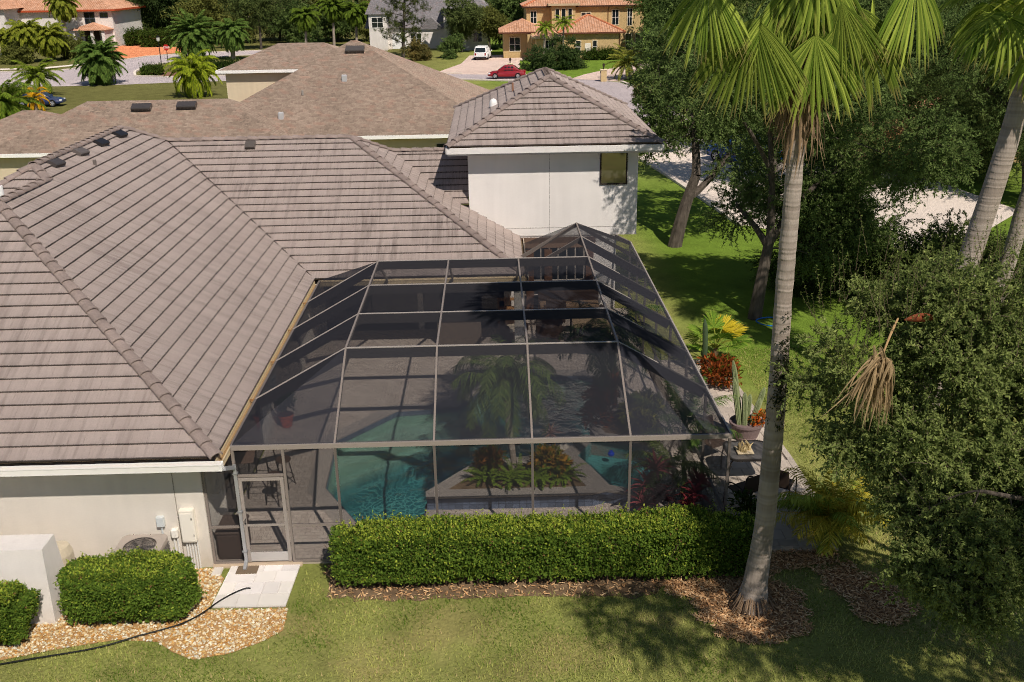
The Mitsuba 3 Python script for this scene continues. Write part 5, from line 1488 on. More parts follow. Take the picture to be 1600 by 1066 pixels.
for k in range(8):
    a0, a1 = q_[k], q_[k + 1]
    for j in range(4):
        t0, t1 = -1 + .5 * j, -.5 + .5 * j
        r0, r1 = .075 * math.sin(math.pi * (k + .35) / 9), .075 * math.sin(math.pi * (k + 1.35) / 9)
        V = [a0 + [0, -.5 * (1 - t0 * t0) * r0, t0 * r0], a1 + [0, -.5 * (1 - t0 * t0) * r1, t0 * r1], a1 + [0, -.5 * (1 - t1 * t1) * r1, t1 * r1], a0 + [0, -.5 * (1 - t1 * t1) * r0, t1 * r0]]
        m.add(V, [[0, 1, 2, 3]], np.array(S(136, 72, 46)) * rs_.uniform(.5, .95))
obj('sheath', m, 'm_vc', bt)
vine = thing('climbing_vine', 'small dark vine clinging to the big palm trunk', 'vine')
nv = 170
pv = np.stack([rs_.normal(10.50, .10, nv), np.full(nv, -2.16) + rs_.uniform(-.03, .02, nv), rs_.normal(4.9, .42, nv)], 1)
obj('leaf_cluster', sprays(pv, rs_.normal(0, 1, (nv, 3)) * [1, .3, 1], .12, 6, .05, .55, (0.02, .035, .012), (.06, .08, .03), rs_, twig=.003), 'm_leaf', vine, kind='stuff')


# ------------------------------------------------------------------ clipped hedges
def hedge(label, x0, x1, y0, y1, h, n, leaf, lo, hi, seed, top_lo, top_hi, zb=0.0, wave=.08, name='hedge', cat='hedge', group=None):
    rng = np.random.default_rng(seed)
    t = thing(name, label, cat, group)
    dx, dy = x1 - x0, y1 - y0
    areas = np.array([dx * dy * 1.15, dx * h, dx * h * .6, dy * h, dy * h])
    k = rng.choice(5, n, p=areas / areas.sum())
    u, v = rng.uniform(0, 1, n), rng.uniform(0, 1, n)
    P, N = np.zeros((n, 3)), np.zeros((n, 3))
    for i, f in enumerate(((lambda u, v: (x0 + u * dx, y0 + v * dy, u * 0 + h), (0, 0, 1)), (lambda u, v: (x0 + u * dx, u * 0 + y0, v * h), (0, -1, 0)), (lambda u, v: (x0 + u * dx, u * 0 + y1, v * h), (0, 1, 0)), (lambda u, v: (u * 0 + x0, y0 + u * dy, v * h), (-1, 0, 0)), (lambda u, v: (u * 0 + x1, y0 + u * dy, v * h), (1, 0, 0)))):
        s = k == i
        P[s] = np.stack(f[0](u[s], v[s]), 1)
        N[s] = f[1]
    # rounded shoulders
    cen = np.array([(x0 + x1) / 2, (y0 + y1) / 2, h * .55])
    hx = np.array([dx / 2, dy / 2, h * .45])
    q = (P - cen) / hx
    over = np.sort(np.abs(q), 1)
    pull = np.clip((over[:, 1] - .72) / .28, 0, 1) * np.clip((over[:, 2] - .72) / .28, 0, 1)
    P += (cen - P) * (np.array([.20, .30, .28]) * pull[:, None]) * np.array([min(1, dy / dx * 1.6), 1, 1])
    lump = meshkit.fbm(P * 1.3, 2, seed) - .5 + .55 * (meshkit.fbm(P * 4.2, 2, seed + 3) - .5)
    P += N * (lump * wave * 4.2 + rng.uniform(-.13, .03, n) + (rng.uniform(0, 1, n) < .012) * rng.uniform(0, .14, n))[:, None]
    P[:, 2] = np.maximum(P[:, 2], .03) + zb
    top = (k == 0) | (P[:, 2] > zb + h * .93)
    A = unit(N * .7 + rng.normal(0, .65, (n, 3)) + [0, 0, .35])
    NN = unit(N * .6 + rng.normal(0, .5, (n, 3)) + [0, 0, .5])
    cl = meshkit.noise(P * 5.0, seed)
    C = tint(n, lo, hi, rng, cl)
    new = rng.uniform(0, 1, n) < (.42 if top_hi else 0) * (.25 + .75 * top)
    C[new] = tint(int(new.sum()), top_lo, top_hi, rng)
    brown = rng.uniform(0, 1, n) < .015
    C[brown] = tint(int(brown.sum()), S(110, 84, 56), S(150, 120, 80), rng)
    ll = leaf * rng.uniform(.7, 1.25, n)
    obj('foliage', leaf_cloud(P, A, NN, ll, ll * .55, C, rng), 'm_leaf', t)
    tw = MB()
    for i in range(int(26 * dx)):
        x, y = rng.uniform(x0 + .1, x1 - .1), rng.uniform(y0 + .12, y1 - .1)
        p = np.array([x, y, -.05])
        tw.tube(bez(p, p + [rng.normal(0, .08), rng.normal(0, .08), h * .4], p + [rng.normal(0, .16), rng.normal(0, .14), h * .86], n=5), np.linspace(.014, .005, 5), 5, np.array(S(92, 78, 64)) * rng.uniform(.6, 1))
    obj('stems', tw, 'm_vc', t, kind='stuff')
    # stray shoots
    ns = int(34 * dx)
    ps = np.stack([rng.uniform(x0 + .05, x1 - .05, ns), rng.uniform(y0 + .05, y1 - .05, ns), np.full(ns, zb + h - .06)], 1)
    ps[:, 2] += (meshkit.fbm(ps * 1.3, 2, seed) - .5) * wave * 4.2
    obj('shoot', sprays(ps, np.stack([rng.normal(0, .45, ns), rng.normal(-.1, .45, ns), np.ones(ns)], 1), rng.uniform(.06, .24, ns) * leaf / .06, 9, leaf * .85, .5, top_lo if top_hi else lo, top_hi or hi, rng, droop=0, twig=.003), 'm_leaf', t, kind='stuff')
    # older leaves inside
    n2 = n // 3
    P2 = np.stack([rng.uniform(x0 + .1, x1 - .1, n2), rng.uniform(y0 + .1, y1 - .1, n2), zb + rng.uniform(.08, h - .1, n2)], 1)
    ll = leaf * 1.5 * rng.uniform(.8, 1.3, n2)
    obj('inner_foliage', leaf_cloud(P2, rng.normal(0, 1, (n2, 3)), unit(rng.normal(0, .6, (n2, 3)) + [0, -.3, .6]), ll, ll * .7, tint(n2, lo, hi, rng), rng), 'm_leaf', t, kind='stuff')
    return t


HG = ((0.066, 0.128, 0.018), (0.200, 0.310, 0.050))
NEW = ((0.29, 0.39, 0.042), (0.52, 0.58, 0.100))
hedge('long clipped hedge running along the front of the screen enclosure', 2.0, 10.72, -1.18, -.30, 1.26, 62000, .062, *HG, 71, *NEW, wave=.115)
hedge('wide clipped shrub in front of the air conditioner', -3.08, -.66, -2.16, -1.14, 1.12, 30000, .060, *HG, 72, *NEW, wave=.12, name='clipped_shrub', cat='shrub')
hedge('clipped shrub at the left edge in front of the low stucco wall', -5.4, -3.55, -2.75, -1.98, 1.0, 20000, .060, *HG, 73, *NEW, wave=.12, name='clipped_shrub', cat='shrub')

# ------------------------------------------------------------------ gravel, mulch, soil, grass
ROCK = Polygon([(-5.6, -3.05), (-4.0, -3.0), (-3.2, -2.75), (-2.6, -2.6), (-1.9, -2.45), (-1.1, -2.55), (-.75, -2.85), (-.3, -3.1), (.35, -2.95), (.85, -2.65), (1.22, -2.3), (1.18, -1.6), (-.4, -1.6), (-.36, -.5), (-.66, -.12), (-5.6, -.12)]).buffer(-.06).buffer(.06)
obj('gravel_bed', MB().sheet(ROCK, -.036, S(176, 140, 96)), 'm_vc', kind='structure')


def scatter(poly, n, rng):
    x0, y0, x1, y1 = poly.bounds
    P = np.zeros((0, 2))
    while len(P) < n:
        q = np.stack([rng.uniform(x0, x1, n), rng.uniform(y0, y1, n)], 1)
        P = np.vstack([P, q[shapely.contains_xy(poly, q[:, 0], q[:, 1])]])
    return P[:n]


rk = np.random.default_rng(81)
P = scatter(ROCK, 11000, rk)
ico = trimesh.creation.icosahedron()
iv, if_ = np.array(ico.vertices), np.array(ico.faces)
n = len(P)
sc = rk.uniform(.014, .034, (n, 1, 1)) * rk.uniform(.6, 1.3, (n, 1, 3))
ang = rk.uniform(0, 6.28, n)
V = iv[None] * sc * rk.uniform(.8, 1.15, (n, 12, 1))
V = np.stack([V[..., 0] * np.cos(ang)[:, None] - V[..., 1] * np.sin(ang)[:, None], V[..., 0] * np.sin(ang)[:, None] + V[..., 1] * np.cos(ang)[:, None], V[..., 2] * .7], -1)
V += np.stack([P[:, 0], P[:, 1], rk.uniform(-.035, -.008, n)], 1)[:, None]
pal = np.array([S(230, 206, 166), S(222, 182, 122), S(242, 230, 206), S(206, 156, 96), S(236, 214, 178), S(250, 244, 232)])
C = pal[rk.integers(0, 6, n)] * rk.uniform(.62, .95, (n, 1)) * [.97, .97, .88]
obj('gravel', (V.reshape(-1, 3), (if_[None] + 12 * np.arange(n)[:, None, None]).reshape(-1, 3), np.repeat(C, 12, 0)), 'm_vc', kind='stuff', label='orange and white river gravel round the pale pavers and clipped shrubs', cat='gravel')
def ragged(poly, amp, seed):
    c = np.array(poly.segmentize(.08).exterior.coords)
    q = np.c_[c, c[:, :1] * 0]
    return Polygon(c + amp * np.stack([meshkit.fbm(q * 3.1, 3, seed) - .5, meshkit.fbm(q * 3.1 + 9, 3, seed + 1) - .5], 1)).buffer(0)


MULCH = shapely.union_all([ragged(Point(10.35, -2.0).buffer(.98), .5, 1), ragged(Polygon([(12.0, -.75), (12.7, -.55), (13.2, -1.3), (13.5, -2.2), (12.9, -2.75), (12.4, -2.1), (12.1, -1.4)]), .45, 3), ragged(Polygon([(8.9, -1.45), (10, -1.9), (10, -1.0), (8.7, -1.1)]), .25, 5), ragged(Polygon([(10.9, -.12), (12.6, -.12), (12.5, -.5), (11.2, -.75), (10.6, -1.2)]), .2, 7)]).difference(SLAB.buffer(.01))
BED = ragged(Polygon([(1.75, -.1), (1.95, -1.22), (3, -1.42), (5, -1.36), (7, -1.50), (8.4, -1.52), (9, -1.1), (10.9, -.8), (10.9, -.1)]), .35, 9)
obj('planting_bed', MB().sheet(BED.difference(MULCH), -.038), 'm_dirt', kind='structure', vc=False)
obj('mulch_bed', MB().sheet(MULCH, -.034, S(150, 110, 74)), 'm_vc', kind='structure')
P = np.vstack([scatter(MULCH.buffer(.10), 5600, rk), scatter(BED, 1800, rk)])
n = len(P)
a = rk.uniform(0, 6.28, n)
d = np.stack([np.cos(a), np.sin(a), rk.normal(0, .22, n)], 1) * rk.uniform(.02, .06, (n, 1))
s = np.stack([-np.sin(a), np.cos(a), rk.normal(0, .2, n)], 1) * rk.uniform(.006, .014, (n, 1))
c0 = np.stack([P[:, 0], P[:, 1], rk.uniform(-.03, .015, n)], 1)
V = np.stack([c0 - d - s, c0 + d - s, c0 + d + s, c0 - d + s, c0 + [0, 0, .012]], 1).reshape(-1, 3)
k = np.arange(n)[:, None] * 5
pal = np.array([S(222, 180, 132), S(204, 158, 112), S(232, 198, 154), S(180, 140, 100), S(152, 122, 92)])
obj('mulch', (V, np.vstack([k + f for f in ([0, 1, 4], [1, 2, 4], [2, 3, 4], [3, 0, 4])]), np.repeat(pal[rk.integers(0, 5, n)] * rk.uniform(.7, 1.1, (n, 1)), 5, 0)), 'm_vc', kind='stuff', label='orange brown bark chips round the foot of the big palm', cat='mulch')
LAWN = Polygon([(-9, -7.5), (19, -7.5), (21, 12), (13.2, 12), (13.1, -.2), (10.9, -.2), (1.8, -1.0), (1.3, -.12), (1.3, -1.5), (-9, -2.9)]).difference(ROCK.buffer(.02)).difference(MULCH.buffer(-.05)).difference(BED.buffer(-.08)).difference(PAD.buffer(.03))
P = scatter(LAWN, 170000, rk)
P = P[(meshkit.fbm(np.c_[P * .9, P[:, :1] * 0], 3, 4) + rk.normal(0, .12, len(P))) > .36]
n = len(P)
a = rk.uniform(0, 6.28, n)
hgt = rk.uniform(.03, .085, n)
w_ = rk.uniform(.006, .013, n)
c0 = np.stack([P[:, 0], P[:, 1], np.full(n, -.055)], 1)
sd = np.stack([-np.sin(a), np.cos(a), 0 * a], 1) * w_[:, None]
ln = np.stack([np.cos(a), np.sin(a), 0 * a], 1) * (hgt * rk.uniform(.3, 1.3, n))[:, None]
V = np.stack([c0 - sd, c0 + sd, c0 + ln + np.c_[0 * a, 0 * a, hgt]], 1).reshape(-1, 3)
cl = meshkit.fbm(np.c_[P * 1.1, P[:, :1] * 0], 3, 14)
t_ = np.clip(.5 + (cl - .5) * 2.2 + rk.normal(0, .22, n), 0, 1)[:, None]
C = np.array(S(102, 128, 48)) * (1 - t_) + np.array(S(198, 200, 118)) * t_
straw = rk.uniform(0, 1, n) < .10
C[straw] = np.array(S(214, 194, 140)) * rk.uniform(.7, 1.0, (int(straw.sum()), 1))
obj('grass', (V, np.arange(3 * n).reshape(-1, 3), np.repeat(C, 3, 0)), 'm_leaf', kind='stuff', label='short dry lawn grass in front of and right of the cage', cat='grass')

# ------------------------------------------------------------------ planting in the cage and on the paved strip
PG = (S(62, 88, 40), S(128, 148, 78))
feather_palm('date_palm', 'pygmy date palm with an arching feather crown on the tiled planter inside the cage', (5.85, 3.1, .3), (5.62, 3.2, 2.75), .075, .085, 30, 1.75, .34, 46, *PG, seed=90, elev=(1.35, -.45), droop=(1.5, 2.5), width=.022, hang=.5, parts=True, bend=(-.05, 0), rr_=.012)
feather_palm('date_palm', 'pygmy date palm with hanging fronds behind the spa inside the cage', (8.7, 6.7, .3), (8.6, 6.9, 2.3), .08, .09, 24, 1.7, .34, 42, S(50, 76, 40), S(104, 128, 70), seed=91, elev=(1.2, -.5), droop=(1.5, 2.5), width=.024, hang=.6, parts=True, rr_=.012)
feather_palm('feather_palm', 'slender upright feather palm near the right wall of the cage', (9.95, 3.0, .1), (9.9, 3.1, 1.35), .05, .05, 16, 1.6, .30, 40, S(66, 96, 40), S(120, 150, 76), seed=92, elev=(1.5, .35), droop=(.4, 1.2), width=.022, hang=.4, parts=True, rr_=.012)
feather_palm('feather_palm', 'small feather palm with drooping green fronds behind the red cordylines', (9.55, 2.2, .1), (9.5, 2.2, .85), .04, .04, 14, 1.2, .26, 34, S(70, 96, 36), S(140, 160, 80), seed=93, elev=(1.2, -.2), droop=(1.0, 2.0), width=.024, hang=.5, parts=True, rr_=.010)
rp2 = np.random.default_rng(95)


def rosette_plant(name, label, cat, hearts, n, length, width, e0, e1, droop, lo, hi, stem=None, group=None, fold=.25):
    t = thing(name, label, cat, group)
    for h in hearts:
        if stem:
            obj('stem', MB().tube([(h[0], h[1], stem), (h[0] + .02, h[1], h[2])], .022, 7, S(120, 104, 84)), 'm_vc', t)
        obj('leaf_head', rosette(h, n, length, width, e0, e1, droop, lo, hi, rp2, fold), 'm_palm_leaf', t)
    return t


RED = (S(84, 46, 50), S(160, 84, 90))
rosette_plant('cordyline', 'dark red cordyline by the front screen, nearest the hot tub', 'plant', [(8.78, 1.45, .75), (9.05, 1.25, .55), (9.0, 1.6, 1.1), (8.7, 1.15, .45)], 22, .52, .085, 82, 5, 1.1, *RED, stem=0)
rosette_plant('cordyline', 'bright red cordyline at the right front corner of the cage', 'plant', [(9.85, 1.3, .6), (10.0, 1.6, .75), (9.7, 1.1, .4)], 20, .48, .08, 82, 5, 1.1, S(112, 40, 46), S(186, 84, 88), stem=0)
rosette_plant('cordyline', 'pale tufted rosette plant on a stem behind the pygmy palm', 'plant', [(6.75, 3.85, 1.0)], 26, .34, .04, 85, -40, .8, S(120, 84, 76), S(196, 160, 140), stem=.3)


def croton(label, hearts, r, n, lo, hi, seed, name='croton', leafl=.16, cat='shrub', group=None, zlift=.5):
    rng = np.random.default_rng(seed)
    t = thing(name, label, cat, group)
    m, tw = MB(), MB()
    for h in hearts:
        h = np.array(h, float)
        d = unit(rng.normal(0, 1, (n, 3)) + [0, 0, zlift])
        P = h + d * r * rng.uniform(.25, 1.0, (n, 1)) * [1, 1, .85]
        t_ = rng.uniform(0, 1, n)
        C = tint(n, lo, hi, rng, wild=.2)
        gsel = rng.uniform(0, 1, n) < .25
        C[gsel] = tint(int(gsel.sum()), S(46, 62, 26), S(110, 116, 40), rng)
        ll = leafl * rng.uniform(.6, 1.2, n)
        m.add(*leaf_cloud(P, d + rng.normal(0, .5, (n, 3)), unit(rng.normal(0, .5, (n, 3)) + [0, -.3, .8]), ll, ll * .38, C, rng))
        for k in range(7):
            e = h + unit(rng.normal(0, 1, 3) + [0, 0, .8]) * r * .7
            tw.tube([(h[0] + rng.normal(0, .03), h[1] + rng.normal(0, .03), h[2] - r * .8), e], [.012, .005], 5, S(100, 86, 66))
    obj('foliage', m, 'm_leaf', t)
    obj('stems', tw, 'm_vc', t, kind='stuff')
    return t


OR = (S(104, 56, 30), S(184, 112, 56))
croton('dark orange croton bush left of the pygmy palm on the tiled planter', [(5.3, 3.1, .72), (5.15, 3.3, .6)], .30, 330, S(80, 62, 30), S(150, 96, 46), 101)
croton('orange green croton bush right of the pygmy palm trunk', [(6.55, 3.0, .75), (6.85, 2.9, .6), (6.7, 3.3, .6)], .32, 330, S(106, 92, 36), S(178, 132, 52), 102)
croton('tall rust orange croton behind the hot tub', [(8.2, 6.0, .95), (8.5, 6.3, 1.2), (8.3, 6.5, .7), (8.05, 5.7, .6)], .42, 380, *OR, seed=103)
croton('yellow green croton with long leaves right of the rust croton', [(9.1, 5.6, .75), (9.4, 5.9, .7), (9.2, 5.2, .55)], .38, 300, S(110, 120, 40), S(190, 186, 84), 104, leafl=.26)
croton('large rust red croton on the paved strip by the cage wall', [(12.0, 8.7, .42), (12.3, 9.1, .5), (12.3, 8.6, .36), (11.9, 9.3, .45)], .40, 360, S(110, 54, 32), S(180, 100, 52), 105)
croton('low dark green shrub beside the sling chairs at the hedge end', [(10.95, 1.25, .4), (11.1, 1.0, .3)], .32, 260, S(40, 62, 34), S(90, 112, 62), 106, leafl=.13)
croton('small green plant growing in the terracotta pot', [(-.42, 6.75, .72), (-.40, 6.7, .95)], .26, 300, S(36, 62, 28), S(84, 116, 52), 107, name='potted_plant', cat='plant', leafl=.14)
croton('fiery orange succulent spilling over the grey ribbed pot', [(12.33, 5.2, .62)], .26, 300, S(190, 80, 30), S(236, 140, 60), 108, name='succulent', cat='plant', leafl=.10)
# ferns over the rim of the planter
for k, (x, y, lb) in enumerate(((5.15, 2.72, 'bright green fern at the left end of the tiled planter'), (5.75, 2.62, 'bright green fern below the pygmy palm trunk, spilling over the tiles'), (6.35, 2.65, 'bright green fern right of the pygmy palm trunk'), (6.95, 2.75, 'bright green fern at the right end of the tiled planter'))):
    t = thing('fern', lb, 'fern', 'ferns along the planter front')
    ms = [pinnate((x + rp2.normal(0, .07), y + rp2.normal(0, .06), .36), q * 2.4 + rp2.uniform(-.2, .2), rp2.uniform(.4, 1.35), rp2.uniform(.42, .72), rp2.uniform(.9, 2.0), .075, 26, S(74, 104, 30), S(140, 166, 60), rp2, width=.022, hang=.2, strips=False, rr_=.004) for q in range(26)]
    obj('fronds', merge(ms), 'm_palm_leaf', t)
# cacti in the grey pot
ca = thing('cactus', 'group of tall grey green column cacti in the grey ribbed pot', 'cactus')
for x, y, h, lx in ((11.82, 5.3, 1.35, -.22), (11.95, 5.25, .95, -.05), (12.05, 5.45, .8, .05), (12.15, 5.3, .75, .18), (12.2, 5.42, 1.0, .26), (11.9, 5.5, 1.75, -.30)):
    mm = MB()
    pth = bez((x, y, .42), (x + lx * .5, y, .42 + h * .5), (x + lx, y, .42 + h), n=14)
    K = 12
    v_, f_ = tube_vf(pth, np.r_[np.full(11, .065), .06, .045, .015], K * 2)
    ctr = np.repeat(pth, K * 2, 0)
    star = np.tile(np.where(np.arange(K * 2) % 2 == 0, 1.12, .80), 14)[:, None]
    v_[:len(ctr)] = ctr + (v_[:len(ctr)] - ctr) * star
    colr = np.vstack([np.where(np.tile(np.arange(K * 2) % 2 == 0, 14)[:, None], S(168, 176, 132), S(84, 104, 66)), np.tile(S(120, 140, 90), (2, 1))])
    obj('column', mm.add(v_, f_, colr), 'm_vc', ca)
cb = thing('cactus', 'single tall dark column cactus by the rust red croton', 'cactus')
obj('column', MB().tube(bez((11.75, 9.6, 0), (11.8, 9.5, .9), (11.7, 9.5, 1.9), n=12), np.r_[np.full(10, .08), .07, .02], 10, S(70, 88, 60)), 'm_vc', cb)
# small fan palm beyond the croton
fp = thing('small_fan_palm', 'small bright green fan palm with one yellowing leaf at the end of the paved strip', 'palm')
obj('trunk', MB().tube([(12.35, 10.6, 0), (12.35, 10.6, .55)], [.10, .07], 10, S(110, 92, 70)), 'm_vc', fp)
for k in range(13):
    a = k * 2.39996
    e = rp2.uniform(.25, 1.3)
    d = np.array([math.cos(a) * math.cos(e), math.sin(a) * math.cos(e), math.sin(e)])
    yel = k in (3, 8)
    fan_frond(fp, (12.35, 10.6, .5), np.array([12.35, 10.6, .55]) + d * .62, d + [0, 0, -.1], np.array([-d[0] * .6, -d[1] * .6, 1]), .62, rp2, cols=(S(190, 170, 40), S(226, 206, 70)) if yel else (S(84, 124, 40), S(150, 176, 70)), segs=26, droop=.25)
# areca palm
ar = thing('areca_palm', 'yellowing clumping areca palm at the front right corner of the paved strip', 'palm')
for k in range(48):
    a = k * 2.39996
    b = np.array([12.62 + .12 * math.cos(a * 1.7), .35 + .12 * math.sin(a * 1.7), .42])
    g = rp2.uniform(0, 1)
    lo, hi = (S(168, 156, 44), S(220, 204, 84)) if g < .45 else (S(110, 134, 44), S(178, 190, 84))
    obj('frond', pinnate(b, a + rp2.uniform(-.2, .2), rp2.uniform(.55, 1.45), rp2.uniform(1.15, 1.75), rp2.uniform(1.0, 2.1), .34, 34, lo, hi, rp2, width=.026, hang=.5, rachis_c=S(196, 160, 50), rr_=.012), 'm_palm_leaf', ar)

# ------------------------------------------------------------------ houses beyond
def hip_roof(m, x0, x1, y0, y1, z, pitch, over=0.5, thick=0.16):
    """A hipped roof over a rectangle, with a fascia of the given thickness."""
    x0, x1, y0, y1 = x0 - over, x1 + over, y0 - over, y1 + over
    h = min(x1 - x0, y1 - y0) / 2
    if x1 - x0 >= y1 - y0:
        a, b = (x0 + h, (y0 + y1) / 2), (x1 - h, (y0 + y1) / 2)
    else:
        a, b = ((x0 + x1) / 2, y0 + h), ((x0 + x1) / 2, y1 - h)
    zt = z + pitch * h
    c = [(x0, y0, z), (x1, y0, z), (x1, y1, z), (x0, y1, z)]
    a, b = (*a, zt), (*b, zt)
    if x1 - x0 >= y1 - y0:
        for f in ([c[0], c[1], b, a], [c[1], c[2], b], [c[2], c[3], a, b], [c[3], c[0], a]):
            m.poly3(f)
    else:
        for f in ([c[0], c[1], a], [c[1], c[2], b, a], [c[2], c[3], b], [c[3], c[0], a, b]):
            m.poly3(f)
    m.poly3([c[3], c[2], c[1], c[0]])
    return m


def fascia(x0, x1, y0, y1, z, over, c, h=.2):
    m = MB()
    x0, x1, y0, y1 = x0 - over - .03, x1 + over + .03, y0 - over - .03, y1 + over + .03
    for p, q in (((x0, y0), (x1, y0)), ((x1, y0), (x1, y1)), ((x1, y1), (x0, y1)), ((x0, y1), (x0, y0))):
        d = unit(np.subtract(q, p)) * .03
        m.bar((*(np.array(p) + d), z - h * .35), (*(np.array(q) - d), z - h * .35), .06, h, c)
    return m


def window(parent, lo, hi, axis='y', side=-1, bars=(1, 1), fc=S(240, 238, 234), trim=None):
    """A framed window in a wall that faces -y (axis y) or +-x; lo, hi: its corners in (along, z); side: where its wall stands."""
    (u0, z0), (u1, z1), w0 = lo, hi, side
    B = (lambda a, b, d0, d1: ((a[0], w0 + d0, a[1]), (b[0], w0 + d1, b[1]))) if axis == 'y' else (lambda a, b, d0, d1: ((w0 - d0, a[0], a[1]), (w0 - d1, b[0], b[1])))
    fr = MB()
    t = .09
    for a, b in (((u0 - t, z0 - t), (u1 + t, z0)), ((u0 - t, z1), (u1 + t, z1 + t)), ((u0 - t, z0), (u0, z1)), ((u1, z0), (u1 + t, z1))):
        fr.box(*B(a, b, -.08, .02), trim or fc)
    for k in range(1, bars[0] + 1):
        u = u0 + (u1 - u0) * k / (bars[0] + 1)
        fr.box(*B((u - .03, z0), (u + .03, z1), -.06, .0), fc)
    for k in range(1, bars[1] + 1):
        z = z0 + (z1 - z0) * k / (bars[1] + 1)
        fr.box(*B((u0, z - .025), (u1, z + .025), -.05, .0), fc)
    w_ = obj('window', fr, 'm_vc', parent)
    obj('pane', MB().box(*B((u0, z0), (u1, z1), -.03, .0)), 'm_glass', w_, vc=False)
    return w_


WHITE = S(238, 238, 236)
nb = thing('shingle_roof_house', 'neighbouring house under a big hipped roof of brown mottled shingles', 'house')
obj('wall', MB().box((-12.6, 40.2, -.1), (5.8, 58.2, 2.75)), 'm_stucco_cream', nb, vc=False)
r1 = obj('roof', hip_roof(MB(), -12.6, 5.8, 40.2, 58.2, 2.8, .5), 'm_shingle', nb, vc=False)
obj('gutter', fascia(-12.6, 5.8, 40.2, 58.2, 2.8, .5, WHITE), 'm_vc', nb)
obj('wall', MB().box((-22.4, 37.7, -.1), (-9.0, 45.8, 2.5)), 'm_stucco_cream', nb, vc=False)
r2 = obj('roof', hip_roof(MB(), -22.4, -6.0, 37.7, 45.8, 2.58, .5), 'm_shingle', nb, vc=False)
obj('gutter', fascia(-22.4, -9.6, 37.7, 45.8, 2.58, .5, WHITE), 'm_vc', nb)
obj('wall', MB().box((-27.0, 41.0, -.1), (-21.0, 48.0, 2.3)), 'm_stucco_cream', nb, vc=False)
obj('roof', hip_roof(MB(), -27.0, -19.0, 41.0, 48.0, 2.38, .42), 'm_shingle', nb, vc=False)
obj('gutter', fascia(-27.0, -21.0, 41.0, 48.0, 2.38, .5, WHITE), 'm_vc', nb)
obj('wall', MB().box((-13.6, 55.4, 2.0), (-3, 63, 5.15)), 'm_stucco_cream', nb, vc=False)
obj('roof', hip_roof(MB(), -13.6, -3.6, 55.4, 62.0, 5.25, .42), 'm_shingle', nb, vc=False)
obj('gutter', fascia(-13.6, -3.6, 55.4, 62.0, 5.25, .5, WHITE), 'm_vc', nb)
obj('door', MB().box((2.2, 40.15, .02), (3.6, 40.21, 2.2)), 'm_glass', nb, vc=False)
for lx, (x, y) in ((2.0, (-14.9, 40.9)), (2.0, (-12.3, 41.0))):
    o = on_roof(x, y, .5, (0, 37.2, 2.58), (0, 1), .06)
    roof_vent(o, (1, 0, 0), unit([0, 1, .5]), unit([0, -.5, 1]), 1.1, .55, .22, S(70, 66, 66), None, r2)
o = on_roof(-3.2, 48.0, .5, (0, 39.7, 2.8), (0, 1), .05)
roof_vent(o, (1, 0, 0), unit([0, 1, .5]), unit([0, -.5, 1]), 1.2, .6, .22, S(80, 76, 74), None, r1)
for x, y in ((-3.6, 45.0), (-7.0, 41.5)):
    p = on_roof(x, y, .5, (0, 39.7, 2.8), (0, 1), .0)
    obj('vent_cap', MB().box(p - [.16, .16, .1], p + [.16, .16, .34], S(214, 216, 220), bevel=.04), 'm_metal', r1)
p = on_roof(-6.0, 43.6, .5, (0, 39.7, 2.8), (0, 1), 0)
obj('vent_pipe', MB().tube([p, p + [0, 0, .3]], .06, 8, S(150, 145, 140)), 'm_vc', r1)

tan = thing('tan_house', 'two storey tan stucco house with terracotta tile roofs across the street', 'house')
obj('wall', MB().box((10.8, 129.0, -.1), (27.5, 141, 6.6)), 'm_stucco_tan', tan, vc=False)
obj('wall', MB().box((14.3, 127.2, -.1), (17.6, 129.0, 6.9)), 'm_stucco_tan', tan, vc=False)
rf = obj('roof', hip_roof(MB(), 10.8, 27.5, 129.0, 141, 6.65, .42, .6), 'm_terracotta', tan, vc=False)
obj('roof', hip_roof(MB(), 14.3, 17.6, 127.2, 131.5, 7.0, .36, .5), 'm_terracotta', tan, vc=False)
obj('eave', fascia(10.8, 27.5, 129.0, 141, 6.65, .6, S(70, 48, 38)), 'm_vc', tan)
obj('eave', fascia(14.3, 17.6, 127.2, 129.0, 7.0, .5, S(190, 170, 140), .3), 'm_vc', tan)
obj('wall', MB().box((15.3, 121.0, -.1), (23.2, 128.9, 3.4)), 'm_stucco_tan', tan, vc=False)
obj('wall', MB().box((11.2, 122.2, -.1), (15.3, 128.9, 3.3)), 'm_stucco_tan', tan, vc=False)
obj('roof', hip_roof(MB(), 15.3, 23.2, 121.0, 131.5, 3.5, .46, .6), 'm_terracotta', tan, vc=False)
obj('eave', fascia(15.3, 23.2, 121.0, 131.5, 3.5, .6, S(96, 60, 46)), 'm_vc', tan)
obj('wall', MB().box((11.7, 119.3, -.1), (15.0, 122.2, 3.0)), 'm_stucco_tan', tan, vc=False)
obj('roof', hip_roof(MB(), 11.7, 15.0, 119.3, 126.5, 3.15, .40, .5), 'm_terracotta', tan, vc=False)
obj('eave', fascia(11.7, 15.0, 119.3, 126.5, 3.15, .5, S(190, 170, 140), .32), 'm_vc', tan)
obj('wall', MB().box((7.4, 125.5, -.1), (10.7, 134, 3.3)), 'm_stucco_tan', tan, vc=False)
obj('column', MB().box((10.7, 123.4, -.1), (11.4, 124.1, 3.2)), 'm_stucco_tan', tan, vc=False)
obj('roof', hip_roof(MB(), 7.4, 13.0, 124.2, 134, 3.5, .46, .6), 'm_terracotta', tan, vc=False)
obj('eave', fascia(7.4, 13.0, 124.2, 134, 3.5, .6, S(96, 60, 46)), 'm_vc', tan)
TR = S(226, 212, 184)
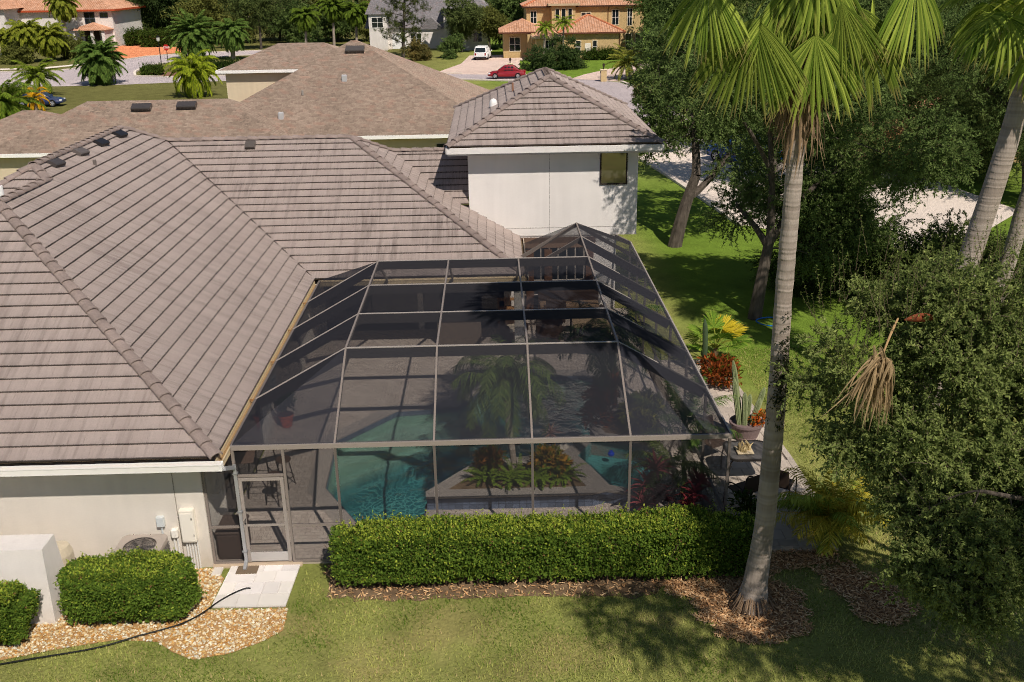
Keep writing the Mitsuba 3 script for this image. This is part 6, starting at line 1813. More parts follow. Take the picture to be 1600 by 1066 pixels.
for lo, hi in (((11.4, 4.4), (12.2, 6.0)), ((18.6, 4.5), (19.9, 5.7)), ((23.0, 4.0), (23.9, 6.0)), ((25.2, 3.9), (25.8, 6.1))):
    window(tan, lo, hi, 'y', 129.0, trim=TR)
for lo, hi in (((14.8, 4.9), (15.3, 6.3)), ((15.7, 4.9), (16.2, 6.3)), ((16.6, 4.9), (17.1, 6.3))):
    window(tan, lo, hi, 'y', 127.2, (0, 0), trim=TR)
window(tan, (12.7, .6), (14.0, 2.6), 'y', 119.3, trim=TR)
window(tan, (8.3, .9), (9.7, 2.7), 'y', 125.5, trim=TR)
for lo, hi in (((17.2, 4.0 - 3.2), (17.8, 2.4)), ((19.5, .9), (20.0, 2.4))):
    window(tan, lo, hi, 'y', 121.0, (0, 1), trim=TR)
for lo, hi in (((25.0, .6), (25.8, 2.7)), ((26.4, .6), (27.0, 2.7))):
    window(tan, lo, hi, 'y', 129.0, (0, 1), trim=TR)
obj('door', MB().box((18.4, 120.95, 0), (19.2, 121.02, 2.1), S(234, 228, 214)), 'm_vc', tan)
obj('downspout', MB().tube([(23.1, 120.9, 0), (23.1, 120.9, 3.4)], .05, 6, S(90, 60, 44)).tube([(22.4, 128.9, 3), (22.4, 128.9, 6.5)], .05, 6, S(90, 60, 44)), 'm_vc', tan)
obj('window_ledge', MB().box((11.6, 119.05, .35), (15.1, 119.29, .5), TR), 'm_vc', tan)
rn = np.random.default_rng(7)


def ridge_balls(parent, p, q, n):
    m = MB()
    p, q = np.array(p, float), np.array(q, float)
    for k in range(n):
        a, b = p + (q - p) * k / n, p + (q - p) * (k + .9) / n
        m.tube([a, b], [.15, .12], 7, np.array(S(206, 132, 96)) * rn.uniform(.8, 1.1))
    obj('ridge_tile', m, 'm_vc', parent, kind='stuff')


ridge_balls(tan, (17.0, 135, 9.45), (21.3, 135, 9.45), 12)
ridge_balls(tan, (10.2, 128.4, 6.7), (17.0, 135, 9.45), 22)
ridge_balls(tan, (28.1, 128.4, 6.7), (21.3, 135, 9.45), 22)
ridge_balls(tan, (14.7, 120.4, 3.55), (19.2, 124.9, 5.6), 15)
ridge_balls(tan, (23.8, 120.4, 3.55), (19.2, 124.9, 5.6), 15)

wh = thing('white_house', 'two storey white house with an orange tile roof behind the palms at the upper left', 'house')
obj('wall', MB().box((-83, 163, -.1), (-59.8, 178, 6.1)), 'm_stucco_white', wh, vc=False)
obj('wall', MB().box((-84, 157, -.1), (-75.5, 163, 6.6)), 'm_stucco_white', wh, vc=False)
obj('roof', hip_roof(MB(), -83, -59.8, 163, 178, 6.2, .42, .8), 'm_terracotta', wh, vc=False)
obj('roof', hip_roof(MB(), -84, -75.5, 157, 170, 6.7, .42, .8), 'm_terracotta', wh, vc=False)
obj('eave', fascia(-83, -59.8, 163, 178, 6.2, .8, S(176, 80, 48), .3), 'm_vc', wh)
obj('wall', MB().box((-60.6, 159, -.1), (-60.1, 163, 3.0)), 'm_stucco_white', wh, vc=False)
for x in (-62.5, -65.6):
    obj('column', MB().box((x, 159.0, -.1), (x + .45, 159.5, 2.8)), 'm_stucco_white', wh, vc=False)
obj('porch_roof', hip_roof(MB(), -65.6, -60.4, 159.2, 166, 3.0, .35, .6), 'm_terracotta', wh, vc=False)
obj('porch_recess', MB().box((-65, 162.9, 0), (-62.4, 163.02, 2.7), S(70, 60, 54)), 'm_vc', wh)
window(wh, (-64.5, 3.9), (-62.9, 5.7), 'y', 163, (1, 1), fc=S(90, 96, 110), trim=S(70, 76, 90))
window(wh, (-61.8, 4.9), (-60.6, 5.6), 'y', 163, (1, 0), fc=S(90, 96, 110), trim=S(70, 76, 90))
window(wh, (-81, 4.2), (-79.4, 5.8), 'y', 157, (1, 1))

gh = thing('grey_roof_house', 'white house with steep grey roofs half hidden behind the pine', 'house')
for lo_, hi_ in (((-1.5, 141, -.1), (5.2, 153, 6.0)), ((-13.5, 146, -.1), (-1.5, 156, 3.2)), ((-13.3, 143.6, -.1), (-10.6, 146, 5.4))):
    obj('wall', MB().box(lo_, hi_), 'm_stucco_white', gh, vc=False)
obj('roof', hip_roof(MB(), -1.5, 5.2, 141, 153, 6.1, .75, .6), 'm_shingle_grey', gh, vc=False)
g_ = MB()
for x0, x1, y0, y1, z, h in ((-14.2, -.8, 145.4, 156.5, 3.2, 4.6), (-13.8, -10.1, 143.2, 148, 5.4, 2.2)):
    g_.add([(x0, y0, z), (x1, y0, z), (x1, y1, z), (x0, y1, z), (x0 + .9, (y0 + y1) / 2, z + h), (x1 - .9, (y0 + y1) / 2, z + h)], [[0, 1, 5], [0, 5, 4], [1, 2, 5], [2, 3, 4], [2, 4, 5], [3, 0, 4], [3, 1, 0], [3, 2, 1]])
for x in (-3.4, 2.2):
    g_.add([(x - 1.8, 140.2, 3.2), (x + 1.8, 140.2, 3.2), (x, 140.2, 5.0), (x - 1.8, 143, 3.2), (x + 1.8, 143, 3.2), (x, 143, 5.0)], [[0, 1, 2], [0, 2, 5], [0, 5, 3], [1, 4, 5], [1, 5, 2]])
obj('roof', g_, 'm_shingle_grey', gh, vc=False)
window(gh, (-12.8, 3.4), (-11.1, 4.9), 'y', 143.6, (1, 1))
window(gh, (3.0, 1.2), (4.3, 2.6), 'y', 141, (1, 1))
window(gh, (-7.0, .8), (-5.4, 2.3), 'y', 146, (1, 1))
obj('garage_door', MB().box((-10.0, 145.93, 0), (-7.8, 146.02, 2.3), S(228, 230, 232)), 'm_vc', gh)
cottage = thing('grey_cottage', 'small beige building with a flat grey roof among the far trees', 'building')
obj('wall', MB().box((-50, 222, -.1), (-37, 232, 3.4)), 'm_stucco_cream', cottage, vc=False)
obj('roof', hip_roof(MB(), -50, -37, 222, 232, 3.5, .38, .8), 'm_shingle_grey', cottage, vc=False)
window(cottage, (-45.5, .7), (-43.8, 2.4), 'y', 222)
window(cottage, (-41.0, .7), (-39.2, 2.6), 'y', 222)
yel = thing('yellow_building', 'pale yellow building with brown trim and an arched door at the top edge', 'building')
obj('wall', MB().box((-34, 236, -.1), (-12, 246, 6.2)), 'm_stucco_tan', yel, vc=False)
obj('roof', hip_roof(MB(), -34, -12, 236, 246, 6.3, .35, .8), 'm_terracotta', yel, vc=False)
for x in (-31, -27, -16):
    window(yel, (x, 3.2), (x + 1.6, 5.2), 'y', 236, trim=S(110, 76, 50))
arch = MB().box((-24.2, 235.9, 0), (-22.2, 236.02, 2.2), S(96, 70, 50))
arch.poly3([(-23.2 + math.cos(a), 235.9, 2.2 + math.sin(a)) for a in np.linspace(0, math.pi, 12)], S(96, 70, 50))
obj('door', arch, 'm_vc', yel)
oh = thing('orange_roof_house', 'tan house with an orange tile roof hidden by the oaks beyond the white driveway', 'house')
obj('wall', MB().box((27.6, 42.5, -.1), (46, 58, 3.2)), 'm_stucco_tan', oh, vc=False)
obj('wall', MB().box((26.8, 41.2, -.1), (33, 42.5, 3.0)), 'm_stucco_tan', oh, vc=False)
obj('roof', hip_roof(MB(), 26.8, 46, 42.0, 58, 3.3, .42, .5), 'm_terracotta', oh, vc=False)
obj('eave', fascia(26.8, 46, 42.0, 58, 3.3, .5, S(90, 66, 50)), 'm_vc', oh)
obj('garage_door', MB().box((28.2, 41.12, 0), (32.6, 41.22, 2.4), S(176, 140, 96)), 'm_vc', oh)


# ------------------------------------------------------------------ vehicles
def car(name, label, cat, at, rz, L, W, H, paint, suv=False, plate=True):
    """A car built from lofted body sections, nose towards +x before it is turned by rz."""
    t = thing(name, label, cat)
    cz, sz = math.cos(rz), math.sin(rz)

    def put(v):
        v = np.asarray(v, float)
        return np.stack([v[..., 0] * cz - v[..., 1] * sz + at[0], v[..., 0] * sz + v[..., 1] * cz + at[1], v[..., 2] + at[2]], -1)

    def loft(sections, cap=True):
        """sections: (x, half width low, half width high, z low, z high)"""
        V, k = [], 10
        for x, wl, wh_, zl, zh in sections:
            r = min(.12, (zh - zl) * .35)
            half = [(wl * .92, zl), (wl, zl + r), (wl, zl + (zh - zl) * .45), (wh_, zh - r), (wh_ * .88, zh)]
            V += [(x, y, z) for y, z in half] + [(x, -y, z) for y, z in half[::-1]]
        F = []
        for s in range(len(sections) - 1):
            for i in range(k):
                i2 = (i + 1) % k
                F.append([s * k + i, (s + 1) * k + i, (s + 1) * k + i2, s * k + i2])
        F = np.array(F)
        F = np.vstack([F[:, [0, 1, 2]], F[:, [0, 2, 3]]])
        n = (len(sections) - 1) * k
        F = np.vstack([F, [[0, i, i + 1] for i in range(1, k - 1)], [[n, n + i + 1, n + i] for i in range(1, k - 1)]])
        return np.array(V, float), F

    h = L / 2
    w = W / 2
    belt = H * (.56 if suv else .60)
    if suv:
        low = [(-h, w * .86, w * .80, .42, belt * .98), (-h + .12, w * .97, w * .93, .30, belt), (-h * .3, w, w * .95, .24, belt), (h * .35, w, w * .95, .24, belt), (h * .62, w * .98, w * .90, .26, belt * .97), (h - .15, w * .92, w * .82, .30, belt * .90), (h, w * .80, w * .70, .40, belt * .80)]
        cab = [(-h + .10, w * .86, w * .76, belt - .03, H * .93), (-h + .30, w * .92, w * .80, belt - .03, H), (0.05 * h, w * .92, w * .80, belt - .03, H), (h * .22, w * .92, w * .78, belt - .03, H * .97), (h * .48, w * .88, w * .72, belt - .05, belt + .02)]
    else:
        low = [(-h, w * .80, w * .74, .42, belt * .92), (-h + .15, w * .94, w * .86, .30, belt * .98), (-h * .45, w, w * .92, .22, belt), (0, w, w * .93, .20, belt), (h * .45, w, w * .90, .22, belt * .95), (h * .78, w * .95, w * .82, .24, belt * .86), (h, w * .76, w * .62, .34, belt * .66)]
        cab = [(-h * .72, w * .86, w * .70, belt - .05, belt + .02), (-h * .40, w * .88, w * .70, belt - .04, H * .96), (-h * .12, w * .88, w * .70, belt - .04, H), (h * .10, w * .88, w * .70, belt - .04, H * .985), (h * .50, w * .86, w * .66, belt - .06, belt - .01)]
    m = MB()
    for s in (low, cab):
        v, f = loft(s)
        m.add(put(v), f, paint)
    body = obj('body', m, 'm_paint', t)
    gl = MB()
    for s in (-1, 1):
        xs_ = np.linspace(cab[1][0] + .05, cab[3][0] + (.25 if suv else .05), 4)
        for a, b in zip(xs_[:-1], xs_[1:]):
            y0, y1 = s * (w * .895 + .012), s * (w * .785 + .03 if suv else w * .74 + .02)
            q = [(a + .04, y0, belt + .06), (b - .04, y0, belt + .06), (b - .06, y1, H * .93), (a + .06, y1, H * .93)]
            gl.add(put(q), [[0, 1, 2, 3]])
    obj('side_window', gl, 'm_glass', body, vc=False)
    e = .02
    if suv:
        rq = [(-h + .08 - e, -w * .74, belt + .06), (-h + .08 - e, w * .74, belt + .06), (-h + .12 - e, w * .68, H * .90), (-h + .12 - e, -w * .68, H * .90)]
        fq = [(h * .46, -w * .78, belt + .06), (h * .46, w * .78, belt + .06), (h * .24 + .02, w * .70, H * .93), (h * .24 + .02, -w * .70, H * .93)]
    else:
        rq = [(-h * .68, -w * .68, belt + .07), (-h * .68, w * .68, belt + .07), (-h * .42, w * .62, H * .93), (-h * .42, -w * .62, H * .93)]
        fq = [(h * .46, -w * .70, belt + .05), (h * .46, w * .70, belt + .05), (h * .13, w * .62, H * .95), (h * .13, -w * .62, H * .95)]
    obj('rear_window', MB().add(put(np.array(rq) + [-.01, 0, .02]), [[0, 1, 2, 3]]), 'm_glass', body, vc=False)
    obj('windscreen', MB().add(put(np.array(fq) + [.02, 0, .03]), [[0, 1, 2, 3]]), 'm_glass', body, vc=False)
    for s in (-1, 1):
        v, f = box_vf((-h - .02, s * w * .70 - .10, belt * .62), (-h + .22, s * w * .70 + .10, belt * .95), .02)
        obj('tail_light', MB().add(put(v), f, S(150, 16, 20)), 'm_vcg', body)
        v, f = box_vf((h - .30, s * w * .66 - .12, belt * .58), (h - .06, s * w * .66 + .12, belt * .74), .02)
        obj('headlight', MB().add(put(v), f, S(225, 228, 232)), 'm_vcg', body)
        v, f = box_vf((h * .38, s * (w + .10) - .08, belt - .02), (h * .44, s * (w + .10) + .08, belt + .14), .02)
        obj('mirror', MB().add(put(v), f, paint), 'm_paint', body)
    v, f = box_vf((-h - .025, -.26, belt * .52), (-h + .02, .26, belt * .68))
    obj('number_plate', MB().add(put(v), f, S(226, 228, 230)), 'm_vc', body)
    v, f = box_vf((-h - .03, -w * .85, .26), (-h + .1, w * .85, .46), .03)
    obj('bumper', MB().add(put(v), f, S(52, 52, 54) if suv else paint), 'm_vcg', body)
    R = .37 if suv else .33
    for sx in (-.60, .60):
        for s in (-1, 1):
            c = np.array([h * sx, s * (w - .09), R])
            prof = np.array([(R * .62, -.10), (R * .92, -.11), (R, -.07), (R, .07), (R * .92, .11), (R * .62, .10)])
            a = np.linspace(0, 2 * np.pi, 23)[:-1]
            V = np.array([[c[0] + r * math.cos(q), c[1] + y * 1.0, c[2] + r * math.sin(q)] for r, y in prof for q in a])
            F = [[i * 22 + j, i * 22 + (j + 1) % 22, (i + 1) * 22 + (j + 1) % 22, (i + 1) * 22 + j] for i in range(5) for j in range(22)]
            wk = obj('wheel', MB().add(put(V), np.array(F), S(26, 26, 27)), 'm_vc', t)
            rim = MB()
            for q in range(5):
                an = q * 2 * math.pi / 5
                d = np.array([math.cos(an), 0, math.sin(an)])
                rim.bar(put(c + [0, s * .085, 0]), put(c + [0, s * .085, 0] + d * R * .62), .07, .03, S(196, 198, 202), up=(sz, -cz, .01))
            ring_ = np.array([[c[0] + r * math.cos(q), c[1] + s * .09, c[2] + r * math.sin(q)] for r in (R * .54, R * .64) for q in a])
            rim.add(put(ring_), np.array([[j, (j + 1) % 22, 22 + (j + 1) % 22, 22 + j] for j in range(22)]), S(190, 192, 196))
            obj('rim', rim, 'm_metal', wk)
    return t


car('parked_car', 'red hatchback parked at the kerb by the mailbox', 'car', (7.35, 98.4, -.03), math.pi - .06, 4.3, 1.78, 1.46, S(140, 20, 36))
car('parked_car', 'white sport utility vehicle seen from behind on the pink paver drive', 'car', (4.5, 124.8, -.02), 1.42, 4.7, 1.95, 1.78, S(236, 238, 240), suv=True)
car('parked_car', 'dark blue car parked behind the yellow frond at the left edge', 'car', (-38.3, 80.5, -.03), .12, 4.6, 1.82, 1.45, S(26, 42, 84))
car('parked_car', 'navy car under the palm clump in front of the white house', 'car', (-68.5, 142.5, -.03), .3, 4.4, 1.8, 1.5, S(24, 30, 62))
car('parked_car', 'bright blue pickup sized vehicle under the oak on the white driveway', 'car', (21.4, 44.2, -.02), 2.2, 4.9, 1.95, 1.8, S(24, 74, 150), suv=True)

# ------------------------------------------------------------------ street furniture
lp = thing('street_lamp', 'black street lamp post with a lantern on the planted traffic island', 'street lamp')
obj('post', MB().tube([(-38.0, 117.8, -.05), (-38.0, 117.8, .5), (-38.0, 117.8, .55), (-38, 117.8, 3.5)], [.10, .09, .06, .05], 10, S(22, 22, 22)), 'm_vc', lp)
obj('lantern', MB().lathe([(.05, 3.45), (.20, 3.6), (.24, 4.0), (.02, 4.02)], (-38, 117.8, 0), 8, S(206, 206, 196)), 'm_vcg', lp)
obj('cap', MB().lathe([(.28, 4.02), (.16, 4.18), (.03, 4.3), (0, 4.36)], (-38, 117.8, 0), 8, S(24, 24, 24)), 'm_vc', lp)
sg = thing('stop_sign', 'red octagonal stop sign on a dark post beside the street lamp', 'sign')
obj('post', MB().tube([(-39.4, 125.2, -.05), (-39.4, 125.2, 2.6)], .05, 8, S(40, 36, 34)), 'm_vc', sg)
oc = [(.42 * math.cos(a), .42 * math.sin(a)) for a in np.arange(8) * math.pi / 4 + math.pi / 8]
plate = trimesh.creation.extrude_polygon(Polygon(oc), .02, engine='earcut')
RX = np.array([[1, 0, 0], [0, 0, -1], [0, 1, 0]], float)
obj('plate', MB().add(np.array(plate.vertices) @ RX.T + [-39.4, 125.12, 2.25], plate.faces, S(190, 40, 36)), 'm_vcg', sg)
tx_ = meshkit.text_mesh('STOP', .24, .006, True)
tv = np.array(tx_.vertices)
tv[:, 0] -= tv[:, 0].mean()
tv[:, 1] -= .12
obj('lettering', MB().add(tv @ RX.T + [-39.4, 125.095, 2.25], tx_.faces, WHITE), 'm_vc', sg)
for k, (x, y, lb) in enumerate(((7.85, 102.6, 'tan stucco mailbox pillar beside the red car'), (17.9, 93.2, 'pale mailbox pillar by the side drive of the tan house'))):
    mb = thing('mailbox', lb, 'mailbox', 'mailbox pillars along the street')
    obj('pillar', MB().box((x - .32, y - .32, -.05), (x + .32, y + .32, 1.15), S(206, 182, 138), bevel=.02), 'm_vc', mb)
    obj('cap', MB().box((x - .38, y - .38, 1.155), (x + .38, y + .38, 1.26), S(222, 206, 176), bevel=.02), 'm_vc', mb)
    obj('lantern', MB().tube([(x, y, 1.26), (x, y, 1.5)], .06, 8, S(36, 32, 30)).lathe([(.06, 1.5), (.13, 1.56), (.13, 1.8), (0, 1.92)], (x, y, 0), 8, S(60, 50, 44)), 'm_vc', mb)
    obj('door', MB().box((x - .36, y - .12, .82), (x - .325, y + .12, 1.05), S(50, 40, 36)), 'm_vc', mb)
rb = thing('recycling_bin', 'blue recycling bin lying on the paver drive by the tan house porch', 'bin')
obj('body', MB().box((7.5, 129.0, 0), (8.3, 129.5, .42), S(60, 110, 190), bevel=.05), 'm_vcg', rb)
obj('rim', MB().box((7.46, 128.96, .425), (8.34, 129.54, .48), S(50, 96, 170), bevel=.02), 'm_vcg', rb)

# ------------------------------------------------------------------ far hedges, palms and trees
FH = ((.045, .085, .016), (.13, .19, .035))
hedge('square clipped hedge beside the white house, left of two', -58.8, -55.6, 164.5, 166.5, 2.0, 2600, .32, *FH, 201, FH[0], None, wave=.12, group=None)
hedge('square clipped hedge at the brick drive, right of two', -55.0, -49.5, 160.5, 163, 2.0, 3600, .32, *FH, 202, FH[0], None, wave=.12)
hedge('low hedge along the wall of the tan house', 18.2, 23.2, 119.4, 120.5, 1.0, 2200, .22, *FH, 203, FH[0], None, wave=.1)
hedge('low clipped hedge at the tip of the traffic island', -38.0, -35.6, 108.8, 111.2, .9, 1500, .2, *FH, 204, FH[0], None)
hedge('dark hedge at the right end of the traffic island', -30.5, -25.5, 107.6, 110.6, 1.2, 2400, .24, (.02, .045, .012), (.06, .1, .02), 205, FH[0], None)
PGF = (S(74, 98, 36), S(142, 156, 66))
DKF = (S(60, 90, 38), S(130, 158, 78))
fpk = dict(strips=False, hang=.5)
feather_palm('date_palm', 'thick dark date palm clump standing on the lawn by the street bend', (-39.5, 99.8, 0), (-39.3, 99.8, 2.7), .55, .45, 128, 3.3, 0.66, 68, *DKF, seed=210, width=0.081, elev=(1.4, -1.0), droop=(1.0, 2.2), **fpk)
feather_palm('date_palm', 'dark date palm with a low full crown on the traffic island', (-38.0, 133.5, 0), (-37.8, 133.5, 3.4), .45, .4, 113, 4.2, 0.69, 68, *DKF, seed=211, width=0.093, elev=(1.35, -.75), droop=(1.0, 2.0), **fpk)
feather_palm('date_palm', 'dark palm with a clear trunk right of the full island palm', (-31.9, 131.5, 0), (-31.7, 131.5, 3.8), .32, .28, 81, 3.2, 0.59, 58, *DKF, seed=212, width=0.081, elev=(1.35, -.7), droop=(1.0, 2.2), **fpk)
for k, (x, y, h, sd, lb) in enumerate(((-65.0, 134, 3.2, 213, 'leftmost tall palm of the clump in front of the white house'), (-62.0, 133, 4.1, 214, 'middle palm of the clump in front of the white house'), (-59.2, 134, 3.4, 215, 'right palm of the clump in front of the white house'))):
    feather_palm('feather_palm', lb, (x, y, 0), (x + .2, y, h), .22, .18, 94, 3.3, 0.66, 58, S(92, 112, 34), S(168, 172, 66), seed=sd, width=0.105, hang=1.0, elev=(1.35, -1.2), droop=(1.2, 2.6), strips=False)
feather_palm('feather_palm', 'tall drooping palm standing against the white house corner', (-66.5, 158, 0), (-66, 158, 7.6), .28, .24, 94, 3.4, 0.73, 62, S(96, 116, 36), S(176, 180, 76), seed=216, width=0.093, hang=.9, elev=(1.2, -1.0), droop=(1.4, 2.6), strips=False)
feather_palm('feather_palm', 'young feather palm rising behind the dark blue car', (-42.0, 89, 0), (-41.9, 89, 1.9), .16, .13, 35, 2.9, 0.53, 62, S(90, 116, 34), S(160, 176, 66), seed=217, width=0.056, hang=.7, elev=(1.35, -.2), droop=(1.3, 2.3), **{'strips': False})
feather_palm('feather_palm', 'bright green feather palm on the lawn behind the shingle roof', (-25.1, 86, 0), (-24.8, 86, 2.5), .18, .15, 62, 3.2, 0.56, 65, S(104, 132, 30), S(186, 196, 62), seed=218, width=0.056, hang=.9, elev=(1.35, -.7), droop=(1.3, 2.5), **{'strips': False})
feather_palm('feather_palm', 'green feather palm cut by the left edge of the picture', (-32.8, 61, 0), (-32.5, 61, 2.4), .16, .13, 64, 3.1, 0.56, 65, S(76, 108, 34), S(140, 160, 60), seed=219, width=0.050, hang=.8, elev=(1.35, -.7), droop=(1.2, 2.3), **{'strips': False})
feather_palm('feather_palm', 'small palm with golden yellow fronds beside the dark blue car', (-37.0, 76.5, 0), (-36.9, 76.5, 1.2), .12, .10, 16, 1.8, 0.33, 46, S(190, 140, 20), S(236, 190, 50), seed=220, width=0.050, hang=.8, elev=(1.3, -.5), droop=(1.5, 2.6), **{'strips': False})
feather_palm('feather_palm', 'left of the two slender palms in front of the tan house', (12.6, 117.2, 0), (12.8, 117.2, 4.3), .13, .11, 24, 1.8, 0.33, 43, S(96, 126, 34), S(170, 186, 70), seed=221, width=0.056, hang=.6, elev=(1.3, -.3), droop=(1.2, 2.2), **{'strips': False})
feather_palm('feather_palm', 'right of the two slender palms in front of the tan house', (15.1, 117.2, 0), (15.25, 117.2, 4.9), .13, .11, 24, 1.9, 0.33, 43, S(96, 126, 34), S(170, 186, 70), seed=222, width=0.056, hang=.6, elev=(1.3, -.3), droop=(1.2, 2.2), **{'strips': False})
feather_palm('date_palm', 'date palm with arching fronds on the verge right of the tan house', (20.8, 94.6, 0), (20.75, 94.6, 1.7), .30, .28, 45, 2.7, 0.40, 55, S(100, 112, 40), S(180, 180, 84), seed=223, width=0.050, hang=.5, elev=(1.35, -.35), droop=(1.0, 2.0), **{'strips': False})
for k, (x, y, h, sd, lb) in enumerate(((-24.8, 152, 5.0, 224, 'leftmost dark palm of the row behind the shingle roof'), (-20.5, 154, 6.3, 225, 'tallest dark palm of the row behind the shingle roof'), (-16.6, 153, 5.6, 226, 'dark palm nearest the grey roofed house'))):
    feather_palm('feather_palm', lb, (x, y, 0), (x + .2, y, h), .22, .18, 72, 3.0, 0.63, 55, S(60, 88, 30), S(128, 150, 56), seed=sd, width=0.093, hang=.9, elev=(1.2, -.8), droop=(1.3, 2.5), strips=False)
FT = ((.055, .105, .030), (.235, .325, .098))
FY_ = ((.105, .130, .030), (.30, .315, .090))


def far_tree(label, x, y, h, r, seed, pal=FT, n=1500, leaf=.30, name='tree', lobes=5, trunk=.22):
    rng = np.random.default_rng(seed)
    lb = [((x + rng.normal(0, r * .42), y + rng.normal(0, r * .35), h - r * .75 + rng.normal(0, r * .35)), (r * rng.uniform(.5, .8), r * rng.uniform(.5, .8), r * rng.uniform(.45, .7))) for _ in range(lobes)]
    lb.append(((x, y, h - r * .8), (r * .75, r * .7, r * .75)))
    return broadleaf(name, label, [(bez((x, y, -.1), (x + .1, y, h * .3), (x, y, h * .62), n=6), np.linspace(trunk, trunk * .5, 6))], lb, n, 14, r * .28, leaf, *pal, seed=seed, gap=.36, limbs=14, twig=0)


pn_ = np.random.default_rng(230)
pine = thing('pine_tree', 'tall open pine in front of the grey roofed house', 'tree')
pl = [(bez((-7, 129, -.1), (-6.7, 129, 5), (-5.9, 129, 12.5), n=12), np.linspace(.26, .08, 12))]
pts_, dd_ = [], []
for k in range(30):
    z = 1.6 + 10.0 * k / 30
    a = k * 2.4
    Lb = (3.9 - 2.2 * k / 30) * pn_.uniform(.7, 1.15)
    o = np.array([-7 + 1.1 * z / 12.5, 129, z])
    e = o + [math.cos(a) * Lb, math.sin(a) * Lb, .25 * Lb]
    pl.append((bez(o, (o + e) / 2 + [0, 0, .1], e, n=6), np.linspace(.07, .02, 6)))
    for q in range(24):
        pts_.append(o + (e - o) * pn_.uniform(.35, 1.05) + pn_.normal(0, .32, 3))
obj('trunk', limb_mesh(pl), 'm_bark', pine, vc=False)
pts_ = np.array(pts_)
obj('crown', sprays(pts_, unit(pn_.normal(0, 1, pts_.shape) + [0, 0, .6]), .35, 22, .34, .14, (.055, .085, .022), (.17, .20, .055), pn_, droop=0, spread=1.2), 'm_leaf', pine)
far_tree('bushy tree in front of the tall white wall of the grey roofed house', 1.2, 137.5, 6.6, 2.6, 231, pal=((0.080, 0.120, 0.040), (0.240, 0.288, 0.096)))
far_tree('low leafy growth at the foot of the palm clump before the white house', -62.5, 131.5, 2.6, 2.4, 251, pal=FY_, n=900, name='shrub', trunk=.08)
far_tree('green undergrowth right of the palm clump before the white house', -58.0, 139, 3.4, 2.6, 252, pal=FY_, n=900, name='shrub', trunk=.08)
far_tree('tall leafy tree at the left end of the row of dark palms', -28.5, 163, 6.5, 4.0, 253, pal=FT, n=1500, leaf=.36)
far_tree('round green tree between the row of dark palms and the grey roofed house', -15.5, 166, 6.5, 3.6, 254, pal=FY_, n=1500, leaf=.36)
far_tree('green tree behind the middle of the row of dark palms', -21.5, 166, 6.0, 3.6, 255, pal=FT, n=1500, leaf=.36)
far_tree('olive coloured tree between the grey roofed house and the white vehicle', 5.4, 139, 6.4, 2.5, 232, pal=FY_)
far_tree('round dark green shrub at the edge of the drive left of the white vehicle', -.4, 127.0, 2.6, 1.6, 233, n=700, name='shrub', trunk=.08)
far_tree('low flowering bush at the foot of the pine', -4.2, 124.5, 2.2, 1.7, 234, pal=((0.096, 0.112, 0.040), (0.352, 0.272, 0.096)), n=700, name='shrub', trunk=.08)
far_tree('leafy dark shrub screening the lower windows of the tan house', 12.0, 107, 3.1, 2.2, 235, pal=((0.040, 0.080, 0.029), (0.144, 0.208, 0.064)), n=1100, leaf=.22, name='shrub', trunk=.1)
far_tree('second dark shrub right of the one screening the tan house', 15.2, 107.5, 2.6, 1.9, 236, pal=((0.040, 0.080, 0.029), (0.144, 0.208, 0.064)), n=900, leaf=.22, name='shrub', trunk=.1)
far_tree('wispy pale shrub at the roof corner of the two storey block', 17.2, 55.5, 3.4, 1.2, 237, pal=((0.192, 0.176, 0.080), (0.448, 0.400, 0.192)), n=420, leaf=.16, name='shrub', trunk=.05)
far_tree('bare tan shrub on the verge beside the white driveway', 17.9, 48.0, 2.6, .9, 243, pal=((0.288, 0.224, 0.144), (0.544, 0.448, 0.304)), n=300, leaf=.12, name='shrub', trunk=.04)
far_tree('big yellow green tree behind the full island palm', -44, 168, 9.5, 6.0, 238, pal=FY_, n=2600, leaf=.42)
far_tree('dark tree rising right of the white house', -56.5, 184, 10.5, 6.5, 239, pal=((0.029, 0.064, 0.022), (0.120, 0.176, 0.056)), n=2600, leaf=.42)
far_tree('pale olive tree behind the clear trunked palm', -33, 172, 9.0, 5.5, 240, pal=((0.096, 0.128, 0.056), (0.304, 0.336, 0.144)), n=2400, leaf=.42)
far_tree('light green tree behind the row of dark palms', -24, 170, 8.5, 4.5, 241, pal=FY_, n=2000, leaf=.4)
far_tree('tall bare stemmed tree left of the row of dark palms', -32, 151, 9.0, 3.6, 242, pal=((0.064, 0.104, 0.032), (0.208, 0.256, 0.080)), n=1300, leaf=.32)
far_tree('leafy tree against the left side of the tan house', 8.2, 144, 8.0, 4.0, 244, pal=FT, n=1800, leaf=.36)
far_tree('dense tree at the right end of the tan house', 30.5, 122, 8.5, 4.5, 245, pal=FT, n=2200, leaf=.34)
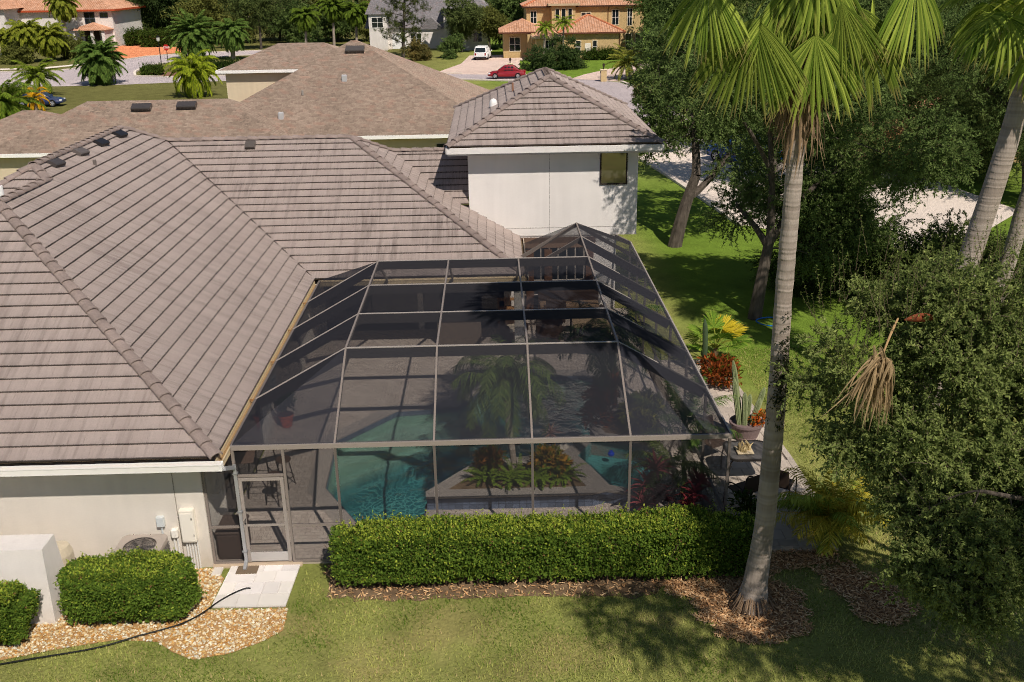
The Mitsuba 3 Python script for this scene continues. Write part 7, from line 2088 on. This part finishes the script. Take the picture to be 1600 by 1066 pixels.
far_tree('full street tree above the side drive right of the date palm', 26.0, 92, 8.5, 4.5, 246, pal=FT, n=2600, leaf=.28)
far_tree('dark street tree behind the oak crowns at the upper right', 33.0, 76, 9.5, 5.0, 247, pal=((0.032, 0.067, 0.022), (0.136, 0.192, 0.056)), n=2800, leaf=.26)
far_tree('dark tree at the top edge between the oak crowns and the right edge', 45.0, 72, 10.5, 5.5, 248, pal=((0.032, 0.067, 0.022), (0.136, 0.192, 0.056)), n=2800, leaf=.26)
far_tree('broad tree rising over the orange roof near the right edge', 41.0, 62, 9.5, 4.5, 249, pal=((0.048, 0.088, 0.026), (0.160, 0.224, 0.064)), n=2600, leaf=.24)
wr = np.random.default_rng(300)
lob = []
for y, step in ((196, 11), (216, 11), (240, 12), (270, 13), (310, 15), (360, 18)):
    for x in np.arange(-1.0 * y * .72, y * .72, step):
        if y < 200 and (-72 < x < -40 or -22 < x < 8):
            continue
        if y < 236 and -56 < x < -8:
            continue
        h = wr.uniform(9, 14) if y > 210 else wr.uniform(7, 10)
        lob.append(((x + wr.normal(0, 2.5), y + wr.normal(0, 4), h * .52), (wr.uniform(5, 8), wr.uniform(5, 7), h * .5)))
P, D = in_lobes(lob, 42000, wr, .6, .34, .25, 5)
P[:, 2] = np.maximum(P[:, 2], .4)
hue = meshkit.noise(P * .09, 8)
crown = sprays(P, unit(D + wr.normal(0, .5, D.shape)), 2.0, 12, .75, .5, (.065, .110, .034), (.235, .295, .095), wr, droop=.2)
v_, f_, c_ = crown.arrays()
c_ = c_ * (1 + .55 * (np.repeat(hue, 12 * 4)[:, None] - .4) * np.array([1.7, 1.0, .4]))
obj('woodland', (v_, f_, np.clip(c_, .005, .9)), 'm_leaf', kind='stuff', label='mass of mixed trees closing off the far end of the view', cat='woodland')
tk = MB()
for (c, r) in lob:
    tk.tube([(c[0], c[1], -.1), (c[0], c[1], c[2])], [.35, .2], 6, S(96, 84, 70))
obj('woodland_trunks', tk, 'm_vc', kind='stuff', label='trunks standing inside the far mass of trees', cat='woodland')
